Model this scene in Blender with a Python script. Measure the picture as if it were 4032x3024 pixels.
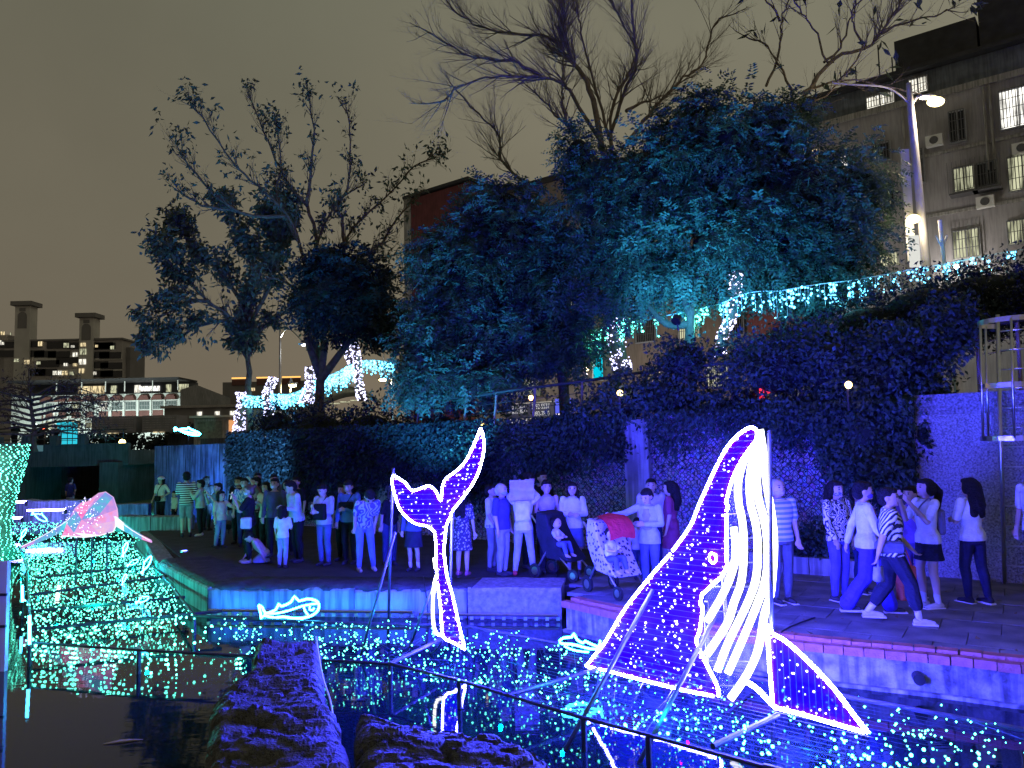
import bpy, bmesh, math, random
from mathutils import Vector, Matrix, Euler, noise
random.seed(7)
for _o in list(bpy.data.objects):
    bpy.data.objects.remove(_o, do_unlink=True)
SC = bpy.context.scene
COL = SC.collection
# ------------------------------------------------------------------ camera
_cd = bpy.data.cameras.new('camera')
_cd.sensor_width = 36.0
_cd.lens = 27.0
_cd.clip_start = 0.05
_cd.clip_end = 2000.0
CAM = bpy.data.objects.new('camera', _cd)
COL.objects.link(CAM)
CAM.matrix_world = Matrix.Translation((0, 0, 2.2)) @ Matrix.Rotation(math.radians(94.45), 4, 'X') @ Matrix.Rotation(math.radians(-1.3), 4, 'Z')
SC.camera = CAM
# ------------------------------------------------------------------ night sky lit by the city
WORLD = bpy.data.worlds.new('World')
SC.world = WORLD
WORLD.use_nodes = True
_n = WORLD.node_tree.nodes
_l = WORLD.node_tree.links
_n.clear()
_out = _n.new('ShaderNodeOutputWorld')
_add = _n.new('ShaderNodeAddShader')
_sky = _n.new('ShaderNodeTexSky')
_sky.sky_type = 'NISHITA'
_sky.sun_disc = False
_sky.sun_elevation = math.radians(-9)
_sky.sun_rotation = math.radians(200)
_bg1 = _n.new('ShaderNodeBackground')
_bg1.inputs[1].default_value = 0.05
_l.new(_sky.outputs[0], _bg1.inputs[0])
_tc = _n.new('ShaderNodeTexCoord')
_sep = _n.new('ShaderNodeSeparateXYZ')
_l.new(_tc.outputs['Generated'], _sep.inputs[0])
_nz = _n.new('ShaderNodeTexNoise')
_nz.inputs['Scale'].default_value = 2.2
_nz.inputs['Detail'].default_value = 2.0
_l.new(_tc.outputs['Generated'], _nz.inputs['Vector'])
_ma = _n.new('ShaderNodeMath')
_ma.operation = 'MULTIPLY_ADD'
_ma.inputs[1].default_value = 0.22
_l.new(_nz.outputs['Fac'], _ma.inputs[0])
_l.new(_sep.outputs['Z'], _ma.inputs[2])
_rp = _n.new('ShaderNodeValToRGB')
_e = _rp.color_ramp.elements
_e[0].position = 0.10; _e[0].color = (0.150, 0.120, 0.084, 1)
_e[1].position = 0.68; _e[1].color = (0.124, 0.121, 0.086, 1)
_e2 = _e.new(0.36); _e2.color = (0.138, 0.122, 0.086, 1)
_l.new(_ma.outputs[0], _rp.inputs[0])
_bg2 = _n.new('ShaderNodeBackground')
_bg2.inputs[1].default_value = 1.07
_mr = _n.new('ShaderNodeMapRange')          # the city glow is stronger towards the right
_mr.inputs['From Min'].default_value = -0.45; _mr.inputs['From Max'].default_value = 0.35
_mr.inputs['To Min'].default_value = 1.0; _mr.inputs['To Max'].default_value = 1.5
_l.new(_sep.outputs['X'], _mr.inputs['Value'])
_vm = _n.new('ShaderNodeVectorMath'); _vm.operation = 'SCALE'
_nc = _n.new('ShaderNodeTexNoise'); _nc.inputs['Scale'].default_value = 3.4; _nc.inputs['Detail'].default_value = 5.0   # faint low cloud
_l.new(_tc.outputs['Generated'], _nc.inputs['Vector'])
_m2 = _n.new('ShaderNodeMapRange'); _m2.inputs['From Min'].default_value = 0.3; _m2.inputs['From Max'].default_value = 0.7; _m2.inputs['To Min'].default_value = 0.94; _m2.inputs['To Max'].default_value = 1.10
_l.new(_nc.outputs['Fac'], _m2.inputs['Value'])
_mm = _n.new('ShaderNodeMath'); _mm.operation = 'MULTIPLY'
_l.new(_mr.outputs[0], _mm.inputs[0]); _l.new(_m2.outputs[0], _mm.inputs[1])
_l.new(_rp.outputs[0], _vm.inputs[0]); _l.new(_mm.outputs[0], _vm.inputs['Scale'])
_l.new(_vm.outputs[0], _bg2.inputs[0])
_l.new(_bg1.outputs[0], _add.inputs[0])
_l.new(_bg2.outputs[0], _add.inputs[1])
_l.new(_add.outputs[0], _out.inputs[0])
# ------------------------------------------------------------------ picture
SC.view_settings.view_transform = 'Standard'
SC.view_settings.look = 'None'
SC.view_settings.exposure = 0.0
SC.view_settings.gamma = 1.0
SC.view_settings.use_curve_mapping = False
SC.cycles.max_bounces = 4
SC.cycles.diffuse_bounces = 2
SC.cycles.glossy_bounces = 2
SC.cycles.transmission_bounces = 2
SC.cycles.adaptive_threshold = 0.03
SC.cycles.transparent_max_bounces = 10
SC.cycles.sample_clamp_indirect = 4.0
SC.cycles.sample_clamp_direct = 0.0
SC.cycles.caustics_reflective = False
SC.cycles.caustics_refractive = False
# ------------------------------------------------------------------ surveyed positions in metres
WHALE_SIDE = [(0.713, 8.277, -0.147), (0.84, 8.155, 0.049), (0.909, 8.087, 0.158), (1.068, 7.934, 0.472), (1.175, 7.831, 0.647), (1.332, 7.679, 0.883), (1.491, 7.525, 1.103), (1.658, 7.364, 1.382), (1.727, 7.298, 1.573), (1.813, 7.214, 1.793), (1.87, 7.16, 1.933), (1.888, 7.142, 1.976), (1.961, 7.072, 2.125), (2.049, 6.986, 2.24), (2.124, 6.914, 2.295), (2.164, 6.875, 2.282), (2.175, 6.865, 2.235), (2.16, 6.879, 2.163), (2.134, 6.904, 2.133), (2.049, 6.987, 1.987), (1.983, 7.05, 1.818), (1.945, 7.087, 1.669), (1.936, 7.095, 1.618), (1.947, 7.085, 1.585), (1.934, 7.098, 1.542), (1.93, 7.102, 1.333), (1.919, 7.112, 1.121), (1.923, 7.108, 1.048), (1.88, 7.15, 0.947), (1.744, 7.281, 0.779), (1.728, 7.297, 0.756), (1.712, 7.312, 0.666), (1.729, 7.296, 0.637), (1.699, 7.324, 0.428), (1.669, 7.354, 0.325), (1.693, 7.33, 0.246), (1.742, 7.283, 0.119), (1.813, 7.214, -0.049), (1.818, 7.209, -0.142), (1.499, 7.518, -0.159), (0.922, 8.075, -0.143)]
WHALE_BELLY = [[(2.283, 7.116, 2.279), (2.297, 7.114, 2.139), (2.304, 7.113, 1.957), (2.321, 7.111, 1.744), (2.342, 7.109, 1.587), (2.356, 7.107, 1.427), (2.357, 7.107, 1.218), (2.333, 7.11, 0.956), (2.304, 7.113, 0.778), (2.241, 7.121, 0.589), (2.189, 7.127, 0.341), (2.131, 7.134, 0.185), (2.042, 7.145, 0.028), (1.91, 7.16, -0.149)], [(2.265, 7.118, 2.14), (2.233, 7.122, 1.895), (2.242, 7.121, 1.639), (2.276, 7.117, 1.48), (2.299, 7.114, 1.269), (2.286, 7.115, 1.008), (2.246, 7.12, 0.84), (2.207, 7.125, 0.745), (2.15, 7.132, 0.612), (2.036, 7.145, 0.364), (1.899, 7.162, 0.077)], [(2.241, 7.121, 2.067), (2.195, 7.126, 1.959), (2.167, 7.13, 1.8), (2.169, 7.129, 1.589), (2.203, 7.125, 1.429), (2.214, 7.124, 1.219), (2.191, 7.127, 0.956), (2.137, 7.133, 0.786), (2.047, 7.144, 0.6), (1.91, 7.16, 0.339), (1.808, 7.173, 0.097)], [(2.223, 7.123, 2.119), (2.136, 7.133, 2.014), (2.089, 7.139, 1.897), (2.062, 7.142, 1.748), (2.065, 7.142, 1.59), (2.089, 7.139, 1.43), (2.088, 7.139, 1.165), (2.056, 7.143, 0.903), (1.979, 7.152, 0.703), (1.909, 7.161, 0.514), (1.721, 7.183, 0.242)], [(2.009, 7.149, 1.388), (2.018, 7.147, 1.22), (2.001, 7.149, 1.061), (1.906, 7.161, 0.819), (1.734, 7.182, 0.536)]]
WHALE_PANEL = [(2.283, 7.116, 2.279), (2.304, 7.113, 1.957), (2.342, 7.109, 1.587), (2.357, 7.107, 1.218), (2.304, 7.113, 0.778), (2.189, 7.127, 0.341), (2.042, 7.145, 0.028), (1.841, 7.169, -0.138), (1.67, 7.189, 0.382), (1.705, 7.185, 0.715), (1.937, 7.157, 1.041), (1.962, 7.154, 1.638), (2.093, 7.138, 1.984)]
WHALE_FIN = [(2.203, 6.878, -0.104), (2.192, 6.889, 0.52), (2.222, 6.859, 0.497), (2.302, 6.775, 0.455), (2.407, 6.666, 0.355), (2.508, 6.561, 0.238), (2.605, 6.461, 0.107), (2.697, 6.366, -0.048), (2.765, 6.295, -0.152), (2.554, 6.514, -0.143), (2.389, 6.685, -0.132), (2.214, 6.867, -0.132)]
WHALE_FIN_ROOT = [(2.02, 7.068, 0.04), (2.094, 6.991, 0.001), (2.149, 6.934, -0.052), (2.2, 6.882, -0.113)]
WHALE_EYE = (1.827, 7.201, 1.108)
TAIL = [(-1.466, 9.433, 1.847), (-1.49, 9.437, 1.811), (-1.483, 9.436, 1.698), (-1.463, 9.433, 1.634), (-1.413, 9.425, 1.472), (-1.356, 9.417, 1.387), (-1.271, 9.404, 1.303), (-1.171, 9.389, 1.253), (-1.085, 9.376, 1.239), (-1.016, 9.366, 1.204), (-0.966, 9.358, 1.155), (-0.96, 9.358, 0.998), (-0.957, 9.357, 0.789), (-0.952, 9.356, 0.609), (-0.912, 9.35, 0.252), (-0.889, 9.347, -0.063), (-0.762, 9.328, -0.137), (-0.625, 9.307, -0.215), (-0.692, 9.317, 0.064), (-0.769, 9.329, 0.42), (-0.812, 9.335, 0.566), (-0.833, 9.338, 0.666), (-0.862, 9.343, 0.941), (-0.846, 9.34, 1.065), (-0.829, 9.338, 1.231), (-0.778, 9.33, 1.341), (-0.741, 9.325, 1.423), (-0.626, 9.307, 1.563), (-0.511, 9.29, 1.712), (-0.424, 9.277, 1.877), (-0.37, 9.269, 2.057), (-0.352, 9.266, 2.196), (-0.365, 9.268, 2.323), (-0.391, 9.272, 2.401), (-0.421, 9.277, 2.324), (-0.503, 9.289, 2.143), (-0.59, 9.302, 1.992), (-0.705, 9.319, 1.882), (-0.805, 9.334, 1.814), (-0.849, 9.341, 1.759), (-0.873, 9.344, 1.689), (-0.888, 9.347, 1.538), (-0.909, 9.35, 1.566), (-0.95, 9.356, 1.65), (-1.009, 9.365, 1.706), (-1.066, 9.373, 1.713), (-1.238, 9.399, 1.659), (-1.323, 9.412, 1.752), (-1.438, 9.429, 1.831)]
TAIL_STRIP = [[(-0.982, 9.361, 0.855), (-0.967, 9.358, 0.729)], [(-0.957, 9.357, 0.647), (-0.986, 9.361, 0.543), (-1.006, 9.364, 0.336), (-1.004, 9.364, 0.092), (-0.967, 9.359, -0.032), (-0.9, 9.349, -0.052)]]
FISH_A = [(-3.584, 10.85, 0.05), (-3.53, 10.848, 0.018), (-3.481, 10.845, -0.062), (-3.342, 10.838, -0.016), (-3.301, 10.836, 0.063), (-3.26, 10.834, 0.03), (-3.129, 10.827, 0.084), (-3.08, 10.825, 0.163), (-3.015, 10.822, 0.099), (-2.9, 10.816, 0.126), (-2.786, 10.81, 0.104), (-2.738, 10.808, 0.056), (-2.746, 10.808, -0.023), (-2.819, 10.812, -0.093), (-2.95, 10.818, -0.131), (-3.097, 10.826, -0.134), (-3.243, 10.833, -0.112), (-3.358, 10.839, -0.126), (-3.505, 10.846, -0.093), (-3.546, 10.848, -0.132), (-3.554, 10.849, -0.061), (-3.584, 10.85, 0.05)]
FISH_A_IN = [[(-3.505, 10.846, -0.061), (-3.342, 10.838, -0.067), (-3.145, 10.828, -0.026), (-2.95, 10.818, 0.035), (-2.746, 10.808, 0.064)], [(-2.95, 10.818, 0.027), (-2.925, 10.817, -0.044), (-2.885, 10.815, -0.092)], [(-2.86, 10.814, 0.026), (-2.868, 10.814, -0.014), (-2.827, 10.812, -0.03), (-2.803, 10.811, 0.001)], [(-2.999, 10.821, -0.13), (-2.974, 10.82, -0.162), (-2.95, 10.818, -0.131)]]
FISH_B = [(0.918, 8.739, -0.004), (0.897, 8.745, -0.069), (0.853, 8.758, -0.059), (0.79, 8.777, -0.036), (0.752, 8.788, -0.019), (0.726, 8.796, -0.04), (0.664, 8.815, -0.005), (0.627, 8.826, 0.058), (0.606, 8.832, 0.018), (0.522, 8.857, 0.007), (0.469, 8.873, -0.034), (0.495, 8.866, -0.059), (0.585, 8.839, -0.06), (0.674, 8.812, -0.071), (0.801, 8.774, -0.1), (0.915, 8.74, -0.093)]
FISH_B_IN = [[(0.52, 8.858, -0.083), (0.583, 8.839, -0.112), (0.673, 8.812, -0.132), (0.787, 8.778, -0.136)]]
NET_FRONT = [(-6.115, 9.852, -0.15), (-4.51, 9.348, -0.15), (-2.95, 8.96, -0.15), (-1.39, 8.541, -0.15), (-0.595, 7.894, -0.15), (-0.105, 7.406, -0.15), (0.548, 6.767, -0.15), (1.026, 6.351, -0.15), (1.742, 5.703, -0.15)]
NET_BACK = [(-4.62, 11.21, -0.15), (-2.611, 10.585, -0.15), (-0.711, 10.218, -0.15), (-0.122, 9.748, -0.15), (0.432, 9.255, -0.15), (1.828, 8.185, -0.15), (2.941, 7.169, -0.15), (3.989, 6.28, -0.15)]
NET_LEFT = [(-6.115, 9.852, -0.15), (-8.078, 12.935, -0.15), (-10.486, 16.697, -0.15), (-12.839, 20.081, -0.15)]
NET_RIGHT = [(-4.62, 11.21, -0.15), (-6.07, 13.728, -0.15), (-7.953, 16.841, -0.15), (-9.575, 19.525, -0.15)]
NET_CROSS = [[(-6.538, 10.566, -0.15), (-4.326, 11.484, -0.15)], [(-7.321, 11.797, -0.15), (-5.355, 12.624, -0.15)], [(-8.177, 13.141, -0.15), (-6.609, 14.744, -0.15)], [(-9.249, 14.837, -0.15), (-7.59, 16.279, -0.15)], [(-1.39, 8.541, -0.15), (-0.909, 9.614, -0.15)], [(-0.105, 7.406, -0.15), (0.922, 8.256, -0.15)], [(1.479, 6.099, -0.15), (2.193, 6.728, -0.15)]]
WHALE_PROPS = [((0.383, 6.782, -0.42), (1.335, 7.676, 0.736)), ((0.962, 6.474, -0.42), (1.82, 7.208, 0.582)), ((2.192, 6.891, -0.42), (2.366, 7.106, 2.268)), ((1.793, 7.504, -0.3), (1.738, 7.181, 0.715)), ((2.038, 7.593, -0.3), (1.896, 7.162, 0.965))]
TAIL_PROPS = [((-1.979, 9.882, -0.42), (-1.462, 9.433, 1.16)), ((-1.809, 10.944, -0.42), (-1.477, 9.435, 1.932)), ((-1.415, 10.274, -0.42), (-0.939, 9.354, 0.691)), ((-0.923, 10.538, -0.42), (-0.753, 9.326, 1.404))]
PINK_D = (-7.859, 14.638, -0.42)
PEOPLE_POS = {'hat': (-12.97, 28.02, 1.16), 'hatkid': (-12.62, 27.74, 0.91), 'farcyan': (-28.22, 56.25, 1.64), 'farred': (-23.47, 47.28, 1.41), 'fardark': (-25.47, 51.82, 1.67), 'fartee': (-24.74, 52.6, 1.16), 'standblue': (-17.64, 30.73, 1.57), 'crouch': (-18.66, 33.72, 0.72), 'striped': (-8.48, 20.0, 1.67), 'tealphone': (-8.17, 20.13, 1.45), 'longhair': (-8.55, 21.5, 1.49), 'phoneman': (-6.87, 17.92, 1.45), 'yellowgirl': (-6.7, 17.66, 1.24), 'blackjacket': (-6.53, 18.3, 1.57), 'floral': (-6.22, 17.8, 1.55), 'blacktee': (-5.21, 15.2, 1.51), 'behindK': (-6.31, 19.0, 1.63), 'pinkarm': (-5.88, 17.6, 1.58), 'lightjacket': (-5.33, 16.6, 1.5), 'vestmask': (-4.96, 16.0, 1.6), 'greymask': (-4.76, 16.2, 1.56), 'sweater': (-4.25, 15.17, 1.59), 'headX': (-4.93, 17.5, 1.56), 'headY': (-5.75, 18.5, 1.6), 'kidwhite': (-4.33, 14.46, 1.11), 'sitpink': (-4.83, 15.14, 0.57), 'greybag': (-3.61, 14.68, 1.53), 'bluejacket': (-3.16, 14.78, 1.58), 'faceS2': (-3.38, 15.2, 1.48), 'leanboy': (-2.68, 13.87, 1.37), 'blackvest': (-2.59, 14.6, 1.27), 'darkskirt': (-1.81, 13.8, 1.39), 'polkadress': (-0.91, 13.2, 1.3), 'cyantee': (-0.41, 13.6, 1.5), 'darkblue': (-0.22, 13.11, 1.54), 'liftbag': (0.14, 13.06, 1.52), 'profile': (0.23, 13.8, 1.69), 'behindAB': (0.54, 15.0, 1.65), 'vestlady': (0.55, 13.3, 1.56), 'turtleneck': (0.93, 13.28, 1.53), 'hoodie': (1.94, 11.23, 1.4), 'teeman': (2.28, 12.9, 1.57), 'reddress': (2.53, 12.6, 1.54), 'kidbehind': (2.0, 13.0, 0.85), 'oldman': (3.55, 10.44, 1.65), 'pattern': (4.35, 10.5, 1.6), 'cardigan': (4.37, 9.71, 1.63), 'stripes': (4.44, 9.21, 1.58), 'ponytail': (5.29, 9.99, 1.63), 'backtee': (5.96, 10.15, 1.62), 'edgeman': (6.76, 10.48, 1.93), 'behindAR': (4.87, 11.0, 1.48), 'purple': (5.41, 10.6, 1.5)}
MISC = {'stroller': (1.488, 11.245, 0.0), 'buggy': (0.764, 12.584, 0.0), 'ladder_b': (7.685, 12.185, 0.0), 'lamp_base': (9.321, 17.0, 5.859), 'lamp_head': (9.696, 17.0, 9.711), 'lamp2': (9.261, 17.5, 7.119), 'lamp_top': (9.216, 17.0, 10.16), 'bulb_bar': (-16.36, 27.0, 0.278), 'tri_l': (-10.979, 31.0, 3.167), 'rail0': (-2.787, 19.5, 3.397), 'rail1': (-1.146, 18.3, 3.257), 'rail2': (-0.066, 17.3, 3.385), 'rail3': (4.71, 14.0, 3.689)}
LIMBS_BARE = [[(3.027, 22.0, 9.165), (3.009, 22.0, 10.272), (2.763, 22.0, 11.058), (2.519, 22.3, 12.779), (2.173, 22.5, 13.635), (1.768, 22.5, 14.167), (1.774, 22.6, 15.159), (1.883, 22.8, 16.583)], [(2.763, 22.0, 11.058), (1.943, 21.5, 12.19), (1.637, 21.2, 12.438), (1.027, 21.0, 12.517), (0.138, 20.6, 12.368), (-0.719, 20.2, 12.112), (-1.363, 20.0, 11.721), (-1.699, 19.8, 11.279)], [(2.127, 22.0, 9.739), (2.073, 22.2, 11.042), (1.824, 22.3, 11.655), (1.426, 22.8, 12.342), (0.995, 23.0, 12.912), (0.89, 23.1, 13.139)], [(1.824, 22.3, 11.655), (1.697, 22.2, 12.295), (1.769, 22.5, 13.181), (1.768, 22.5, 14.167)], [(1.027, 21.0, 12.517), (0.359, 21.0, 12.966), (-0.479, 21.2, 13.197), (-1.226, 21.4, 13.485), (-2.251, 21.6, 14.286)], [(1.768, 22.5, 14.167), (1.149, 22.8, 14.755), (-0.158, 23.0, 14.986), (-1.137, 23.2, 15.513), (-1.716, 23.3, 16.07)], [(3.009, 22.0, 10.272), (3.252, 22.5, 12.396), (3.779, 22.8, 13.456), (4.065, 23.0, 14.261), (3.673, 23.2, 15.399), (3.311, 23.3, 16.377)], [(3.096, 22.0, 11.274), (3.381, 21.5, 12.156), (3.753, 21.0, 12.886), (3.64, 20.8, 13.539), (3.533, 20.5, 14.766)], [(3.577, 22.0, 11.039), (3.97, 22.3, 11.548), (4.626, 22.4, 12.375), (5.424, 22.6, 13.202), (6.055, 22.8, 13.696), (6.5, 23.0, 14.919), (6.805, 23.0, 15.33)], [(3.553, 22.0, 11.936), (4.2, 22.5, 12.402), (4.715, 22.8, 12.732)], [(0.9, 24.0, 10.216), (0.322, 24.0, 10.712), (-0.196, 24.0, 11.33), (-0.239, 24.0, 12.061), (-0.702, 24.0, 12.622), (-1.517, 24.0, 13.561)], [(3.081, 22.0, 10.827), (2.91, 22.5, 12.174), (2.444, 23.2, 15.006), (2.37, 23.4, 15.849)]]
LIMBS_BARE_SMALL = [[(6.986, 19.5, 9.802), (7.291, 19.5, 10.42), (7.875, 19.5, 11.129), (8.765, 19.8, 12.277), (9.746, 20.0, 12.618), (10.336, 20.1, 13.249), (10.967, 20.3, 14.148), (11.152, 20.3, 14.546)], [(8.761, 19.8, 12.212), (8.531, 19.7, 12.166), (8.156, 19.5, 12.964), (7.818, 19.3, 13.24), (7.504, 19.2, 13.758)], [(8.531, 19.7, 12.166), (9.059, 20.0, 12.7), (9.488, 20.3, 13.515), (9.768, 20.5, 14.06), (9.761, 20.5, 14.5)], [(9.746, 20.0, 12.618), (9.432, 19.8, 13.07), (9.304, 19.6, 13.476), (9.654, 19.5, 13.891)], [(10.264, 20.1, 13.119), (11.197, 20.5, 13.622), (12.251, 20.9, 14.031), (12.745, 21.1, 14.309)], [(7.291, 19.5, 10.42), (7.646, 19.2, 10.653), (8.366, 19.0, 11.068), (9.033, 18.8, 11.812)], [(6.882, 19.5, 11.405), (7.342, 19.7, 12.515), (7.45, 19.8, 13.344), (7.666, 19.8, 13.925), (7.745, 19.8, 14.25)], [(7.45, 19.8, 13.344), (7.101, 19.8, 13.873), (6.964, 19.9, 14.265)], [(7.598, 19.1, 11.011), (8.452, 18.9, 11.233), (9.137, 18.5, 10.932), (9.74, 18.3, 10.613)], [(7.491, 19.3, 11.014), (7.188, 19.5, 12.031), (7.041, 19.8, 12.64), (6.651, 20.0, 12.985)]]
LIMBS_LEAFY = [[(-10.602, 31.0, 2.413), (-10.647, 31.0, 4.282), (-10.711, 31.0, 6.168), (-10.845, 31.0, 6.645)], [(-10.711, 31.0, 6.168), (-11.194, 30.5, 7.428), (-11.93, 30.0, 8.103), (-12.641, 29.5, 8.938), (-13.146, 29.0, 9.561)], [(-11.93, 30.0, 8.103), (-12.631, 29.5, 7.934), (-13.471, 29.0, 7.236)], [(-11.194, 30.5, 7.428), (-12.106, 30.0, 7.183), (-13.153, 29.5, 6.405)], [(-10.712, 31.0, 6.358), (-10.622, 31.0, 7.496), (-10.636, 31.3, 9.285), (-11.0, 31.5, 10.906), (-11.624, 31.6, 12.136)], [(-10.622, 31.0, 7.496), (-11.958, 31.5, 9.555), (-13.054, 31.8, 10.637), (-13.93, 32.0, 11.509)], [(-10.693, 31.0, 6.357), (-10.026, 31.5, 7.371), (-9.015, 32.0, 8.214), (-7.964, 32.5, 9.083)], [(-10.621, 31.0, 7.306), (-9.587, 30.7, 9.13), (-9.152, 30.5, 10.595), (-8.965, 30.5, 11.738)], [(-10.636, 31.3, 9.285), (-9.682, 31.0, 10.355), (-9.875, 31.0, 11.717)]]
LIMBS_SPARSE = [[(-7.303, 29.0, 2.715), (-7.297, 29.0, 4.807), (-7.347, 29.0, 5.599), (-7.555, 29.0, 6.397)], [(-7.294, 29.0, 5.597), (-6.864, 29.0, 7.98), (-6.368, 29.2, 9.902), (-6.029, 29.4, 10.769), (-4.874, 30.0, 12.153), (-3.76, 30.5, 13.558), (-3.053, 30.8, 14.003)], [(-6.368, 29.2, 9.902), (-6.372, 29.0, 10.879), (-6.582, 29.0, 11.428), (-6.158, 29.3, 12.671), (-6.188, 29.5, 14.704), (-6.369, 29.6, 15.599)], [(-7.294, 29.0, 5.597), (-7.55, 29.0, 8.531), (-7.333, 29.0, 10.143), (-6.859, 29.5, 11.591), (-6.046, 29.8, 12.451)], [(-7.55, 29.0, 8.531), (-7.994, 28.7, 10.077), (-8.408, 28.5, 11.1), (-9.345, 28.0, 12.023), (-10.221, 27.7, 12.884), (-11.035, 27.4, 14.251), (-11.465, 27.2, 14.748)], [(-8.408, 28.5, 10.94), (-9.96, 28.0, 10.983), (-11.032, 27.7, 11.855), (-11.826, 27.5, 12.846), (-11.939, 27.4, 13.175)], [(-7.333, 29.0, 10.143), (-7.889, 29.5, 11.67), (-8.682, 29.8, 12.625), (-9.407, 30.0, 14.131), (-10.089, 30.2, 15.781), (-10.372, 30.2, 16.367)], [(-7.889, 29.5, 11.67), (-7.723, 29.5, 13.057), (-7.61, 29.5, 14.737), (-7.826, 29.5, 16.098)], [(-10.151, 28.1, 11.124), (-11.323, 27.8, 11.267), (-12.017, 27.5, 11.706)], [(-6.371, 29.2, 9.413), (-5.299, 29.8, 9.977), (-4.247, 30.2, 11.523), (-3.708, 30.4, 12.257)], [(-7.551, 29.0, 7.995), (-8.72, 28.5, 8.557), (-9.143, 28.2, 8.502)], [(-7.994, 28.7, 10.077), (-8.938, 29.2, 11.875), (-8.892, 29.4, 13.327), (-9.002, 29.4, 14.727)], [(-6.717, 29.3, 8.847), (-5.576, 29.8, 9.484), (-4.348, 30.0, 9.839)]]
LIMBS_GREEN = [[(4.06, 17.5, 3.464), (4.099, 17.5, 4.422), (4.166, 17.5, 5.28)], [(4.166, 17.5, 5.28), (4.499, 17.5, 6.356), (4.877, 17.8, 7.086), (5.834, 18.1, 8.057)], [(4.157, 17.5, 5.065), (4.01, 17.8, 5.888), (3.993, 18.0, 7.163), (3.888, 18.3, 8.631)], [(3.265, 18.0, 5.391), (2.973, 18.1, 5.975), (2.605, 18.5, 6.643), (2.202, 18.8, 7.194)], [(4.148, 17.5, 4.85), (3.646, 17.8, 4.909), (3.265, 18.0, 5.391)]]
LIMBS_GREEN_LEFT = [[(1.368, 20.0, 3.356), (1.22, 20.0, 4.575), (0.817, 20.0, 5.441), (0.656, 20.0, 6.308)], [(0.65, 20.0, 6.061), (0.736, 20.0, 7.051), (1.433, 20.0, 7.909), (1.885, 20.0, 8.652)], [(0.817, 20.0, 5.441), (1.61, 20.4, 6.621), (2.529, 20.6, 7.348)], [(0.766, 20.0, 5.812), (-0.25, 19.7, 6.511), (-1.073, 19.5, 6.971)]]
CROWN_GREEN = [(5.038, 17.5, 8.874, 1.58, 1.6, 1.32), (6.502, 17.5, 7.843, 1.79, 1.7, 1.48), (7.378, 17.2, 6.43, 1.14, 1.3, 1.14), (8.037, 17.3, 7.959, 0.78, 1, 0.73), (3.554, 17.8, 8.235, 1.5, 1.5, 1.29), (2.347, 18.0, 7.539, 1.19, 1.3, 1.3), (5.365, 17.5, 6.554, 2.11, 1.6, 1.16), (3.074, 18.0, 6.175, 1.63, 1.4, 0.98), (4.496, 17.8, 9.798, 0.64, 0.8, 0.59), (6.406, 17.6, 9.554, 0.85, 0.9, 0.64), (1.727, 18.0, 9.031, 0.54, 0.8, 0.76), (6.713, 17.2, 5.805, 1.24, 1.2, 0.62)]
CROWN_GREEN_LEFT = [(-1.114, 20.0, 6.349, 1.57, 1.7, 1.57), (0.135, 20.0, 7.563, 1.57, 1.7, 1.21), (-1.74, 20.0, 5.377, 0.9, 1.2, 0.96), (0.952, 19.8, 6.26, 1.43, 1.6, 1.43), (-0.534, 20.0, 4.859, 1.81, 1.6, 0.9), (-1.835, 20.0, 7.11, 0.72, 1, 0.72), (-2.338, 19.8, 4.39, 0.72, 1, 0.84), (-0.211, 20.0, 8.575, 0.96, 1, 0.48), (1.137, 19.5, 4.755, 1.06, 1.3, 0.82), (-1.216, 19.0, 3.816, 1.72, 1.2, 0.57)]
CROWN_DARK = [(-6.404, 27.5, 7.677, 1.49, 1.8, 1.33), (-5.231, 27.5, 7.48, 1.49, 1.6, 1.16), (-5.726, 27.5, 8.683, 1.33, 1.4, 0.66), (-6.737, 27.5, 8.536, 0.99, 1.3, 0.75), (-4.735, 27.5, 6.622, 0.91, 1.2, 0.66)]
HEDGE_FAR = [(-7.496, 24.5, 2.937, 0.89, 1.2, 0.66), (-5.916, 23.5, 2.737, 1.27, 1.2, 0.85), (-4.138, 22.3, 2.609, 1.21, 1.2, 0.94), (-2.574, 20.5, 2.241, 1.11, 1.1, 0.99), (-1.519, 19.6, 2.218, 0.83, 1, 0.71), (-6.652, 23.6, 2.048, 1.28, 0.7, 0.85), (-4.512, 21.5, 1.769, 1.43, 0.7, 0.91), (-2.908, 20.2, 1.645, 1.1, 0.6, 0.85), (-1.854, 19.3, 1.533, 0.7, 0.5, 0.58)]
HEDGE_MID = [(-0.538, 18.2, 2.088, 0.88, 1, 0.66), (0.427, 17.3, 2.176, 0.83, 1, 0.52), (1.424, 16.7, 2.454, 0.81, 1, 0.7), (2.246, 16.0, 2.905, 0.77, 1, 0.77), (1.196, 16.6, 1.762, 0.6, 0.5, 0.4), (3.137, 15.6, 3.055, 0.85, 1, 0.66), (4.09, 15.0, 2.726, 0.81, 0.9, 0.45), (3.589, 15.8, 3.823, 0.76, 1, 0.57), (1.977, 15.6, 2.142, 0.56, 0.5, 0.47), (0.708, 16.9, 1.664, 0.51, 0.4, 0.31)]
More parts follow.
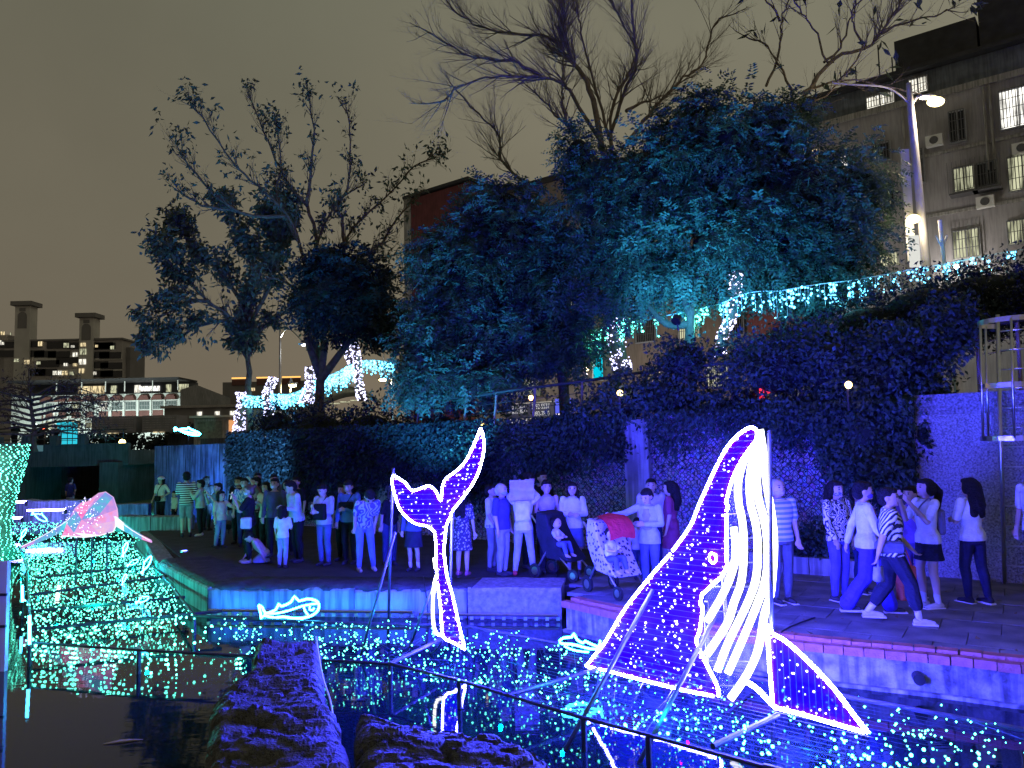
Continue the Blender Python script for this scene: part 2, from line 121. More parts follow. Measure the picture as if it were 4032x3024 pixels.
HEDGE_NEAR = [(4.936, 14.2, 3.447, 1.03, 1, 0.77), (5.719, 13.6, 3.454, 0.98, 1, 0.7), (6.238, 13.0, 3.145, 0.86, 0.9, 0.78), (6.684, 12.9, 3.558, 0.86, 0.9, 0.58), (5.263, 13.4, 2.552, 0.89, 0.7, 0.48), (5.845, 12.6, 2.284, 0.68, 0.6, 0.68), (5.818, 12.3, 1.691, 0.52, 0.5, 0.44), (5.592, 12.6, 1.837, 0.38, 0.4, 0.38), (4.552, 14.2, 2.597, 0.6, 0.8, 0.34), (6.787, 12.6, 2.794, 0.38, 0.5, 0.38), (6.461, 12.2, 2.19, 0.18, 0.3, 0.37), (7.325, 12.6, 4.009, 0.46, 0.6, 0.46)]
HEDGE_UP = [(6.366, 16.0, 4.152, 1.54, 1.4, 0.56), (7.314, 15.5, 4.407, 1.4, 1.4, 0.67), (8.193, 15.0, 4.66, 1.36, 1.4, 0.71), (8.995, 14.5, 4.804, 1.31, 1.4, 0.7), (9.759, 14.2, 4.728, 1.03, 1.4, 0.9), (5.453, 16.5, 4.007, 0.99, 1.2, 0.42), (8.6, 14.2, 4.23, 0.94, 1, 0.51)]
SHRUB_LOW = [(4.834, 12.9, 0.322, 0.47, 0.4, 0.47), (4.511, 13.2, 0.21, 0.4, 0.35, 0.4), (5.124, 12.6, 0.209, 0.34, 0.35, 0.42)]
FACADE_WIN = [(5.44, 19.96, 1.32, 0.57, 1), (3.61, 20.19, 0.81, 0.73, 1), (1.98, 17.55, 0.66, 1.54, 0), (-0.6, 17.78, 1.48, 1.87, 2), (1.86, 14.83, 0.83, 1.17, 1), (0.86, 14.83, 0.8, 1.15, 0), (-0.58, 14.57, 1.14, 1.63, 1), (1.95, 11.55, 1.11, 1.39, 3), (-0.4, 11.74, 1.17, 1.12, 1), (5.47, 11.35, 0.85, 0.67, 1), (7.78, 11.25, 0.97, 1.4, 2), (7.63, 17.09, 0.74, 0.74, 2), (5.5, 14.69, 0.92, 1.61, 0), (5.6, 17.14, 0.96, 0.94, 0), (3.72, 15.95, 0.22, 1.69, 0)]
TOWER_LIT = [(-154.33, 38.37, 1.33, 1.51), (-145.73, 37.68, 1.7, 1.51), (-143.62, 37.24, 1.14, 0.76), (-135.79, 37.18, 0.83, 0.83), (-130.62, 36.56, 1.33, 1.14), (-142.79, 34.54, 1.51, 1.33), (-158.0, 32.35, 1.7, 1.33), (-154.75, 32.05, 1.33, 0.95), (-145.77, 31.35, 1.33, 0.95), (-142.72, 31.2, 1.33, 0.95), (-161.44, 32.97, 1.51, 0.95), (-148.38, 28.65, 3.03, 1.33), (-146.09, 28.56, 1.89, 1.33), (-143.73, 28.35, 1.33, 1.06), (-136.19, 28.26, 0.95, 1.06), (-166.74, 42.12, 1.33, 1.14), (-163.98, 41.87, 0.57, 0.76), (-166.96, 39.05, 1.51, 1.51), (-139.81, 37.66, 1.7, 1.14), (-139.76, 35.35, 2.08, 1.89), (-139.88, 32.02, 2.27, 1.7), (-140.09, 29.04, 1.7, 1.51)]
TOWER_DARK = [(-157.39, 38.44, 10, 3.6), (-148.59, 37.86, 10, 3.6), (-156.54, 35.16, 10, 3.6), (-152.72, 34.88, 10, 3.6), (-148.14, 34.66, 10, 3.6), (-145.42, 32.6, 10, 3.6), (-135.16, 34.29, 10, 3.6), (-131.34, 34.01, 10, 3.6), (-135.48, 31.04, 10, 3.6), (-130.9, 30.55, 10, 3.6), (-133.9, 28.13, 10, 3.6), (-130.85, 27.87, 10, 3.6), (-151.5, 31.78, 10, 3.6), (-156.0, 29.02, 10, 3.6), (-152.19, 28.93, 10, 3.6), (-141.33, 37.5, 10, 3.6), (-134.07, 37.33, 10, 3.6), (-164.65, 38.42, 10, 3.6), (-165.32, 35.36, 10, 3.6), (-133.31, 37.12, 10, 3.6)]
ARC_BAYS = [-90.97, -88.23, -85.49, -82.87, -80.14, -77.29, -74.67, -71.93, -69.31, -66.69]
WRAP = [([(-11.07, 31.0, 2.89), (-10.98, 31.0, 3.54), (-10.87, 31.0, 4.19), (-10.95, 31.0, 4.51)], 0.24, 210), ([(-9.74, 30.5, 3.4), (-9.65, 30.5, 3.86), (-9.74, 30.5, 4.42), (-9.59, 30.5, 4.78), (-9.48, 30.5, 5.06)], 0.2, 170), ([(-8.06, 30.0, 3.95), (-7.87, 30.0, 4.34), (-7.76, 30.0, 4.79), (-7.76, 30.0, 5.4)], 0.33, 260), ([(-5.78, 29.5, 3.98), (-5.89, 29.5, 4.62), (-5.95, 29.5, 5.34), (-6.02, 29.5, 5.88), (-6.05, 29.5, 6.33)], 0.17, 190), ([(-6.13, 29.5, 5.43), (-6.31, 29.5, 5.8), (-6.43, 29.5, 6.16)], 0.17, 60), ([(2.83, 19.5, 4.0), (2.76, 19.5, 4.36), (2.68, 19.5, 4.96), (2.75, 19.5, 5.32)], 0.24, 150), ([(4.72, 17.3, 4.06), (4.82, 17.3, 4.59), (5.05, 17.3, 5.01), (5.14, 17.3, 5.65), (5.18, 17.3, 6.18)], 0.14, 150)]
GARLAND = [([(-10.91, 30.8, 4.43), (-10.17, 30.8, 4.33), (-9.7, 30.8, 4.44)], 0.55, 110, 'b'), ([(-9.51, 30.2, 4.39), (-8.88, 30.2, 4.34), (-8.15, 30.2, 4.58), (-7.82, 30.2, 4.9)], 0.75, 330, 'b'), ([(-7.71, 29.8, 4.87), (-7.13, 29.8, 5.0), (-6.5, 29.8, 5.29), (-6.01, 29.8, 5.55)], 0.85, 300, 'b'), ([(-5.97, 29.6, 5.53), (-5.29, 29.6, 5.55), (-4.54, 29.6, 5.41)], 0.7, 110, 'b'), ([(1.22, 20.0, 4.76), (1.65, 20.0, 4.91), (2.27, 20.0, 5.14), (2.79, 20.0, 5.33)], 0.75, 75, 't'), ([(2.65, 19.0, 5.18), (3.21, 19.0, 5.29), (3.79, 19.0, 5.35)], 0.6, 55, 't'), ([(3.65, 17.8, 5.11), (4.31, 17.8, 5.22), (4.97, 17.8, 5.37)], 0.45, 45, 't'), ([(4.6, 16.5, 5.14), (5.22, 16.5, 5.36), (5.92, 16.5, 5.38)], 0.6, 60, 'b'), ([(5.74, 16.0, 5.29), (6.43, 16.0, 5.4), (7.32, 16.0, 5.49), (8.3, 16.0, 5.65)], 0.6, 100, 'b'), ([(7.89, 15.2, 5.48), (8.83, 15.2, 5.62), (9.58, 15.2, 5.75), (10.35, 15.2, 5.87)], 0.35, 60, 'b')]
RAIL = [(-2.88, 20.0, 3.38), (-1.15, 18.4, 3.34), (-0.07, 17.4, 3.41), (1.36, 16.8, 3.51), (2.83, 15.9, 3.63), (4.1, 14.9, 3.67), (4.81, 14.3, 3.7), (5.74, 13.6, 3.77), (7.66, 12.4, 3.93), (8.22, 12.2, 4.0)]
RAIL_POSTS = [((-1.15, 18.4, 3.32), (-1.16, 18.4, 2.65)), ((-0.07, 17.4, 3.39), (-0.06, 17.4, 2.69)), ((3.95, 15.0, 3.64), (3.92, 15.0, 3.0))]
LADDER = {'railL_b': (7.46, 11.9, 0.07), 'railL_t': (7.61, 11.9, 3.46), 'railR_b': (7.89, 11.9, 0.06), 'cageL': (7.48, 11.9, 9.18), 'h1': (7.63, 11.9, 3.73), 'h2': (7.56, 11.9, 2.82), 'h3': (7.51, 11.9, 2.12), 'hl1': (7.1, 11.9, 3.74), 'hl2': (7.11, 11.9, 2.8), 'hl3': (7.06, 11.9, 2.13), 'post_t': (7.75, 11.9, 3.42)}
LAMPPOST = {'base': (9.64, 17.5, 5.91), 'top': (9.5, 17.5, 10.45), 'head': (10.0, 17.5, 9.97), 'low': (9.26, 17.5, 7.12), 'panT': (9.33, 17.5, 8.94), 'panB': (9.44, 17.5, 6.19), 'sm_t': (9.66, 17.5, 7.0)}
SPOTS = {'a': (-7.24, 17.0, 0.0), 'b': (-9.95, 20.36, 0.0)}
FISHES = [((-15.82, 25.8, -0.12), 0.9), ((-13.57, 21.42, -0.12), 0.5), ((-8.84, 17.6, -0.12), 0.5), ((-7.14, 15.05, -0.12), 0.55), ((-7.69, 15.63, -0.12), 0.4), ((-6.94, 13.8, -0.12), 0.3), ((-5.65, 11.8, -0.12), 0.35)]
FARFISH = (-13.97, 33.0, 3.04)
PANEL_L = [(-6.48, 9.6, 0.92), (-6.26, 9.6, 0.9), (-6.45, 9.6, 0.02), (-6.24, 9.6, 0.04)]
VTUBE = [((-6.07, 9.76, -0.15), (-6.08, 9.76, 0.2)), ((-7.93, 12.54, -0.15), (-7.94, 12.54, 0.11))]
# ------------------------------------------------------------------ helpers
def tag(o, label=None, cat=None, group=None, kind=None):
    if label: o['label'] = label
    if cat: o['category'] = cat
    if group: o['group'] = group
    if kind: o['kind'] = kind
    return o

def empty(name, loc=(0, 0, 0), rz=0.0):
    o = bpy.data.objects.new(name, None)
    o.empty_display_size = 0.1
    COL.objects.link(o)
    o.location = loc
    o.rotation_euler = (0, 0, rz)
    return o

def link_mesh(name, me, parent=None, loc=None, scale=None, rot=None):
    o = bpy.data.objects.new(name, me)
    COL.objects.link(o)
    if parent is not None: o.parent = parent
    if loc is not None: o.location = loc
    if scale is not None: o.scale = scale if hasattr(scale, '__len__') else (scale,) * 3
    if rot is not None: o.rotation_euler = rot
    return o

class MB:
    def __init__(s):
        s.v = []; s.f = []
    def add(s, vs, fs):
        b = len(s.v)
        s.v.extend([tuple(p) for p in vs])
        s.f.extend([tuple(i + b for i in f) for f in fs])
    def box(s, cx, cy, cz, sx, sy, sz, rz=0.0, jit=0.0):
        c, sn = math.cos(rz), math.sin(rz)
        vs = []
        for z in (-.5, .5):
            for x, y in ((-.5, -.5), (.5, -.5), (.5, .5), (-.5, .5)):
                px, py, pz = x * sx, y * sy, z * sz
                if jit:
                    px += random.uniform(-jit, jit); py += random.uniform(-jit, jit); pz += random.uniform(-jit, jit)
                vs.append((cx + px * c - py * sn, cy + px * sn + py * c, cz + pz))
        s.add(vs, [(3, 2, 1, 0), (4, 5, 6, 7), (0, 1, 5, 4), (1, 2, 6, 5), (2, 3, 7, 6), (3, 0, 4, 7)])
        return s
    def prism(s, pts, z0, z1):
        n = len(pts)
        vs = [(p[0], p[1], z0) for p in pts] + [(p[0], p[1], z1) for p in pts]
        s.add(vs, [tuple(range(n - 1, -1, -1)), tuple(range(n, 2 * n))] + [(i, (i + 1) % n, n + (i + 1) % n, n + i) for i in range(n)])
        return s
    def tube(s, pts, r, n=6, cap=True):
        pts = [Vector(p) for p in pts]
        m = len(pts)
        rs = r if hasattr(r, '__len__') else [r] * m
        up = Vector((0.13, 0.27, 1)).normalized()
        rings = []
        for i, p in enumerate(pts):
            t = (pts[min(i + 1, m - 1)] - pts[max(i - 1, 0)])
            if t.length < 1e-7: t = Vector((0, 0, 1))
            t.normalize()
            a = t.cross(up)
            if a.length < 1e-3: a = t.cross(Vector((1, 0, 0)))
            a.normalize(); b = t.cross(a)
            rings.append([p + (a * math.cos(2 * math.pi * k / n) + b * math.sin(2 * math.pi * k / n)) * rs[i] for k in range(n)])
        vs = [q for ring in rings for q in ring]
        fs = []
        for i in range(m - 1):
            for k in range(n):
                fs.append((i * n + k, i * n + (k + 1) % n, (i + 1) * n + (k + 1) % n, (i + 1) * n + k))
        if cap and n > 2:
            fs.append(tuple(range(n - 1, -1, -1)))
            fs.append(tuple((m - 1) * n + k for k in range(n)))
        s.add(vs, fs)
        return s
    def ell(s, c, rx, ry, rz, nu=10, nv=7, M=None):
        vs = [Vector((0, 0, -rz))]
        for j in range(1, nv):
            th = math.pi * j / nv - math.pi / 2
            for i in range(nu):
                ph = 2 * math.pi * i / nu
                vs.append(Vector((rx * math.cos(th) * math.cos(ph), ry * math.cos(th) * math.sin(ph), rz * math.sin(th))))
        vs.append(Vector((0, 0, rz)))
        fs = []
        for i in range(nu):
            fs.append((0, 1 + (i + 1) % nu, 1 + i))
            fs.append((len(vs) - 1, 1 + (nv - 2) * nu + i, 1 + (nv - 2) * nu + (i + 1) % nu))
        for j in range(nv - 2):
            for i in range(nu):
                a = 1 + j * nu
                fs.append((a + i, a + (i + 1) % nu, a + nu + (i + 1) % nu, a + nu + i))
        if M is not None: vs = [M @ v for v in vs]
        c = Vector(c)
        s.add([v + c for v in vs], fs)
        return s
    def loft(s, rings):
        n = len(rings[0]); m = len(rings)
        vs = [q for r in rings for q in r]
        fs = [(i * n + k, i * n + (k + 1) % n, (i + 1) * n + (k + 1) % n, (i + 1) * n + k) for i in range(m - 1) for k in range(n)]
        fs.append(tuple(range(n - 1, -1, -1))); fs.append(tuple((m - 1) * n + k for k in range(n)))
        s.add(vs, fs)
        return s
    def octa(s, c, r):
        x, y, z = c
        s.add([(x + r, y, z), (x - r, y, z), (x, y + r, z), (x, y - r, z), (x, y, z + r), (x, y, z - r)],
              [(0, 2, 4), (2, 1, 4), (1, 3, 4), (3, 0, 4), (2, 0, 5), (1, 2, 5), (3, 1, 5), (0, 3, 5)])
        return s
    def quad(s, a, b, c, d):
        s.add([a, b, c, d], [(0, 1, 2, 3)])
        return s
    def mesh(s, name, mat, off=(0, 0, 0), smooth=False):
        me = bpy.data.meshes.new(name)
        ox, oy, oz = off
        me.from_pydata([(p[0] - ox, p[1] - oy, p[2] - oz) for p in s.v], [], s.f)
        if mat is not None: me.materials.append(mat)
        if smooth:
            me.polygons.foreach_set('use_smooth', [True] * len(me.polygons))
        me.update()
        return me
    def build(s, name, mat, parent=None, smooth=False, local=False, bevel=0.0):
        off = (0, 0, 0)
        if parent is not None and not local:
            off = parent.location
            if parent.parent is not None: off = Vector(off) + parent.parent.location
        me = s.mesh(name, mat, off, smooth)
        o = link_mesh(name, me, parent)
        if bevel:
            bm = bmesh.new(); bm.from_mesh(me)
            bmesh.ops.bevel(bm, geom=bm.edges[:], offset=bevel, segments=1, affect='EDGES', clamp_overlap=True)
            bm.to_mesh(me); bm.free()
        return o

def smooth_path(pts, k=3):
    """Catmull-Rom through the points."""
    P = [Vector(p) for p in pts]
    if len(P) < 3: return P
    out = []
    for i in range(len(P) - 1):
        p0, p1, p2, p3 = P[max(i - 1, 0)], P[i], P[i + 1], P[min(i + 2, len(P) - 1)]
        for j in range(k):
            t = j / k
            out.append(0.5 * ((2 * p1) + (p2 - p0) * t + (2 * p0 - 5 * p1 + 4 * p2 - p3) * t * t + (-p0 + 3 * p1 - 3 * p2 + p3) * t ** 3))
    out.append(P[-1])
    return out

# ------------------------------------------------------------------ materials
MATS = {}
def mat(name, col, rough=0.7, var=0.25, scale=4.0, bump=0.0, bscale=None, metal=0.0, spec=0.5, trans=0.0, stain=0.0, col2=None):
    if name in MATS: return MATS[name]
    m = bpy.data.materials.new(name); m.use_nodes = True
    nt = m.node_tree; N = nt.nodes; L = nt.links
    b = N['Principled BSDF']
    b.inputs['Roughness'].default_value = rough
    b.inputs['Metallic'].default_value = metal
    b.inputs['Specular IOR Level'].default_value = spec
    tc = N.new('ShaderNodeTexCoord')
    nz = N.new('ShaderNodeTexNoise'); nz.inputs['Scale'].default_value = scale; nz.inputs['Detail'].default_value = 6
    L.new(tc.outputs['Object'], nz.inputs['Vector'])
    rp = N.new('ShaderNodeValToRGB')
    a = col2 if col2 else tuple(max(0, c * (1 - var)) for c in col)
    c2 = tuple(min(1, c * (1 + var)) for c in col)
    rp.color_ramp.elements[0].position = 0.32; rp.color_ramp.elements[0].color = (*a, 1)
    rp.color_ramp.elements[1].position = 0.70; rp.color_ramp.elements[1].color = (*c2, 1)
    L.new(nz.outputs['Fac'], rp.inputs[0])
    src = rp.outputs[0]
    if stain:
        mp = N.new('ShaderNodeMapping'); mp.inputs['Scale'].default_value = (6, 6, 0.5)
        L.new(tc.outputs['Object'], mp.inputs['Vector'])
        n2 = N.new('ShaderNodeTexNoise'); n2.inputs['Scale'].default_value = 2.0; n2.inputs['Detail'].default_value = 4
        L.new(mp.outputs[0], n2.inputs['Vector'])
        r2 = N.new('ShaderNodeValToRGB')
        r2.color_ramp.elements[0].position = 0.38; r2.color_ramp.elements[0].color = (1 - stain,) * 3 + (1,)
        r2.color_ramp.elements[1].position = 0.58; r2.color_ramp.elements[1].color = (1, 1, 1, 1)
        L.new(n2.outputs['Fac'], r2.inputs[0])
        mx = N.new('ShaderNodeMixRGB'); mx.blend_type = 'MULTIPLY'; mx.inputs[0].default_value = 1
        L.new(src, mx.inputs[1]); L.new(r2.outputs[0], mx.inputs[2]); src = mx.outputs[0]
    L.new(src, b.inputs['Base Color'])
    if bump:
        n3 = N.new('ShaderNodeTexNoise'); n3.inputs['Scale'].default_value = bscale or scale * 5; n3.inputs['Detail'].default_value = 5
        L.new(tc.outputs['Object'], n3.inputs['Vector'])
        bp = N.new('ShaderNodeBump'); bp.inputs['Strength'].default_value = bump; bp.inputs['Distance'].default_value = 0.03
        L.new(n3.outputs['Fac'], bp.inputs['Height']); L.new(bp.outputs[0], b.inputs['Normal'])
    if trans:
        ts = N.new('ShaderNodeBsdfTranslucent'); L.new(src, ts.inputs['Color'])
        ms = N.new('ShaderNodeMixShader'); ms.inputs[0].default_value = trans
        L.new(b.outputs[0], ms.inputs[1]); L.new(ts.outputs[0], ms.inputs[2])
        L.new(ms.outputs[0], N['Material Output'].inputs[0])
    MATS[name] = m
    return m

def glow(name, col, strength, sample=True):
    if name in MATS: return MATS[name]
    m = bpy.data.materials.new(name); m.use_nodes = True
    nt = m.node_tree; nt.nodes.clear()
    o = nt.nodes.new('ShaderNodeOutputMaterial'); e = nt.nodes.new('ShaderNodeEmission')
    e.inputs[0].default_value = (*col, 1); e.inputs[1].default_value = strength
    nt.links.new(e.outputs[0], o.inputs[0])
    m.cycles.emission_sampling = 'AUTO' if sample else 'NONE'
    MATS[name] = m
    return m

def pattern(name, kind, c1, c2, scale, rough=0.85):
    """two-colour woven or printed cloth"""
    if name in MATS: return MATS[name]
    m = mat(name, c1, rough)
    nt = m.node_tree; N = nt.nodes; L = nt.links
    tc = N.new('ShaderNodeTexCoord')
    if kind in ('h', 'diag'):
        t = N.new('ShaderNodeTexWave'); t.inputs['Scale'].default_value = scale
        t.wave_type = 'BANDS'; t.bands_direction = 'Z' if kind == 'h' else 'DIAGONAL'
        if kind == 'diag': t.inputs['Distortion'].default_value = 6.0; t.inputs['Detail Scale'].default_value = 0.6
        out = t.outputs['Fac']
        L.new(tc.outputs['Object'], t.inputs['Vector'])
    elif kind == 'maze':
        t = N.new('ShaderNodeTexWave'); t.inputs['Scale'].default_value = scale; t.inputs['Distortion'].default_value = 14
        t.inputs['Detail'].default_value = 1.0; t.inputs['Detail Scale'].default_value = 1.6
        out = t.outputs['Fac']; L.new(tc.outputs['Object'], t.inputs['Vector'])
    else:
        t = N.new('ShaderNodeTexVoronoi'); t.inputs['Scale'].default_value = scale
        out = t.outputs['Distance']; L.new(tc.outputs['Object'], t.inputs['Vector'])
    rp = N.new('ShaderNodeValToRGB'); rp.color_ramp.interpolation = 'CONSTANT'
    rp.color_ramp.elements[0].color = (*c1, 1)
    rp.color_ramp.elements[1].color = (*c2, 1); rp.color_ramp.elements[1].position = 0.5 if kind != 'dots' else 0.36
    L.new(out, rp.inputs[0]); L.new(rp.outputs[0], N['Principled BSDF'].inputs['Base Color'])
    return m

def lamp(name, kind, loc, col, power, radius=0.03, parent=None, target=None, spot=None):
    ld = bpy.data.lights.new(name, kind); ld.color = col; ld.energy = power
    if kind in ('POINT', 'SPOT'): ld.shadow_soft_size = radius
    if kind == 'SPOT': ld.spot_size = math.radians(spot or 90); ld.spot_blend = 0.6
    o = bpy.data.objects.new(name, ld); COL.objects.link(o)
    if parent is not None:
        o.parent = parent; o.location = Vector(loc) - parent.location
    else:
        o.location = loc
    if target is not None:
        d = Vector(target) - Vector(loc)
        o.rotation_euler = d.to_track_quat('-Z', 'Y').to_euler()
    return o

CONC = mat('concrete', (0.34, 0.35, 0.36), 0.85, 0.25, 2.5, 0.25, 40, stain=0.45)
CONC_D = mat('dark_concrete', (0.10, 0.10, 0.105), 0.9, 0.35, 3, 0.4, 30, stain=0.4)
STEEL = mat('brushed_steel', (0.62, 0.62, 0.64), 0.28, 0.1, 8, metal=1.0)
IRON = mat('dark_pipe', (0.045, 0.045, 0.05), 0.45, 0.3, 10, metal=0.3)
BLACKP = mat('black_plastic', (0.015, 0.015, 0.017), 0.5, 0.2, 10)
WHITEP = mat('white_paint', (0.72, 0.72, 0.70), 0.5, 0.06, 6)
BARK = mat('bark', (0.11, 0.085, 0.065), 0.9, 0.4, 6, 0.6, 30)
ASPH = mat('asphalt', (0.045, 0.045, 0.047), 0.9, 0.3, 8, 0.3, 60)
WIRE = mat('light_cable', (0.55, 0.6, 0.6), 0.5, 0.1, 10)
WDIR = Vector((-0.785, 0.62, 0.0)).normalized()          # direction of the long retaining wall
WNOR = Vector((-0.62, -0.785, 0.0)).normalized()         # its outward side, towards the pond
WALL0 = Vector((6.47, 12.35, 0.0))
def wall_pt(s, off=0.0, z=0.0):
    """point s metres along the retaining wall, off metres in front of its face"""
    p = WALL0 + WDIR * s + WNOR * off
    return Vector((p.x, p.y, z))
# ------------------------------------------------------------------ the setting
def lerp(a, b, t): return a + (b - a) * t
GROUND = MB().prism([(-900, -30), (900, -30), (900, 1600), (-900, 1600)], -1.4, -1.3).build('ground', ASPH)
tag(GROUND, 'dark ground reaching to the horizon', kind='structure')

def water_mat():
    m = bpy.data.materials.new('pond_water'); m.use_nodes = True
    nt = m.node_tree; N = nt.nodes; L = nt.links
    b = N['Principled BSDF']
    b.inputs['Base Color'].default_value = (0.005, 0.013, 0.015, 1)
    b.inputs['Roughness'].default_value = 0.03
    b.inputs['IOR'].default_value = 1.333
    b.inputs['Specular IOR Level'].default_value = 0.7
    tc = N.new('ShaderNodeTexCoord')
    mp = N.new('ShaderNodeMapping'); mp.inputs['Scale'].default_value = (0.6, 2.2, 1)
    L.new(tc.outputs['Object'], mp.inputs[0])
    n = N.new('ShaderNodeTexNoise'); n.inputs['Scale'].default_value = 3.0; n.inputs['Detail'].default_value = 3
    L.new(mp.outputs[0], n.inputs['Vector'])
    bp = N.new('ShaderNodeBump'); bp.inputs['Strength'].default_value = 0.045; bp.inputs['Distance'].default_value = 0.03
    L.new(n.outputs['Fac'], bp.inputs['Height']); L.new(bp.outputs[0], b.inputs['Normal'])
    return m
WATER = MB().prism([(-26, 2), (9, 2), (9, 13), (0.8, 13), (-4.6, 13.2), (-6.9, 16), (-11, 24), (-26, 24)], -0.9, -0.42).build('pond_water', water_mat())
tag(WATER, 'still dark pond water mirroring the lights', kind='structure')

PAVE = mat('paving', (0.16, 0.155, 0.16), 0.6, 0.5, 2.2, 0.35, 45, col2=(0.07, 0.07, 0.075))
PAVE_D = mat('dark_paving', (0.035, 0.034, 0.038), 0.85, 0.4, 3, 0.4, 30)
BRICK = mat('kerb_brick', (0.40, 0.14, 0.10), 0.8, 0.3, 6, 0.35, 40)
KERB = [(9.5, 5.1), (6.5, 6.6), (4.83, 7.52), (4.25, 7.88), (3.08, 8.51), (2.3, 9.1), (1.45, 9.95), (0.67, 10.94)]
_wl = [tuple(wall_pt(s, 0.0).xy) for s in (-6, 0, 24.4)]
_ks = smooth_path([(*p, 0) for p in KERB], 4)
_kin = []
for _i, _p in enumerate(_ks):
    _d = (_ks[min(_i + 1, len(_ks) - 1)] - _ks[max(_i - 1, 0)]).normalized(); _nn = Vector((-_d.y, _d.x, 0))
    if _nn.y < 0: _nn = -_nn
    _kin.append(tuple((_p + _nn * 0.265).xy))
plaza_poly = _kin + [(0.92, 12.25), (-4.55, 13.0), (-6.75, 15.7), (-11.45, 23.6), (-12.2, 27.4)] + [_wl[2], _wl[1], _wl[0], (14, 5.1)]
PLAZA = MB().prism(plaza_poly[::1], -1.2, -0.03).build('plaza', PAVE_D)
tag(PLAZA, 'dark plaza beside the pond', kind='structure')
# left part of the plaza is one dark surface, the right part is laid with slabs
MB().prism([(0.60, 12.3), (-4.55, 13.05), (-6.7, 15.75), (-11.4, 23.6), (-12.1, 27.0), tuple(wall_pt(23, 0.02).xy), tuple(wall_pt(6.9, 0.02).xy)], -0.027, 0.0).build('plaza_surface', PAVE_D, PLAZA)

def inside(p, poly):
    c = False; j = len(poly) - 1
    for i in range(len(poly)):
        xi, yi = poly[i][:2]; xj, yj = poly[j][:2]
        if ((yi > p[1]) != (yj > p[1])) and (p[0] < (xj - xi) * (p[1] - yi) / (yj - yi) + xi): c = not c
        j = i
    return c
_slab = MB().box(0, 0, -0.005, 0.592, 0.592, 0.05).mesh('paving_slab', PAVE)
_reg = [(9, 5.6), (6.5, 6.85), (4.95, 7.75), (4.35, 8.1), (3.2, 8.72), (2.45, 9.3), (1.62, 10.15), (0.86, 11.05), (0.86, 12.2), tuple(wall_pt(6.9, 0.35).xy), tuple(wall_pt(0, 0.35).xy), tuple(wall_pt(-3, 0.35).xy), (10.5, 6.5)]
_ang = math.atan2(-0.55, 0.84)
_cu = Vector((math.cos(_ang), math.sin(_ang), 0)); _cv = Vector((-math.sin(_ang), math.cos(_ang), 0))
_kseg = []
for _i in range(len(_ks) - 1):
    _d = (_ks[_i + 1] - _ks[_i]).normalized(); _nn = Vector((-_d.y, _d.x, 0))
    if _nn.y < 0: _nn = -_nn
    for _t in (0, .5): _kseg.append((_ks[_i].lerp(_ks[_i + 1], _t) + _nn * 0.262, _nn))
_reg2 = [p for p in _kin] + [(0.86, 12.2), tuple(wall_pt(6.9, 0.35).xy), tuple(wall_pt(0, 0.35).xy), tuple(wall_pt(-3, 0.35).xy), (10.5, 6.5)]
for i in range(-4, 22):
    for j in range(-6, 14):
        c = Vector((2.0, 9.6, 0)) + _cu * (i * 0.6 + (0.3 if j % 2 else 0)) + _cv * (j * 0.6)
        near = min(_kseg, key=lambda s_: (s_[0] - c).length)
        q, nn = near
        corners = [c + _cu * (a * .296) + _cv * (b * .296) for a, b in ((-1, -1), (1, -1), (1, 1), (-1, 1))]
        dist = [(p - q).dot(nn) for p in corners]
        if max(dist) < 0.05 or not (inside(c, _reg2) or min(dist) < 0.0): continue
        if c.x < .86 or c.x > 10: continue
        z_ = -0.016 + random.uniform(-.003, .003)
        if min(dist) >= 0:
            link_mesh('paving_slab', _slab, PLAZA, (c.x, c.y, z_), rot=(0, 0, _ang))
        else:                                   # slabs cut along the kerb
            out = []
            for a in range(4):
                b = (a + 1) % 4
                if dist[a] >= 0: out.append(corners[a])
                if (dist[a] >= 0) != (dist[b] >= 0): out.append(corners[a].lerp(corners[b], dist[a] / (dist[a] - dist[b])))
            if len(out) > 2: MB().prism([p.xy for p in out], z_ - .03, z_ + .02).build('paving_slab', PAVE, PLAZA)

# brick kerb
KROOT = empty('brick_kerb', (3.08, 8.51, 0)); tag(KROOT, 'kerb of reddish bricks along the pond edge', kind='structure')
_kp = [Vector((*p, 0)) for p in KERB]
def along(path, step):
    out = []; acc = 0.0
    for a, b in zip(path, path[1:]):
        L = (b - a).length; d = (b - a) / L; t = -acc
        while t + step <= L + 1e-6:
            t += step
            if t >= 0: out.append((a + d * t, d))
        acc = L - t
    return out
_b1 = MB().box(0, 0, 0, 0.186, 0.135, 0.06).mesh('brick', BRICK)
_b2 = MB().box(0, 0, 0, 0.186, 0.10, 0.085).mesh('brick', BRICK)
for k, (p, d) in enumerate(along(smooth_path(_kp, 4), 0.197)):
    if p.x > 7.2: continue
    nrm = Vector((-d.y, d.x, 0))
    if nrm.y < 0: nrm = -nrm
    a = math.atan2(d.y, d.x)
    q = p + nrm * 0.19
    link_mesh('brick', _b1, KROOT, q - KROOT.location + Vector((0, 0, -0.012 + random.uniform(-.004, .004))), rot=(0, 0, a + random.uniform(-.02, .02)))
    q = p + nrm * 0.055 + d * 0.07
    link_mesh('brick', _b2, KROOT, q - KROOT.location + Vector((0, 0, -0.06 + random.uniform(-.003, .003))), rot=(0, 0, a + random.uniform(-.02, .02)))
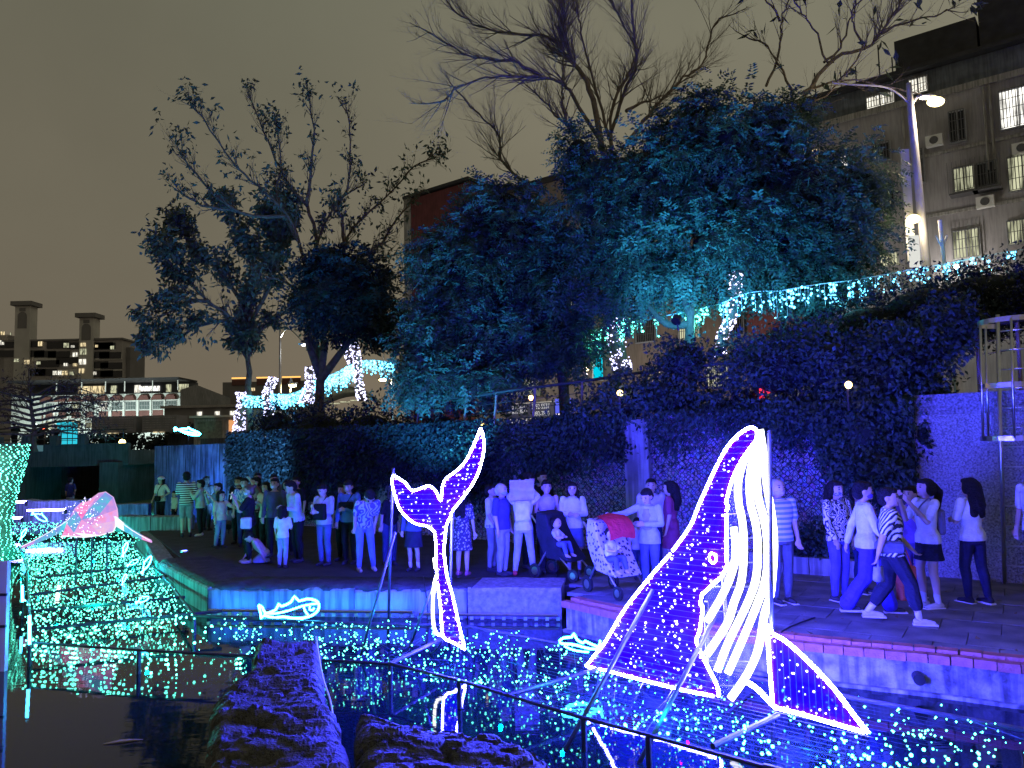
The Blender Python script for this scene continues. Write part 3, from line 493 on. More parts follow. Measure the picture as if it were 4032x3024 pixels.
# pond wall below the bricks
POND_STONE = mat('pond_wall_concrete', (0.30, 0.31, 0.32), 0.9, 0.55, 6, 0.9, 18, stain=0.6)
w = MB()
_sp = smooth_path(_kp, 4)
for a, b in zip(_sp, _sp[1:]):
    d = (b - a).normalized(); n = Vector((-d.y, d.x, 0))
    if n.y < 0: n = -n
    w.prism([(a + n * .02).xy, (b + n * .02).xy, (b + n * .3).xy, (a + n * .3).xy][::-1], -1.2, -0.104)
    w.prism([(a - n * .05).xy, (b - n * .05).xy, (b + n * .01).xy, (a + n * .01).xy][::-1], -1.2, -0.385)
tag(w.build('pond_wall', POND_STONE), 'pale concrete pond wall under the brick kerb', kind='structure')
_dp = Vector((4.02, 7.98, -0.245))
dr = MB().tube([_dp + Vector((-.02, -.10, 0)), _dp + Vector((.06, .12, 0))], 0.055, 12)
o = dr.build('drain_pipe', BLACKP); tag(o, 'round dark drain pipe end in the pond wall', 'pipe')

# pale stone blocks standing along the far side of the pond
PED = mat('pedestal_concrete', (0.27, 0.29, 0.31), 0.85, 0.22, 2.2, 0.35, 30, stain=0.55)
PED_R = mat('rough_block', (0.24, 0.23, 0.25), 0.9, 0.35, 14, 1.0, 24)
pa, pb = Vector((-4.92, 12.47, 0)), Vector((0.66, 11.66, 0))
pd = (pb - pa).normalized(); pn = Vector((-pd.y, pd.x, 0))
PL = (pb - pa).length
def roughblock(p0, p1, dep, z0, ztop, seed, amp=0.02, nx=14, rx=0.0):
    """a long block with a slightly uneven top edge"""
    d = (p1 - p0); L = d.length; d.normalize(); n = Vector((-d.y, d.x, 0))
    rings = []
    for i in range(nx + 1):
        t = i / nx; c = p0 + d * (L * t)
        zt = ztop + amp * noise.noise(Vector((t * L * 2.3, seed, 0)))
        bow = amp * 0.5 * noise.noise(Vector((t * L * 1.1, seed + 9, 3)))
        rings.append([c + n * bow + Vector((0, 0, z0)), c + n * dep + Vector((0, 0, z0)), c + n * dep + Vector((0, 0, zt)), c + n * (bow + .03) + Vector((0, 0, zt)), c + n * bow + Vector((0, 0, zt - .03))])
    return MB().loft(rings)
BLK = [(0.0, 1.52), (1.53, 2.42), (2.43, 3.86), (3.87, 4.20)]
for i, (s0, s1) in enumerate(BLK):
    o = roughblock(pa + pd * s0, pa + pd * s1, 0.75, -1.2, -0.0 + 0.02 * (i % 2), i * 3.1, 0.03).build('stone_block', PED, None)
    tag(o, ['pale blue-lit stone block at the left corner of the pond edge', 'short pale stone block behind the glowing fish', 'long pale stone block right of the glowing fish', 'narrow pale stone block behind the whale tail'][i], 'stone block', 'stone blocks along the pond')
o = roughblock(pa + pd * 4.22, pb, 0.9, -1.2, 0.035, 40, 0.03).build('stone_block', PED_R)
tag(o, 'rough textured violet-lit stone block right of the whale tail', 'stone block', 'stone blocks along the pond')
pl = Vector((-7.11, 15.5, 0))
o = roughblock(pl, pa + Vector((-.02, .02, 0)), 0.30, -1.2, 0.01, 55, 0.03).build('stone_block', PED)
tag(o, 'teal-lit stone block receding along the left pond edge', 'stone block', 'stone blocks along the pond')
# dark uneven stone crust lying on top of the blocks
crust = MB()
N_ = 60
top = []
for i in range(N_ + 1):
    t = i / N_; c = pa + pd * (PL * t * 0.76)
    j = 0.05 * noise.noise(Vector((t * 30, 1.7, 0))) + 0.04 * noise.noise(Vector((t * 90, 5.7, 0)))
    lift = 0.07 + 0.035 * noise.noise(Vector((t * 22, 8.2, 0)))
    dz = 0.05 * max(0, noise.noise(Vector((t * 14, 2.2, 4))))
    top.append([c + pn * (0.02 + j) + Vector((0, 0, -.02 - dz)), c + pn * (0.03 + j) + Vector((0, 0, lift * .5)), c + pn * (.12 + j) + Vector((0, 0, lift)), c + pn * 0.9 + Vector((0, 0, lift * .6)), c + pn * 0.9 + Vector((0, 0, -.05))])
crust.loft(top)
CRUST = mat('dark_crust', (0.045, 0.042, 0.05), 0.8, 0.5, 6, 1.0, 22)
_ld = (pa - pl).normalized(); _ln = Vector((-_ld.y, _ld.x, 0)); top = []
for i in range(31):
    t = i / 30; c = pl + _ld * ((pa - pl).length * t); j = 0.05 * noise.noise(Vector((t * 15, 3.7, 0))); lift = 0.06 + 0.03 * noise.noise(Vector((t * 11, 1.2, 0)))
    top.append([c + _ln * (.04 + j) + Vector((0, 0, -.03)), c + _ln * (.05 + j) + Vector((0, 0, lift * .6)), c + _ln * .15 + Vector((0, 0, lift)), c + _ln * 1.0 + Vector((0, 0, lift * .5)), c + _ln * 1.0 + Vector((0, 0, -.05))])
crust.loft(top)
tag(crust.build('stone_crust', CRUST, smooth=True), 'dark crinkled stone crust over the pale blocks', 'stone crust')
# wall-washer bars along the block feet, with an added blue glow
def washer(s0, s1, off, z, label, col, power):
    a = pa + pd * s0 - pn * off; b = pa + pd * s1 - pn * off
    root = empty('wall_washer_light', ((a + b) / 2) + Vector((0, 0, z)))
    tag(root, label, 'light bar', 'light bars on the pond blocks')
    MB().tube([a + Vector((0, 0, z)), b + Vector((0, 0, z))], 0.022, 6).build('housing', STEEL, root)
    nb = int((s1 - s0) / 0.16); mbk = MB().box(0, 0, 0, 0.05, 0.03, 0.05).mesh('bracket', STEEL)
    for k in range(nb + 1):
        c = a + pd * (k * (s1 - s0) / max(nb, 1))
        link_mesh('bracket', mbk, root, Vector((c.x, c.y, z - 0.045)) - root.location)
    ld = bpy.data.lights.new('added_washer_glow', 'AREA'); ld.shape = 'RECTANGLE'; ld.size = s1 - s0; ld.size_y = 0.04; ld.color = col; ld.energy = power  # the steel bars are unlit; this blue light is added
    lo = bpy.data.objects.new('added_washer_glow', ld); COL.objects.link(lo); lo.parent = root
    lo.location = (0, 0, 0.03)
    aim = pn * 0.55 + Vector((0, 0, 0.5))
    q = aim.to_track_quat('-Z', 'X'); lo.rotation_euler = (q.to_matrix() @ Matrix.Rotation(math.radians(90), 3, 'Z')).to_euler()
washer(0.1, 1.7, 0.16, -0.30, 'steel light bar at the foot of the left blocks', (0.0, 0.20, 1.0), 9)
washer(1.8, 3.4, 0.16, -0.30, 'steel light bar at the foot of the middle blocks', (0.0, 0.18, 1.0), 9)
washer(3.5, 5.6, 0.16, -0.33, 'steel light bar below the rough violet block', (0.01, 0.03, 1.0), 12)

# low block wall and kerb on the left
for k in range(6):
    x0 = lerp(-11.35, -9.15, k / 6); x1 = lerp(-11.35, -9.15, (k + 1) / 6) - 0.015
    o = roughblock(Vector((x0, lerp(22.05, 21.6, k / 6), 0)), Vector((x1, lerp(22.05, 21.6, (k + 1) / 6), 0)), 0.4, -0.03, 0.40, k * 2.2, 0.03, 6).build('stone_block', PED)
    tag(o, ('leftmost', 'second from left', 'third from left', 'fourth from left', 'fifth from left', 'rightmost')[k] + ' pale upright stone of the low wall behind the pink whale', 'stone block', 'stones of the low wall behind the pink whale')
MB_ = roughblock(Vector((-11.9, 24.2, 0)), pl + Vector((-.05, .05, 0)), 0.35, -1.2, -0.02, 77, 0.01)
tag(MB_.build('pond_kerb', PED), 'blue-lit stone kerb running back along the pond', kind='structure')
TERR = MB().prism([(-11.9, 24.25), (-45, 24.25), (-70, 75), (-12, 75), (-12.4, 27.6)][::-1], -1.2, -0.3).build('far_terrace', PAVE_D)
tag(TERR, 'lower terrace beyond the pond', kind='structure')
LAWN = mat('lawn', (0.06, 0.13, 0.06), 0.9, 0.4, 9, 0.5, 60)
tag(MB().prism([(-16.2, 33), (-22.5, 33), (-32, 62), (-22, 62)][::-1], -0.3, -0.285).build('lawn', LAWN), 'teal-lit strip of lawn between the bridge and the crowd', kind='structure')

# long retaining wall with wire-netted stone facing
def stone_mat():
    m = bpy.data.materials.new('rubble_stone'); m.use_nodes = True
    nt = m.node_tree; N = nt.nodes; L = nt.links; b = N['Principled BSDF']; b.inputs['Roughness'].default_value = 0.85
    tc = N.new('ShaderNodeTexCoord')
    v = N.new('ShaderNodeTexVoronoi'); v.inputs['Scale'].default_value = 13
    L.new(tc.outputs['Object'], v.inputs['Vector'])
    v2 = N.new('ShaderNodeTexVoronoi'); v2.feature = 'DISTANCE_TO_EDGE'; v2.inputs['Scale'].default_value = 13
    L.new(tc.outputs['Object'], v2.inputs['Vector'])
    rp = N.new('ShaderNodeValToRGB'); rp.color_ramp.elements[0].color = (0.05, 0.05, 0.055, 1); rp.color_ramp.elements[0].position = 0.02
    rp.color_ramp.elements[1].color = (0.52, 0.50, 0.52, 1); rp.color_ramp.elements[1].position = 0.10
    L.new(v2.outputs['Distance'], rp.inputs[0])
    hs = N.new('ShaderNodeMixRGB'); hs.blend_type = 'MULTIPLY'; hs.inputs[0].default_value = 0.5
    L.new(rp.outputs[0], hs.inputs[1]); L.new(v.outputs['Color'], hs.inputs[2]); L.new(hs.outputs[0], b.inputs['Base Color'])
    bp = N.new('ShaderNodeBump'); bp.inputs['Strength'].default_value = 0.9; bp.inputs['Distance'].default_value = 0.05
    L.new(rp.outputs[0], bp.inputs['Height']); L.new(bp.outputs[0], b.inputs['Normal'])
    return m
WALLR = empty('retaining_wall', wall_pt(8)); tag(WALLR, 'long stone retaining wall under wire netting behind the crowd', 'wall')
def wallslab(s0, s1, off0, off1, z0, za, zb):
    a, b = wall_pt(s0, off0), wall_pt(s1, off0); c, d = wall_pt(s1, off1), wall_pt(s0, off1)
    m = MB()
    m.add([(a.x, a.y, z0), (b.x, b.y, z0), (c.x, c.y, z0), (d.x, d.y, z0), (a.x, a.y, za), (b.x, b.y, zb), (c.x, c.y, zb), (d.x, d.y, za)],
          [(3, 2, 1, 0), (4, 5, 6, 7), (0, 1, 5, 4), (1, 2, 6, 5), (2, 3, 7, 6), (3, 0, 4, 7)])
    return m
def ztop(s): return 2.75 - 0.35 * max(0, min(1, s / 24))
wallslab(0.02, 19.4, 0.0, -0.5, -0.5, ztop(0), ztop(19.4)).build('stone_facing', stone_mat(), WALLR)
RIB = mat('stained_concrete', (0.10, 0.11, 0.14), 0.9, 0.5, 1.5, 0.9, 7, stain=0.85)
wallslab(19.42, 24.4, 0.12, -0.5, -0.5, 2.42, 2.4).build('stained_end', RIB, WALLR)
for s, wd, nm in ((4.75, 0.55, 'pier'), (7.95, 0.28, 'pier'), (12.3, 0.35, 'pier')):
    wallslab(s, s + wd, 0.14, -0.3, -0.5, ztop(s) - .05, ztop(s) - .05).build(nm, CONC, WALLR)
net = MB(); sp = 0.115; zlo, zhi = 0.25, 2.66
s = -2.4
while s < 12.2:
    for sg in (1, -1):
        pts = []
        a0, a1 = (s, s + (zhi - zlo)) if sg > 0 else (s + (zhi - zlo), s)
        # clip to the faced stretch
        t0, t1 = 0.0, 1.0
        for lim in (0.05,):
            if a1 > a0:
                if a0 < lim: t0 = max(t0, (lim - a0) / (a1 - a0))
            else:
                if a1 < lim: t1 = min(t1, (a0 - lim) / (a0 - a1))
        if t1 - t0 > 0.03:
            q0, q1 = wall_pt(lerp(a0, a1, t0), 0.05, lerp(zlo, zhi, t0)), wall_pt(lerp(a0, a1, t1), 0.05, lerp(zlo, zhi, t1))
            net.tube([q0, q1], 0.005, 3, cap=False)
    s += sp
tag(net.build('wire_netting', mat('netting_wire', (0.05, 0.05, 0.06), 0.6), WALLR), kind='stuff')
PEBBLE = mat('washed_concrete', (0.40, 0.40, 0.42), 0.9, 0.55, 38, 1.0, 60)
WR = empty('concrete_wall', wall_pt(-1)); tag(WR, 'pebbled washed-concrete wall behind the ladder on the right', 'wall')
wallslab(-7, 0.0, 0.22, -0.5, -0.5, 2.50, 2.50).build('wall_panel', PEBBLE, WR)
wallslab(-7, -0.03, 0.19, -0.5, 2.503, 2.82, 2.82).build('coping', mat('coping_pebble', (0.30, 0.30, 0.33), 0.9, 0.6, 30, 1.0, 40), WR)
pk = empty('planter_kerb', wall_pt(3, 0.95)); tag(pk, 'low stone planter edge at the wall foot behind the striped shirt man', 'planter')
for k in range(9):
    wallslab(0.5 + k * 0.5, 0.985 + k * 0.5, 0.98, 0.80, -0.05, 0.27, 0.27).build('edge_stone', CONC, pk)
MB().prism([tuple(wall_pt(s_, o_).xy) for s_, o_ in ((0.5, 0.8), (5.0, 0.8), (5.0, 0.02), (0.5, 0.02))], -0.05, 0.2).build('soil', mat('soil', (0.03, 0.025, 0.02), 0.95, 0.4, 20, 0.8), pk)
# upper street level behind the wall
UP = MB().prism([tuple(wall_pt(-12, -0.5).xy), tuple(wall_pt(24.4, -0.5).xy), tuple(wall_pt(34, -6).xy), tuple(wall_pt(60, -40).xy), tuple(wall_pt(-30, -40).xy)], -1.2, 2.35).build('upper_street', ASPH)
tag(UP, 'raised street behind the retaining wall', kind='structure')

# big dark stones in the foreground
ROCK = mat('dark_rock', (0.072, 0.070, 0.070), 0.65, 0.6, 9, 1.0, 45, col2=(0.025, 0.026, 0.022))
def stone_slab(edgeL, edgeR, ztopf, seed, name, label, amp=0.055, ny=190, nx=60):
    """rows across from left edge to right edge, running from far to near, broken into uneven layers"""
    m = MB(); rings = []
    LP, RP = smooth_path([(*p, 0) for p in edgeL], 12), smooth_path([(*p, 0) for p in edgeR], 12)
    def samp(P, t):
        f = t * (len(P) - 1); i = min(int(f), len(P) - 2); return P[i].lerp(P[i + 1], f - i)
    for j in range(ny + 1):
        t = j / ny; a, b = samp(LP, t), samp(RP, t)
        row = []
        row.append(Vector((a.x, a.y, -1.2)))
        for i in range(nx + 1):
            u = i / nx; p = a.lerp(b, u)
            q = Vector((p.x * 1.4, p.y * 3.0, seed))
            h = noise.fractal(q, 0.75, 2.1, 8) * amp - 0.6 * amp * max(0, 1 - 9 * abs(noise.noise(q * 1.3 + Vector((3, 7, 1))))) + 0.5 * amp * (1 - abs(noise.noise(q * 2.7)) * 2) * abs(noise.noise(q * 0.7))
            st = ztopf(t, u)
            lay = math.floor((h * 1.6 + 0.3 * noise.noise(q * 0.5) * amp) / 0.035) * 0.035
            z = st + 0.55 * h + 0.45 * lay
            edge = min(u, 1 - u) * 8
            if edge < 1: z -= 0.10 * (1 - edge) ** 2
            jx = 0.05 * noise.noise(Vector((p.y * 4, seed + i * 9.1, 1))) if i in (0, nx) else 0
            row.append(Vector((p.x + jx, p.y, z)))
        row.append(Vector((b.x, b.y, -1.2)))
        rings.append(row)
    n = nx + 3
    vs = [q for r in rings for q in r]
    fs = [(i * n + k, i * n + k + 1, (i + 1) * n + k + 1, (i + 1) * n + k) for i in range(ny) for k in range(n - 1)]
    fs.append(tuple(range(n))); fs.append(tuple(reversed([ny * n + k for k in range(n)])))
    m.add(vs, [tuple(reversed(f)) for f in fs])
    tag(m.build(name, ROCK), label, 'rock', 'dark stones at the near edge')
stone_slab([(-2.78, 8.36), (-2.55, 7.4), (-2.5, 6.5), (-2.2, 5.6), (-1.95, 4.8), (-1.7, 3.4)], [(-2.1, 8.32), (-1.85, 7.4), (-1.62, 6.6), (-1.32, 5.8), (-1.02, 4.9), (-0.8, 3.4)],
           lambda t, u: 0.20 - 0.05 * math.sin(t * 9) * 0.6, 3.3, 'rock', 'long dark layered stone running out into the pond')
stone_slab([(-1.24, 5.95), (-1.15, 5.5), (-1.0, 4.8), (-0.9, 3.4)], [(-0.75, 5.98), (-0.1, 5.62), (0.3, 4.95), (0.55, 3.4)],
           lambda t, u: 0.19 - 0.10 * u * (1 - t) + 0.02 * math.sin(u * 7), 9.9, 'rock', 'broad dark foreground stone right of the gap', 0.06, 150, 90)
# ------------------------------------------------------------------ buildings
FAC0 = Vector((24.215, 36.25, 0.0))
def fpt(s, off=0.0, z=0.0):
    p = FAC0 + WDIR * s + WNOR * off
    return Vector((p.x, p.y, z))
FANG = math.atan2(WDIR.y, WDIR.x)
def fbox(m, s0, s1, z0, z1, o0, o1):
    """box on the facade: s range, z range, from o0 in front of the face to o1"""
    c = fpt((s0 + s1) / 2, (o0 + o1) / 2, (z0 + z1) / 2)
    m.box(c.x, c.y, c.z, abs(s1 - s0), abs(o1 - o0), abs(z1 - z0), FANG)
    return m
def room_glow(name, c, st):
    """a lit room behind curtains, brighter and darker in folds and patches"""
    m = glow(name, c, st, False); nt = m.node_tree; N = nt.nodes; L = nt.links; e = [n for n in N if n.type == 'EMISSION'][0]
    tc = N.new('ShaderNodeTexCoord'); mp = N.new('ShaderNodeMapping'); mp.inputs['Scale'].default_value = (3.5, 3.5, .7); L.new(tc.outputs['Object'], mp.inputs[0])
    nz = N.new('ShaderNodeTexNoise'); nz.inputs['Scale'].default_value = 1.1; nz.inputs['Detail'].default_value = 3; L.new(mp.outputs[0], nz.inputs['Vector'])
    rp = N.new('ShaderNodeValToRGB'); rp.color_ramp.elements[0].position = .36; rp.color_ramp.elements[0].color = (*[v * .16 for v in c], 1); rp.color_ramp.elements[1].position = .58; rp.color_ramp.elements[1].color = (*c, 1)
    L.new(nz.outputs['Fac'], rp.inputs[0]); L.new(rp.outputs[0], e.inputs[0])
    return m
LITW = [room_glow('window_warm', (1.0, 0.80, 0.45), 1.1), room_glow('window_white', (1.0, 0.95, 0.80), 1.3), room_glow('window_pale', (0.85, 0.85, 0.55), 0.8), room_glow('window_bright', (1.0, 0.97, 0.88), 1.9)]
DARKG = mat('dark_glass', (0.02, 0.022, 0.028), 0.15, 0.3, 3)
FRAME_M = mat('window_frame', (0.30, 0.31, 0.33), 0.5, 0.15, 6)
GRILLE = mat('grille_bar', (0.10, 0.10, 0.11), 0.5, 0.2, 6)
def facade_window(root, s, z, w, h, lit, grille=True, depth=0.0, clutter=False):
    f = MB(); t = 0.06
    fbox(f, s - w / 2 - t, s + w / 2 + t, z + h / 2, z + h / 2 + t, depth + .10, depth - .05)
    fbox(f, s - w / 2 - t, s + w / 2 + t, z - h / 2 - t, z - h / 2, depth + .16, depth - .05)
    fbox(f, s - w / 2 - t, s - w / 2, z - h / 2, z + h / 2, depth + .10, depth - .05)
    fbox(f, s + w / 2, s + w / 2 + t, z - h / 2, z + h / 2, depth + .10, depth - .05)
    fbox(f, s - .025, s + .025, z - h / 2, z + h / 2, depth + .08, depth)
    o = f.build('window', FRAME_M, root)
    fbox(MB(), s - w / 2, s + w / 2, z - h / 2, z + h / 2, depth + .02, depth - .03).build('pane', LITW[lit] if lit is not None else DARKG, o)
    if grille:
        g = MB(); nb = max(3, int(w / 0.13)); nh = max(2, int(h / 0.45))
        for i in range(nb + 1):
            ss = s - w / 2 + w * i / nb
            fbox(g, ss - .018, ss + .018, z - h / 2, z + h / 2, depth + .30, depth + .275)
        for i in range(nh + 1):
            zz = z - h / 2 + h * i / nh
            fbox(g, s - w / 2, s + w / 2, zz - .014, zz + .014, depth + .31, depth + .30)
        g.build('grille', GRILLE, o)
    return o
def ac_unit(root, s, z):
    m = MB(); fbox(m, s - .38, s + .38, z - .27, z + .27, .5, .16)
    o = m.build('air_conditioner', WHITEP, root)
    c = fpt(s, .505, z); d = MB()
    d.tube([c, c + WNOR * 0.012], 0.2, 14).build('fan_grille', GRILLE, o)
TILE_W = mat('facade_tile', (0.36, 0.345, 0.36), 0.8, 0.22, 0.5, 0.2, 30, stain=0.18)
TILE_B = mat('facade_blue', (0.18, 0.22, 0.27), 0.7, 0.2, 2, stain=0.3)
SHEET = mat('roof_sheet', (0.13, 0.15, 0.18), 0.6, 0.25, 2, stain=0.3)
ROOFD = mat('roof_dark', (0.035, 0.035, 0.04), 0.8, 0.3, 2)
MAROON = mat('maroon_render', (0.14, 0.035, 0.04), 0.8, 0.2, 1.0, stain=0.25)
BAND = mat('facade_band', (0.36, 0.35, 0.33), 0.8, 0.15, 2, stain=0.4)

POLE_G = mat('lamp_pole', (.3, .3, .32), .5)
bA = empty('apartment_building', fpt(2, 0, 2.35)); tag(bA, 'brown apartment block with barred lit windows behind the street lamp', 'building')
fbox(MB(), -14, 12.0, 2.36, 19.3, 0.0, -9).build('wall', TILE_W, bA)
fbox(MB(), -14, 12.0, 19.3, 19.62, 0.15, -9).build('cornice', BAND, bA)
fbox(MB(), -14, 12.0, 19.63, 20.9, -0.05, -8).build('sheet_storey', SHEET, bA)
r = MB(); fbox(r, -14.2, 12.2, 20.92, 21.12, 0.5, -8.3); rf = r.build('roof', ROOFD, bA)
r = MB(); fbox(r, -3.6, 0.9, 21.14, 24.4, -1.2, -6); r.build('stair_house', ROOFD, rf)
r = MB(); fbox(r, 1.0, 4.8, 21.14, 23.4, -1.0, -5); r.build('water_tank_house', ROOFD, rf)
r = MB(); fbox(r, -11, -4.4, 21.14, 23.0, -0.8, -5); r.build('roof_shed', ROOFD, rf)
for s_ in (5.6, 6.8, 7.6, 9.0, 4.95): 
    a = fpt(s_, -1, 21.1); MB().tube([a, a + Vector((0, 0, random.uniform(1.4, 2.6)))], 0.035, 4).build('antenna', ROOFD, rf)
for wv in FACADE_WIN[:2]: facade_window(bA, wv[0], wv[1], wv[2], wv[3] * 1.1, 1, True, -0.03)
for wv in FACADE_WIN[2:]: facade_window(bA, wv[0], wv[1], wv[2], wv[3], {0: None, 1: 2, 2: 3, 3: 2}[wv[4]])
for s_, z_ in ((9.2, 14.7), (9.2, 17.5), (9.4, 8.6), (2.0, 8.5), (-3.4, 17.7), (-3.2, 14.6), (-3.2, 11.6), (-5.5, 14.6), (-5.5, 17.7)):
    facade_window(bA, s_, z_, 1.1, 1.4, random.choice([None, None, 2, 0]))
for s_, z_ in ((-0.62, 15.65), (1.0, 13.4), (5.4, 9.8), (3.0, 17.0), (7.1, 13.2)): ac_unit(bA, s_, z_)
m = MB()
for z_ in (16.35, 13.2, 10.1, 7.0): fbox(m, -14, 12, z_, z_ + .16, .07, 0)
m.build('floor_band', BAND, bA)
m = MB(); fbox(m, -0.95, -2.9, 15.9, 19.2, .35, .01); fbox(m, -0.95, -2.9, 12.9, 13.5, .35, .01); fbox(m, -0.95, -2.9, 9.9, 10.9, .35, .01); m.build('balcony_front', TILE_B, bA)
for s_ in (0.52, 0.78, 4.4): 
    MB().tube([fpt(s_, .12, 19.2), fpt(s_, .12, 15.0 if s_ < 1 else 3)], 0.06, 6).build('drain_pipe', BAND, bA)
m = MB()
for s_ in (1.86, 0.86): 
    for sg in (-.6, .6):
        pass
    fbox(m, s_ - .6, s_ + .6, 13.95, 14.02, .75, .01)
    for k in range(7): fbox(m, s_ - .6 + k * .2, s_ - .585 + k * .2, 14.02, 15.6, .74, .72)
m.build('window_cage', GRILLE, bA)
bB = empty('apartment_building', fpt(17, 0, 2.35)); tag(bB, 'dim apartment block half hidden behind the dense green tree', 'building')
fbox(MB(), 12.05, 24.0, 2.36, 20.4, -0.2, -9).build('wall', mat('facade_tile_b', (0.22, 0.17, 0.14), 0.8, 0.2, 0.6, stain=0.2), bB)
fbox(MB(), 12.05, 24.0, 20.42, 20.8, 0.1, -9).build('roof', ROOFD, bB)
fbox(MB(), 9.6, 12.9, 6.0, 10.5, 0.9, 0.05).build('red_panel', MAROON, bA)
for s_, z_, l_ in ((14.2, 9.0, None), (17, 9.1, 2), (20, 9.2, None), (14, 12.2, 1), (17.5, 12.2, None), (21, 12.3, 2), (15, 15.4, None), (19, 15.5, 0), (22.6, 9, None), (15.3, 6.0, 2), (19.3, 6.0, 0), (22.3, 12, None), (13.2, 15.5, None)):
    facade_window(bB, s_, z_, 1.3, 1.4, l_, depth=-0.2)
bC = empty('apartment_building', fpt(29, 0, 2.35)); tag(bC, 'low-lit block with shop boards and laundry balcony behind the railing', 'building')
fbox(MB(), 24.05, 34.5, 2.36, 20.6, -0.1, -9).build('wall', mat('facade_tile_c', (0.24, 0.20, 0.17), 0.8, 0.2, 0.6, stain=0.2), bC)
fbox(MB(), 24.05, 34.5, 20.62, 21.0, 0.1, -9).build('roof', ROOFD, bC)
for s_, z_, l_ in ((26, 9.2, None), (26, 12.3, 2), (29.5, 12.3, None), (32.6, 12.3, None), (26, 15.4, None), (29.5, 15.4, 0), (32.6, 9.4, 2), (32.6, 15.4, None), (30, 18.2, None), (26.5, 18.2, None), (33, 18.2, None)):
    facade_window(bC, s_, z_, 1.4, 1.5, l_, depth=-0.1)
m = MB(); fbox(m, 28.35, 30.4, 5.5, 7.9, .8, -.05); m.build('laundry_balcony', mat('pale_green_panel', (0.45, 0.52, 0.38), 0.6, 0.15, 3), bC)
m = MB(); fbox(m, 28.8, 30.35, 6.3, 7.5, .83, .81); m.build('pane', glow('balcony_glow', (0.75, 0.85, 0.5), 0.5, False), bC)
g = MB()
for k in range(9): fbox(g, 28.75, 30.4, 6.3 + k * .15, 6.33 + k * .15, .95, .93)
for k in range(5): fbox(g, 28.8 + k * .39, 28.83 + k * .39, 6.25, 7.6, .97, .95)
g.build('balcony_grille', WHITEP, bC)
for k, cc in enumerate(((.55, .1, .07), (.6, .35, .1), (.5, .5, .45))):
    mm = MB(); s_ = 30.1 - k * .3; fbox(mm, s_ - .13, s_ + .13, 6.35, 6.95, 1.03, 1.0)
    mm.build('hung_shirt', mat('laundry%d' % k, cc, .9), bC)
bD = empty('apartment_building', fpt(38, 0, 2.35)); tag(bD, 'tall maroon walled block with a pale corner column left of the dense trees', 'building')
fbox(MB(), 34.55, 41.0, 2.36, 22.4, 0.0, -9).build('wall', MAROON, bD)
fbox(MB(), 41.0, 41.75, 2.36, 22.5, 0.1, -9).build('corner_column', BAND, bD)
fbox(MB(), 34.55, 41.8, 22.52, 22.75, 0.2, -9).build('roof', ROOFD, bD)
for s_, z_ in ((36.5, 14.5), (36.5, 11.2), (39, 8.4)): facade_window(bD, s_, z_, 1.4, 1.4, None, grille=True)
wl = empty('wall_lamp', fpt(2.6, 0, 10.3)); tag(wl, 'small white wall lamp glowing beside the framed lit window', 'lamp')
MB().ell(fpt(2.35, .8, 10.35), .13, .13, .13, 10, 7).build('globe', glow('wall_lamp_glow', (1, .95, .85), 12, False), wl)
MB().tube([fpt(2.35, .05, 10.3), fpt(2.35, .8, 10.3)], .03, 5).build('arm', GRILLE, wl)
lamp('lamp_light', 'POINT', fpt(2.35, 1.4, 10.2), (1, .92, .82), 160, .1, wl)
for s_, lb in ((9.5, 'added street lamp behind the shrub bank under the brown block'), (20, 'added street lamp under the dim block behind the green tree'), (31, 'added street lamp near the shop board')):
    r_ = empty('street_lamp', fpt(s_, 7, 2.35)); tag(r_, lb, 'street lamp', 'street lamps')  # unseen lamps put in to brighten the facades
    MB().tube([fpt(s_, 7, 2.3), fpt(s_, 7, 6.2)], .06, 7).build('pole', POLE_G, r_); MB().ell(fpt(s_, 7, 6.3), .2, .2, .12, 10, 6).build('lamp_head', glow('added_lamp_glow', (1, .8, .5), 10, False), r_)
    lamp('lamp_light', 'POINT', fpt(s_, 6.9, 6.0), (1, .92, .84), 650, .1, r_)
# shop sign with phone numbers, and the cyan upright sign
SIGN_W = glow('sign_white', (0.95, 0.95, 1.0), 0.55, False)
def text_mesh(body, size, extr=0.01):
    cu = bpy.data.curves.new('lettering', 'FONT'); cu.body = body; cu.size = size; cu.extrude = extr; cu.align_x = 'CENTER'; cu.align_y = 'CENTER'
    to = bpy.data.objects.new('lettering', cu); COL.objects.link(to)
    dg = bpy.context.evaluated_depsgraph_get(); me = bpy.data.meshes.new_from_object(to.evaluated_get(dg))
    bpy.data.objects.remove(to, do_unlink=True)
    return me
def sign_text(parent, body, size, s, off, z, material, name='lettering', stretch=(1, 1)):
    me = text_mesh(body, size); me.materials.clear(); me.materials.append(material)
    p = fpt(s, off, z)
    o = link_mesh(name, me, parent, Vector(p) - parent.location, (stretch[0], stretch[1], 1))
    # text x axis runs against the facade direction, text normal points to the pond
    X = -WDIR; Z = Vector(WNOR); Y = Z.cross(X)
    o.rotation_euler = Matrix((X, Y, Z)).transposed().to_euler()
    return o
sg = empty('shop_sign', fpt(28.2, 0, 4.5)); tag(sg, 'dark shop board with white characters and two phone numbers', 'sign')
BOARD = mat('board_navy', (0.03, 0.035, 0.10), 0.5, 0.2, 3)
fbox(MB(), 26.9, 31.2, 3.95, 5.0, .42, .3).build('board', BOARD, sg)
m = MB(); fbox(m, 26.85, 31.25, 5.0, 5.06, .46, .28); fbox(m, 26.85, 31.25, 3.89, 3.95, .46, .28); m.build('board_frame', WHITEP, sg)
sign_text(sg, '2992-5537', 0.50, 28.05, .425, 4.73, SIGN_W, stretch=(0.72, 1))
sign_text(sg, '2992-7890', 0.50, 28.05, .425, 4.22, SIGN_W, stretch=(0.72, 1))
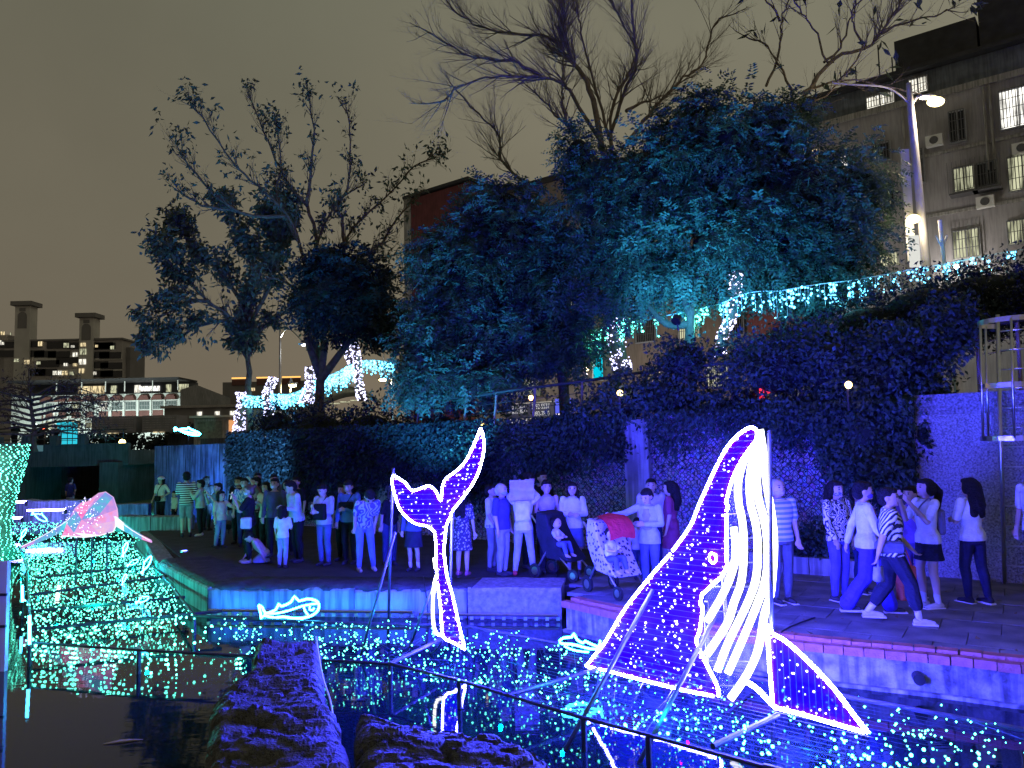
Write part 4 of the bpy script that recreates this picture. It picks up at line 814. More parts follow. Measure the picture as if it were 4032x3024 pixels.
sign_text(sg, '春泰煤氣行', 0.50, 30.1, .425, 4.55, SIGN_W, stretch=(0.75, 1.3))
fbox(MB(), 29.2, 31.1, 3.62, 3.86, .40, .36).build('lower_strip', SIGN_W, sg)
bs = empty('lit_poster', fpt(26.3, 0, 4.4)); tag(bs, 'small blue and white lit panel right of the phone number board', 'sign')
fbox(MB(), 25.6, 26.8, 4.2, 5.2, .42, .3).build('panel', glow('poster_blue', (0.12, 0.15, 0.95), 0.9, False), bs)
fbox(MB(), 25.6, 26.75, 3.9, 4.18, .44, .3).build('panel_foot', glow('poster_white', (1, .9, 1), 1.6, False), bs)
cs = empty('upright_sign', fpt(22.9, 0, 7.8)); tag(cs, 'glowing cyan upright sign with white characters on the facade', 'sign')
fbox(MB(), 22.62, 23.16, 6.3, 8.9, 1.2, .9).build('light_box', glow('sign_cyan', (0.0, 0.55, 0.72), 1.15, False), cs)
m = MB(); fbox(m, 23.16, 23.26, 6.2, 9.0, 1.22, .0); m.build('side_frame', WHITEP, cs)
sign_text(cs, '安\n心\n堂', 0.36, 22.78, 1.21, 8.15, glow('sign_char', (.9, 1, 1), 1.2, False), stretch=(.8, .9))
sign_text(cs, '人\n工\n植\n牙', 0.24, 23.04, 1.21, 7.5, MATS['sign_char'], stretch=(.8, 1))

# ---- far housing block with two stair towers
FAR_T = mat('far_tile', (0.40, 0.37, 0.36), 0.9, 0.12, 0.2, stain=0.3)
FAR_D = mat('far_tile_dark', (0.20, 0.19, 0.19), 0.9, 0.12, 0.2)
FAR_P = mat('far_pale', (0.52, 0.50, 0.47), 0.9, 0.12, 0.2)
tw = empty('housing_block', (-148, 250, 0)); tag(tw, 'far housing block with two flat-capped stair towers and scattered lit windows', 'building')
MB().box(-147, 256, 19.6, 38.5, 12, 39.2).build('wall', FAR_T, tw)
MB().box(-127.0, 258, 18.5, 1.4, 10, 37).build('end_bay', FAR_D, tw)
MB().box(-147, 256, 39.5, 39.5, 13, 0.6).build('roof', FAR_D, tw)
MB().box(-172, 258, 21, 11, 12, 42).build('left_wing', FAR_T, tw)
for x0, x1, zt in ((-162.4, -157.5, 51.0), (-141.2, -136.6, 46.6)):
    st = MB().box((x0 + x1) / 2, 251, zt / 2, x1 - x0, 4, zt).build('stair_tower', FAR_P, tw)
    MB().box((x0 + x1) / 2, 251, zt + .7, x1 - x0 + 2.0, 6, 1.4).build('cap', FAR_D, st)
    a = MB(); xc = (x0 + x1) / 2
    a.prism([(xc - 1.5, 248.9), (xc + 1.5, 248.9), (xc + 1.5, 248.97), (xc - 1.5, 248.97)], zt - 7.5, zt - 3.5)
    a.tube([(xc, 248.88, zt - 3.5), (xc, 248.96, zt - 3.5)], 1.5, 14)
    a.build('arched_recess', FAR_D, st)
    MB().box(xc, 248.95, zt - 1.3, 2.0, .12, 1.1).build('louvre', FAR_D, st)
for k in range(8):
    MB().box(-149.0, 249.93, 36.2 - 4.6 * k - 2.7, 15.8, 0.3, 1.7).build('balcony', FAR_P, tw)
    MB().box(-131.9, 249.93, 36.2 - 4.6 * k - 2.7, 8.6, 0.3, 1.7).build('balcony', FAR_P, tw)
for x, z, w_, h_ in TOWER_DARK:
    MB().box(x, 249.78, z, w_ * .72, 0.06, h_ * .62).build('window', DARKG, tw)
for k, (x, z, w_, h_) in enumerate(TOWER_LIT):
    fr = MB().box(x, 248.86 if (-162.4 < x < -157.5 or -141.2 < x < -136.6) else 249.66, z, w_, 0.06, h_).build('window', LITW[(k * 5) % 3], tw)
    MB().box(x, (248.8 if (-162.4 < x < -157.5 or -141.2 < x < -136.6) else 249.6), z, w_ * .08, 0.05, h_).build('mullion', FAR_D, fr)
# ---- four-storey building with red arched awnings
ar = empty('arcade_building', (-78, 150, 0)); tag(ar, 'four-storey pale building with dark red arched awnings and lit top floor', 'building')
ARC_W = mat('arc_wall', (0.60, 0.64, 0.62), 0.85, 0.15, 0.3, stain=0.3)
RED = mat('awning_red', (0.13, 0.055, 0.05), 0.8, 0.2, 0.6)
MB().box(-81.5, 155, 6.5, 33, 10, 14.3).build('wall', ARC_W, ar)
sd = MB(); sd.add([(-65, 150, -1), (-61.8, 168, -1), (-61.8, 168, 13.6), (-64.0, 155, 15.6), (-65, 150, 14.2), (-65.1, 168, -1), (-65.1, 168, 13.6)], [(0, 1, 2, 3, 4), (1, 5, 6, 2)]); sd.build('gable_wall', mat('arc_gable', (0.28, 0.28, 0.29), .85, .15, .3, stain=.4), ar)
MB().box(-81.5, 153, 16.45, 33.5, 9, 0.35).build('roof', ROOFD, ar)
MB().box(-81.5, 157, 15.0, 32.6, 4, 2.6).build('top_storey', mat('arc_top', (0.10, 0.11, 0.13), .8, .2, .4), ar)
for x, w_, l_ in ((-86, 3.6, 0), (-83.4, 2.0, 0), (-80.6, 1.2, 2), (-73.4, 4.2, 3), (-75.8, 1.2, 1), (-66.5, 2.0, 2), (-69.5, 1.0, 2)):
    MB().box(x, 154.9, 15.0, w_, .08, 1.5 if l_ != 3 else 1.0).build('window', LITW[l_], ar)
for x in (-90, -85, -80.3, -76.5, -71, -66): MB().box(x, 151.2, 15.3, .16, .16, 2.2).build('terrace_post', WHITEP, ar)
for i, x in enumerate(ARC_BAYS):
    a = MB(); a.add([(x - 1.15, 149.1, 12.35), (x + 1.15, 149.1, 12.35), (x + 1.15, 149.98, 12.35), (x - 1.15, 149.98, 12.35), (x - .75, 149.98, 13.5), (x + .75, 149.98, 13.5), (x + 1.15, 149.9, 12.9), (x - 1.15, 149.9, 12.9), (x - .7, 149.4, 13.3), (x + .7, 149.4, 13.3)],
                    [(0, 1, 2, 3), (0, 1, 9, 8), (8, 9, 5, 4), (1, 6, 5, 9), (0, 8, 4, 7), (1, 2, 6), (0, 7, 3)])
    a.build('awning', RED, ar)
    f = MB()
    for k in range(5): f.box(x - 1.0 + k * .5, 149.9, 11.3, .06, .06, 1.6)
    for k in range(3): f.box(x, 149.9, 10.55 + k * .75, 2.1, .06, .06)
    wo = f.build('window', FRAME_M, ar)
    MB().box(x, 149.96, 11.3, 2.0, .05, 1.55).build('pane', {4: LITW[1], 2: LITW[2]}.get(i, mat('teal_dim_glass', (0.09, 0.12, 0.12), .3)), wo)
    MB().box(x, 149.94, 9.75, 2.15, .07, 1.2).build('red_panel', RED, ar)
    wo = MB().box(x, 149.9, 8.3, 2.1, .08, .12).build('window', FRAME_M, ar)
    MB().box(x, 149.95, 7.9, 1.9, .06, 1.5).build('pane', LITW[(i * 2 + 2) % 3] if i != 6 else LITW[2], wo)
    if i in (3, 4, 9): MB().box(x - .4, 149.5, 10.75, .8, .5, .6).build('air_conditioner', WHITEP, ar)
MB().box(-81.5, 149.7, 8.95, 33, .5, .2).build('ledge', ARC_W, ar)
for x in (-91.4, -88.9, -86.3, -83.6, -81, -78.5, -76, -73.2, -70.7, -68): MB().box(x, 149.85, 9.2, .32, .2, 7.0).build('pilaster', ARC_W, ar)
for x, lb in ((-86, 'added street lamp before the left half of the arcade building'), (-72, 'added street lamp before the right half of the arcade building')):
    r_ = empty('street_lamp', (x, 138, 1)); tag(r_, lb, 'street lamp', 'street lamps')  # extra lamps put in to brighten the arcade front
    MB().tube([(x, 138, 0), (x, 138, 7.5)], .12, 6).build('pole', POLE_G, r_); MB().ell((x, 138, 7.6), .5, .3, .2, 10, 6).build('lamp_head', glow('added_lamp_white', (.85, 1, .95), 10, False), r_)
    lamp('lamp_light', 'POINT', (x, 138.2, 7.2), (.85, 1, .92), 8000, .2, r_)
# ---- other distant buildings
ob = empty('distant_block', (-64, 200, 0)); tag(ob, 'dark distant block with orange-lit roof edges behind the light strings', 'building')
MB().box(-65, 208, 9.5, 22, 14, 21).build('wall', FAR_D, ob)
for x0, x1 in ((-73.5, -69.5), (-67.0, -62.3), (-60.3, -55.5)):
    MB().box((x0 + x1) / 2, 200.8, 21.0, x1 - x0, .4, .35).build('lit_edge', glow('orange_strip', (1, .5, .12), 1.6, False), ob)
    MB().box((x0 + x1) / 2, 200.9, 19.9, x1 - x0, .3, 1.6).build('roof_frame', RED, ob)
for x, z in ((-68, 18), (-63.5, 17), (-59, 15.5), (-71, 15), (-66, 14)): MB().box(x, 200.95, z, 1.0, .1, .8).build('window', LITW[0], ob)
o2 = empty('low_hall', (-52, 130, 0)); tag(o2, 'low dark flat-roofed hall right of the arcade building', 'building')
MB().box(-51, 135, 4.5, 16, 10, 10).build('wall', FAR_D, o2); MB().box(-51, 135, 9.7, 17, 11, .4).build('roof', FAR_T, o2)
for x, z in ((-53, 8.4), (-50, 8.4), (-47.5, 8.4)): MB().box(x, 129.9, z, .8, .1, .8).build('window', LITW[1], o2)
ks = empty('kiosk', (-18.9, 50, 2.0)); tag(ks, 'small pale kiosk with orange lit side left of the wrapped trunk', 'kiosk')
MB().box(-19.6, 51, 3.2, 2.3, 2, 2.2).build('wall', BAND, ks); MB().box(-19.6, 50.8, 4.4, 2.6, 2.4, .15).build('roof', FAR_P, ks)
MB().box(-19.7, 49.95, 3.5, 1.6, .08, 1.2).build('lattice_window', mat('kiosk_lattice', (.16, .18, .15), .7, .4, 6), ks)
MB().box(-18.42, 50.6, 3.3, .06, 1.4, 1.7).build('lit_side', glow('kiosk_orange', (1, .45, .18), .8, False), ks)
te = empty('rounded_hall', (-17, 58, 2)); tag(te, 'pale teal round-roofed hall behind the wrapped trunks', 'building')
m = MB(); rings = []
for k in range(9):
    x = -21.5 + k * 1.0; zt = 3.8 + 1.5 * math.sin(math.pi * min(1, k / 5))
    rings.append([(x, 58, 1.5), (x, 64, 1.5), (x, 64, zt), (x, 58, zt)])
m.loft(rings); m.build('shell', mat('teal_render', (0.30, 0.42, 0.40), .8, .15, .6), te)
MB().box(-17.6, 57.9, 3.1, 2.2, .08, 1.7).build('doorway', glow('door_warm', (1, .78, .5), .8, False), te)
cn = empty('canopy', (-15.5, 70, 2)); tag(cn, 'thin white curved station canopy behind the light strings', 'canopy')
cv = MB(); rr = []
for k in range(13):
    t = k / 12; x = lerp(-18.4, -12.6, t); z = 6.2 + 1.5 * math.sin(math.pi * (0.1 + 0.75 * t)) ; rr.append([(x, 68, z), (x, 74, z - .6), (x, 74, z - .45), (x, 68, z + .15)])
cv.loft(rr); cv.build('canopy_roof', WHITEP, cn)
for x in (-17.6, -13.6): MB().tube([(x, 71, 2), (x, 71, 6.6)], .12, 6).build('post', WHITEP, cn)
for k in range(5): MB().box(-17.3 + k * .95, 70.6, 6.15 + .12 * k, .8, .6, .06).build('light_panel', LITW[2], cn)
# ------------------------------------------------------------------ left background: bridge, basin, lamps
br = empty('bridge', (-24, 38, -0.3)); tag(br, 'dark concrete bridge over the far end of the pond', 'bridge')
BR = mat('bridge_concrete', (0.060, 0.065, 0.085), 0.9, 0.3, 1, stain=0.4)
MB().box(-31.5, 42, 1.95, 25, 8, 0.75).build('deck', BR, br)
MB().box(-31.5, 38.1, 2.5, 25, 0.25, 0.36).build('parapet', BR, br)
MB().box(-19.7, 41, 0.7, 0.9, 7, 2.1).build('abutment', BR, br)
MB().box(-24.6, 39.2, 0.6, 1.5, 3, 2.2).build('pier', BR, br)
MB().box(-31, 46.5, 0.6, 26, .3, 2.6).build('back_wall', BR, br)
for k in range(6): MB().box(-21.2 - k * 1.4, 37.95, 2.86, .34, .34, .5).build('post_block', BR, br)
rl = MB()
for z in (2.95, 3.35): rl.tube([(-44, 38.2, z), (-19.2, 38.2, z)], .03, 5)
for k in range(17): rl.tube([(-44 + k * 1.54, 38.2, 2.7), (-44 + k * 1.54, 38.2, 3.35)], .025, 4)
rl.build('handrail', IRON, br)
sg1 = MB().box(-23.4, 37.93, 2.5, .45, .03, .3).build('small_sign', WHITEP, br)
h2 = empty('embankment', (-15, 48, -0.3)); tag(h2, 'dark embankment wall closing the view beyond the lawn', 'embankment')
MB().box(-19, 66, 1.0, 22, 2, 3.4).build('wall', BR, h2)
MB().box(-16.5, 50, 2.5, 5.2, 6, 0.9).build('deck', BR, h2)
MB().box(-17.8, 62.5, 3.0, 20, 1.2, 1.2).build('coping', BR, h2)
fr = empty('far_railing', (-22, 58, -0.3)); tag(fr, 'thin pale railing at the end of the teal lawn', 'railing')
m = MB()
for z in (0.35, .85): m.tube([(-31, 60, z), (-20.5, 60, z)], .03, 4)
m.build('rail', WHITEP, fr)
for k in range(8): MB().tube([(-31 + k * 1.5, 60, -.3), (-31 + k * 1.5, 60, .87)], .03, 4).build('post', WHITEP, fr)
# blue lit basin with tube light
bsn = empty('raised_basin', (-16.5, 27.3, -.42)); tag(bsn, 'low blue-lit basin wall in front of the bridge opening', 'basin wall')
roughblock(Vector((-20.5, 28.4, 0)), Vector((-14.6, 27.4, 0)), 0.5, -1.2, 0.55, 12, 0.12, 24).build('basin_wall', PED, bsn)
roughblock(Vector((-14.55, 27.6, 0)), Vector((-13.2, 27.9, 0)), 0.5, -1.2, 0.35, 15, 0.05, 10).build('basin_end', PED, bsn)
TUBEB = glow('tube_blue', (0.16, 0.14, 1.0), 90)
def tube_light(x0, x1, y, z, label):
    r_ = empty('tube_light', ((x0 + x1) / 2, y, z)); tag(r_, label, 'tube light', 'tube lights at the basin')
    MB().tube([(x0, y, z), (x1, y, z)], .035, 8).build('tube', TUBEB, r_)
    for x in (x0, x1): MB().box(x, y, z - .06, .06, .09, .16).build('end_cap', BLACKP, r_)
    return r_
tube_light(-16.95, -15.6, 26.9, 0.27, 'long glowing blue-white tube lying before the basin wall')
tube_light(-17.6, -16.9, 26.6, 0.05, 'short lower blue-white tube left of the basin')
tube_light(-17.7, -17.1, 27.1, 0.56, 'short upper blue-white tube left of the basin')
# street furniture on the bridge road
tb = empty('billboard', (-26.7, 46, 2.3)); tag(tb, 'bright cyan lit hoarding panel on the bridge road', 'billboard')
MB().box(-26.7, 46, 3.35, 1.2, .12, 1.5).build('panel', glow('hoarding_cyan', (0.03, 0.55, 0.70), 1.1, False), tb)
m = MB()
for x in (-27.0, -26.6, -26.3): m.box(x, 45.9, 3.35, .03, .03, 1.5)
for z in (3.0, 3.4, 3.8): m.box(-26.7, 45.9, z, 1.2, .03, .03)
m.build('lattice', IRON, tb)
for x in (-27.2, -26.2): MB().tube([(x, 46.1, 2.2), (x, 46.1, 4)], .04, 5).build('post', IRON, tb)
def street_lamp(name, base, h, arm, headz, label, col=(1, .95, .8), power=120, bulb=True, head_r=.13, arm_y=0.0, polem=None):
    r_ = empty(name, base); tag(r_, label, 'street lamp', 'street lamps')
    b = Vector(base)
    MB().tube([b, b + Vector((0, 0, h))], [.07, .045], 8).build('pole', polem or STEEL, r_)
    t = b + Vector((0, 0, h)); e = b + Vector((arm, arm_y, headz))
    MB().tube(smooth_path([t - Vector((0, 0, .3)), t + Vector((arm * .35, 0, .12)), e + Vector((0, 0, .06))], 5), .03, 6).build('arm', polem or STEEL, r_)
    hd = MB().ell(e, .26, .13, .07, 12, 6).build('lamp_head', STEEL, r_)
    MB().ell(e - Vector((0, 0, .06)), head_r * 1.3, head_r, head_r * .6, 12, 7).build('bulb', glow('lamp_' + label[:12], col, 25, False), r_)
    lamp('lamp_light', 'POINT', e - Vector((0, 0, .25)), col, power, .1, r_)
    return r_
street_lamp('street_lamp', (-26.35, 44, 2.2), 2.6, .5, 2.9, 'pale lamp post beside the cyan hoarding', power=25, head_r=.05, polem=WHITEP)
street_lamp('street_lamp', (-10.3, 34, 2.35), 5.1, 1.05, 4.5, 'thin curved lamp with white head between the left trees', col=(1, 1, .95), power=60, head_r=.06)
street_lamp('street_lamp', (-10.15, 35, 2.35), 2.95, .12, 2.8, 'yellow globe lamp above the blue light garland', col=(1, .8, .35), power=80, head_r=.14)
street_lamp('street_lamp', (-5.62, 36, 2.35), 8.0, -.45, 3.05, 'tall thin mast with a yellow lamp right of the wrapped trunks', col=(1, .82, .4), power=120, head_r=.14)
gl = empty('ground_spotlight', (-21.85, 43, 2.3)); tag(gl, 'warm yellow spotlight in the bushes right of the bridge', 'spotlight')
MB().ell((-21.85, 43, 2.75), .2, .12, .2, 10, 7).build('lens', glow('spot_yellow', (1, .75, .25), 12, False), gl); MB().tube([(-21.85, 43.1, 2.3), (-21.85, 43.1, 2.75)], .05, 6).build('stand', IRON, gl)
lamp('spot_light', 'POINT', (-21.85, 42.7, 2.75), (1, .75, .3), 40, .1, gl)
for k, (x, w_) in enumerate(((-31.2, 3.4), (-27.6, 2.7))):
    c = empty('site_container', (x, 60, 2)); tag(c, ['wider grey louvred container above the embankment', 'narrower grey louvred container above the embankment'][k], 'container')
    MB().box(x, 61, 4.4, w_, 2, 1.3).build('shell', mat('container_grey', (.22, .21, .22), .7, .15, 2), c)
    for j in range(6): MB().box(x, 59.96, 3.95 + j * .18, w_ * .92, .06, .05).build('slat', BAND, c)
    MB().box(x, 59.93, 3.72, .9, .06, .08).build('light_strip', LITW[0], c)
for k, (x, z, cc, nm) in enumerate(((-30.9, 4.2, (1, .12, .05), 'red'), (-28.9, 3.9, (1, .25, .03), 'orange red'))):
    t_ = empty('traffic_signal', (x - 4.5, 58, 2)); tag(t_, f'{nm} traffic signal glowing near the containers', 'traffic signal')
    MB().box(x - 4.5, 58, z, .45, .3, .45).build('housing', BLACKP, t_); MB().ell((x - 4.5, 57.83, z), .16, .05, .16, 10, 6).build('lens', glow('sig_' + nm, cc, 5, False), t_)
    MB().tube([(x - 4.5, 58.1, 1.5), (x - 4.5, 58.1, z)], .05, 5).build('post', IRON, t_)
# trunk wrapped in rows of white-teal bulbs at the left edge
# ------------------------------------------------------------------ trees and hedges
import numpy as np
RNG = np.random.default_rng(11)
def leaf_mesh(name, P, D, U, L, W, material):
    """one small folded leaf for every row of P (base), D (direction), U (side), L (length), W (half width)"""
    n = len(P)
    Nn = np.cross(D, U)
    V = np.empty((n, 4, 3), np.float32)
    V[:, 0] = P
    V[:, 1] = P + D * (L * .45)[:, None] + U * W[:, None] + Nn * (W * .35)[:, None]
    V[:, 2] = P + D * L[:, None]
    V[:, 3] = P + D * (L * .45)[:, None] - U * W[:, None] + Nn * (W * .35)[:, None]
    me = bpy.data.meshes.new(name)
    me.vertices.add(4 * n); me.vertices.foreach_set('co', V.reshape(-1))
    me.loops.add(4 * n); me.loops.foreach_set('vertex_index', np.arange(4 * n, dtype=np.int32))
    me.polygons.add(n)
    me.polygons.foreach_set('loop_start', np.arange(0, 4 * n, 4, dtype=np.int32))
    me.materials.append(material)
    me.update(calc_edges=True)
    return me
def unit(a): return a / np.maximum(np.linalg.norm(a, axis=1, keepdims=True), 1e-6)
def leaf_mat(name, c, trans=0.25):
    m = mat(name, c, 0.6, 0.5, 1.3, trans=trans, spec=0.2)
    return m
LEAF_G = leaf_mat('leaf_evergreen', (0.065, 0.115, 0.09))
LEAF_S = leaf_mat('leaf_sparse', (0.085, 0.115, 0.09))
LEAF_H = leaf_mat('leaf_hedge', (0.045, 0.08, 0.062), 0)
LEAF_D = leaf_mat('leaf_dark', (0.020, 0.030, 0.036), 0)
CORE = mat('dark_shade_core', (0.012, 0.018, 0.012), 1.0, 0.5, 3)

def sample_blobs(blobs, n, shell=0.45, up=0.0):
    vol = np.array([b[3] * b[4] * b[5] for b in blobs]) ** (2 / 3)
    idx = RNG.choice(len(blobs), n, p=vol / vol.sum())
    B = np.array(blobs)[idx]
    d = unit(RNG.normal(size=(n, 3)))
    rr = 1 - shell * RNG.random(n) ** 1.6
    rough = 1 + 0.30 * np.sin(d[:, 0] * 7 + B[:, 0] * 3) * np.sin(d[:, 2] * 6 + B[:, 2] * 5) + 0.10 * RNG.normal(size=n)
    P = B[:, :3] + d * B[:, 3:6] * (rr * rough)[:, None]
    out = unit(d / B[:, 3:6])
    # leave irregular gaps between clumps
    g = np.sin(P[:, 0] * 2.9 + 1.3 * np.sin(P[:, 2] * 2.1)) + np.sin(P[:, 2] * 3.3 + 1.7 * np.sin(P[:, 1] * 1.9)) + np.sin(P[:, 1] * 2.6 + P[:, 0] * 1.7)
    P = P - out * (np.clip(-g - .55, 0, 1.6) * .22)[:, None]
    return P, out
def sprays(name, blobs, n, pairs, rl, ll, lw, material, droop=0.55):
    P, out = sample_blobs(blobs, n)
    D = unit(out + RNG.normal(size=(n, 3)) * .45 + np.array([0, 0, -droop]))
    S = unit(np.cross(D, RNG.normal(size=(n, 3)) * .4 + np.array([0, 0, 1.0])))
    Pp, Dd, Uu, Ll, Ww = [], [], [], [], []
    RL = rl * (0.7 + .6 * RNG.random(n))
    for k in range(pairs):
        t = (k + 1) / pairs
        sag = np.array([0, 0, -1.0]) * (0.25 * t * t)
        base = P + D * (RL * t)[:, None] + sag * RL[:, None]
        for sg in (1, -1):
            ld = unit(S * sg + D * .55 + np.array([0, 0, -.35]) + RNG.normal(size=(n, 3)) * .18)
            Pp.append(base); Dd.append(ld); Uu.append(unit(np.cross(ld, np.cross(D, S) + RNG.normal(size=(n, 3)) * .25)))
            Ll.append(ll * (.55 + 1.0 * RNG.random(n) ** 1.5)); Ww.append(lw * (.8 + .4 * RNG.random(n)))
    return leaf_mesh(name, np.concatenate(Pp), np.concatenate(Dd), np.concatenate(Uu), np.concatenate(Ll), np.concatenate(Ww), material)
def scatter(name, blobs, n, ll, lw, material, shell=.35, droop=.3):
    P, out = sample_blobs(blobs, n, shell)
    D = unit(out * .6 + RNG.normal(size=(n, 3)) * .7 + np.array([0, 0, -droop]))
    U = unit(np.cross(D, RNG.normal(size=(n, 3))))
    return leaf_mesh(name, P, D, U, ll * (.6 + .8 * RNG.random(n)), lw * (.6 + .8 * RNG.random(n)), material)
def core_mesh(name, blobs, f=.66):  # solid dark cores put in to block light inside the leaves
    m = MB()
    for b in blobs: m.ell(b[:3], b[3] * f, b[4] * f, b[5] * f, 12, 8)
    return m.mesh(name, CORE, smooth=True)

def grow(m, p, d, L, r, lev, rnd, tips, up=0.25, nsub=(5, 4, 4), bend=.35):
    """a twisting branch with side shoots"""
    seg = 5 if lev > 0 else 4
    pts = [Vector(p)]; dirs = []
    d = Vector(d).normalized()
    for k in range(seg):
        d = (d + Vector((rnd.uniform(-1, 1), rnd.uniform(-1, 1), rnd.uniform(-.6, 1) * .7 + up * .5)) * bend * .45).normalized()
        pts.append(pts[-1] + d * (L / seg)); dirs.append(d.copy())
    m.tube(pts, [r * (1 - .75 * k / seg) for k in range(seg + 1)], 3 if lev < 2 else 5, cap=False)
    tips.append((pts[-1], dirs[-1]))
    if lev > 0:
        for k in range(nsub[lev - 1]):
            t = rnd.uniform(.2, 1.0); i = min(int(t * seg), seg - 1)
            q = pts[i].lerp(pts[i + 1], t * seg - i)
            ax = Vector((rnd.uniform(-1, 1), rnd.uniform(-1, 1), rnd.uniform(-1, 1))).normalized()
            dd = (Matrix.Rotation(rnd.uniform(.4, .85), 3, ax) @ dirs[i])
            dd = (dd + Vector((0, 0, up))).normalized()
            grow(m, q, dd, L * rnd.uniform(.45, .7), r * (1 - .6 * t) * .55, lev - 1, rnd, tips, up, nsub, bend)
def tree(name, label, limbs, r0, shoots, slen, lev, seed, leaf=None, trunk=None, group=None, nsub=(5, 4, 4), rmin=.03, extra=None, bark=None):
    rnd = random.Random(seed)
    base = Vector(limbs[0][0]); base.z = 2.35
    root = empty(name, base); tag(root, label, 'tree', group)
    wood = MB(); twigs = MB(); tips = []
    for i, lm in enumerate(limbs):
        P = smooth_path(lm, 4)
        jit = [p + Vector((rnd.uniform(-1, 1), rnd.uniform(-1, 1), rnd.uniform(-1, 1))) * .04 for p in P]
        n = len(jit)
        if i == 0: jit[0].z = min(jit[0].z, 2.3)
        ra = r0 if i == 0 else r0 * .5
        rads = [max(rmin, ra * (1 - .8 * k / (n - 1))) for k in range(n)]
        wood.tube(jit, rads, 7)
        tot = sum((b - a).length for a, b in zip(jit, jit[1:]))
        for k in range(int(shoots * tot)):
            t = rnd.uniform(.18 if i else .55, 1.0); f = t * (n - 1); j = min(int(f), n - 2)
            q = jit[j].lerp(jit[j + 1], f - j); d = (jit[j + 1] - jit[j]).normalized()
            ax = Vector((rnd.uniform(-1, 1), rnd.uniform(-1, 1), rnd.uniform(-1, 1))).normalized()
            dd = ((Matrix.Rotation(rnd.uniform(.35, .9), 3, ax) @ d) + Vector((0, 0, .15))).normalized()
            grow(twigs, q, dd, slen * rnd.uniform(.6, 1.25), rads[j] * .45, lev, rnd, tips, nsub=nsub)
        tips.append((jit[-1], (jit[-1] - jit[-2]).normalized()))
        grow(twigs, jit[-1], (jit[-1] - jit[-2]).normalized(), slen * .7, rads[-1] * .9, lev, rnd, tips, nsub=nsub)
    wood.build('trunk', bark or BARK, root, smooth=True)
    tag(twigs.build('branches', bark or BARK, root), kind='stuff')
    if leaf:
        prob, per, ll, lw, lm_ = leaf
        T = [(p, d) for p, d in tips if rnd.random() < prob and noise.noise(Vector(p) * .55 + Vector((seed, 0, 0))) > -.5]
        Pn = np.array([list(p) for p, d in T for _ in range(per)], np.float32); Dn = np.array([list(d) for p, d in T for _ in range(per)], np.float32)
        n = len(Pn)
        Pn = Pn + RNG.normal(size=(n, 3)) * .10
        D = unit(Dn * .5 + RNG.normal(size=(n, 3)) * .55 + np.array([0, 0, -.75])); U = unit(np.cross(D, RNG.normal(size=(n, 3))))
        me = leaf_mesh('crown', Pn - np.array(base, np.float32), D, U, ll * (.6 + .8 * RNG.random(n)), lw * (.7 + .6 * RNG.random(n)), lm_)
        tag(link_mesh('crown', me, root), kind='stuff')
    return root
BARK_D = mat('bark_grey', (0.16, 0.13, 0.11), 0.9, 0.35, 5, 0.5, 25)
BARK_W = mat('bark_warm', (0.15, 0.125, 0.11), 0.9, 0.35, 5, 0.5, 25)
tree('bare_tree', 'tall bare spreading tree rising behind the dense green crowns', LIMBS_BARE, .12, 6.5, 1.2, 2, 5, group='trees above the wall', nsub=(6, 4, 3), rmin=.028, bark=BARK_D)
tree('bare_tree', 'smaller bare tree with warm lit limbs in front of the brown block', LIMBS_BARE_SMALL, .075, 3.6, 1.05, 2, 8, leaf=(.03, 2, .34, .06, LEAF_S), group='trees above the wall', nsub=(4, 3, 3), rmin=.022, bark=BARK_W)
tree('leafy_tree', 'broad tree with drooping dark leaves standing at the far left', LIMBS_LEAFY, .19, 10.5, .85, 1, 21, leaf=(.85, 7, .27, .06, LEAF_S), group='trees above the wall', nsub=(4, 3, 3), rmin=.03)
tree('sparse_tree', 'tall thin-branched tree with sparse leaves left of the maroon block', LIMBS_SPARSE, .15, 6.0, .72, 2, 33, leaf=(.13, 3, .22, .05, LEAF_S), group='trees above the wall', nsub=(4, 3, 3), rmin=.03)
# small tree with the dark dense crown
def dense_tree(name, label, limbs, blobs, r0, n, pairs, rl, ll, lw, lm_, cat='tree', group='trees above the wall', droop=.55, coref=.6, zbase=2.35):
    base = Vector(limbs[0][0]); base.z = zbase
    root = empty(name, base); tag(root, label, cat, group)
    wood = MB()
    for i, l_ in enumerate(limbs):
        P = smooth_path(l_, 4); k_ = len(P)
        if i == 0: P[0].z = zbase - .05
        wood.tube(P, [max(.04, (r0 if i == 0 else r0 * .7) * (1 - .55 * k / k_)) for k in range(k_)], 8)
    wood.build('trunk', BARK, root, smooth=True)
    off = np.array(base, np.float32)
    bl = [tuple(np.array(b[:3]) - off) + tuple(b[3:]) for b in blobs]
    tag(link_mesh('crown', sprays('crown', bl, n, pairs, rl, ll, lw, lm_, droop), root), kind='stuff')
    link_mesh('shade_core', core_mesh('shade_core', bl, coref), root)
    return root
_dl = [[(-6.9, 27.5, 2.3), (-6.9, 27.5, 4.4), (-6.7, 27.5, 6.0)], [(-6.9, 27.5, 4.6), (-6.0, 27.5, 5.8), (-5.2, 27.5, 6.8)], [(-6.9, 27.5, 4.8), (-7.4, 27.5, 6.2)]]
dense_tree('dark_tree', 'small tree with a dark dense crown above the blue garland', _dl, CROWN_DARK, .22, 2600, 4, .4, .16, .045, LEAF_D)
dense_tree('evergreen_tree', 'big evergreen tree with teal-lit crown in front of the brown block', LIMBS_GREEN, CROWN_GREEN, .16, 14000, 5, .33, .105, .023, LEAF_G, coref=.55)
dense_tree('evergreen_tree', 'evergreen tree with blue-lit drooping leaves left of the centre', LIMBS_GREEN_LEFT, CROWN_GREEN_LEFT, .15, 10500, 5, .36, .12, .026, LEAF_G, coref=.55)
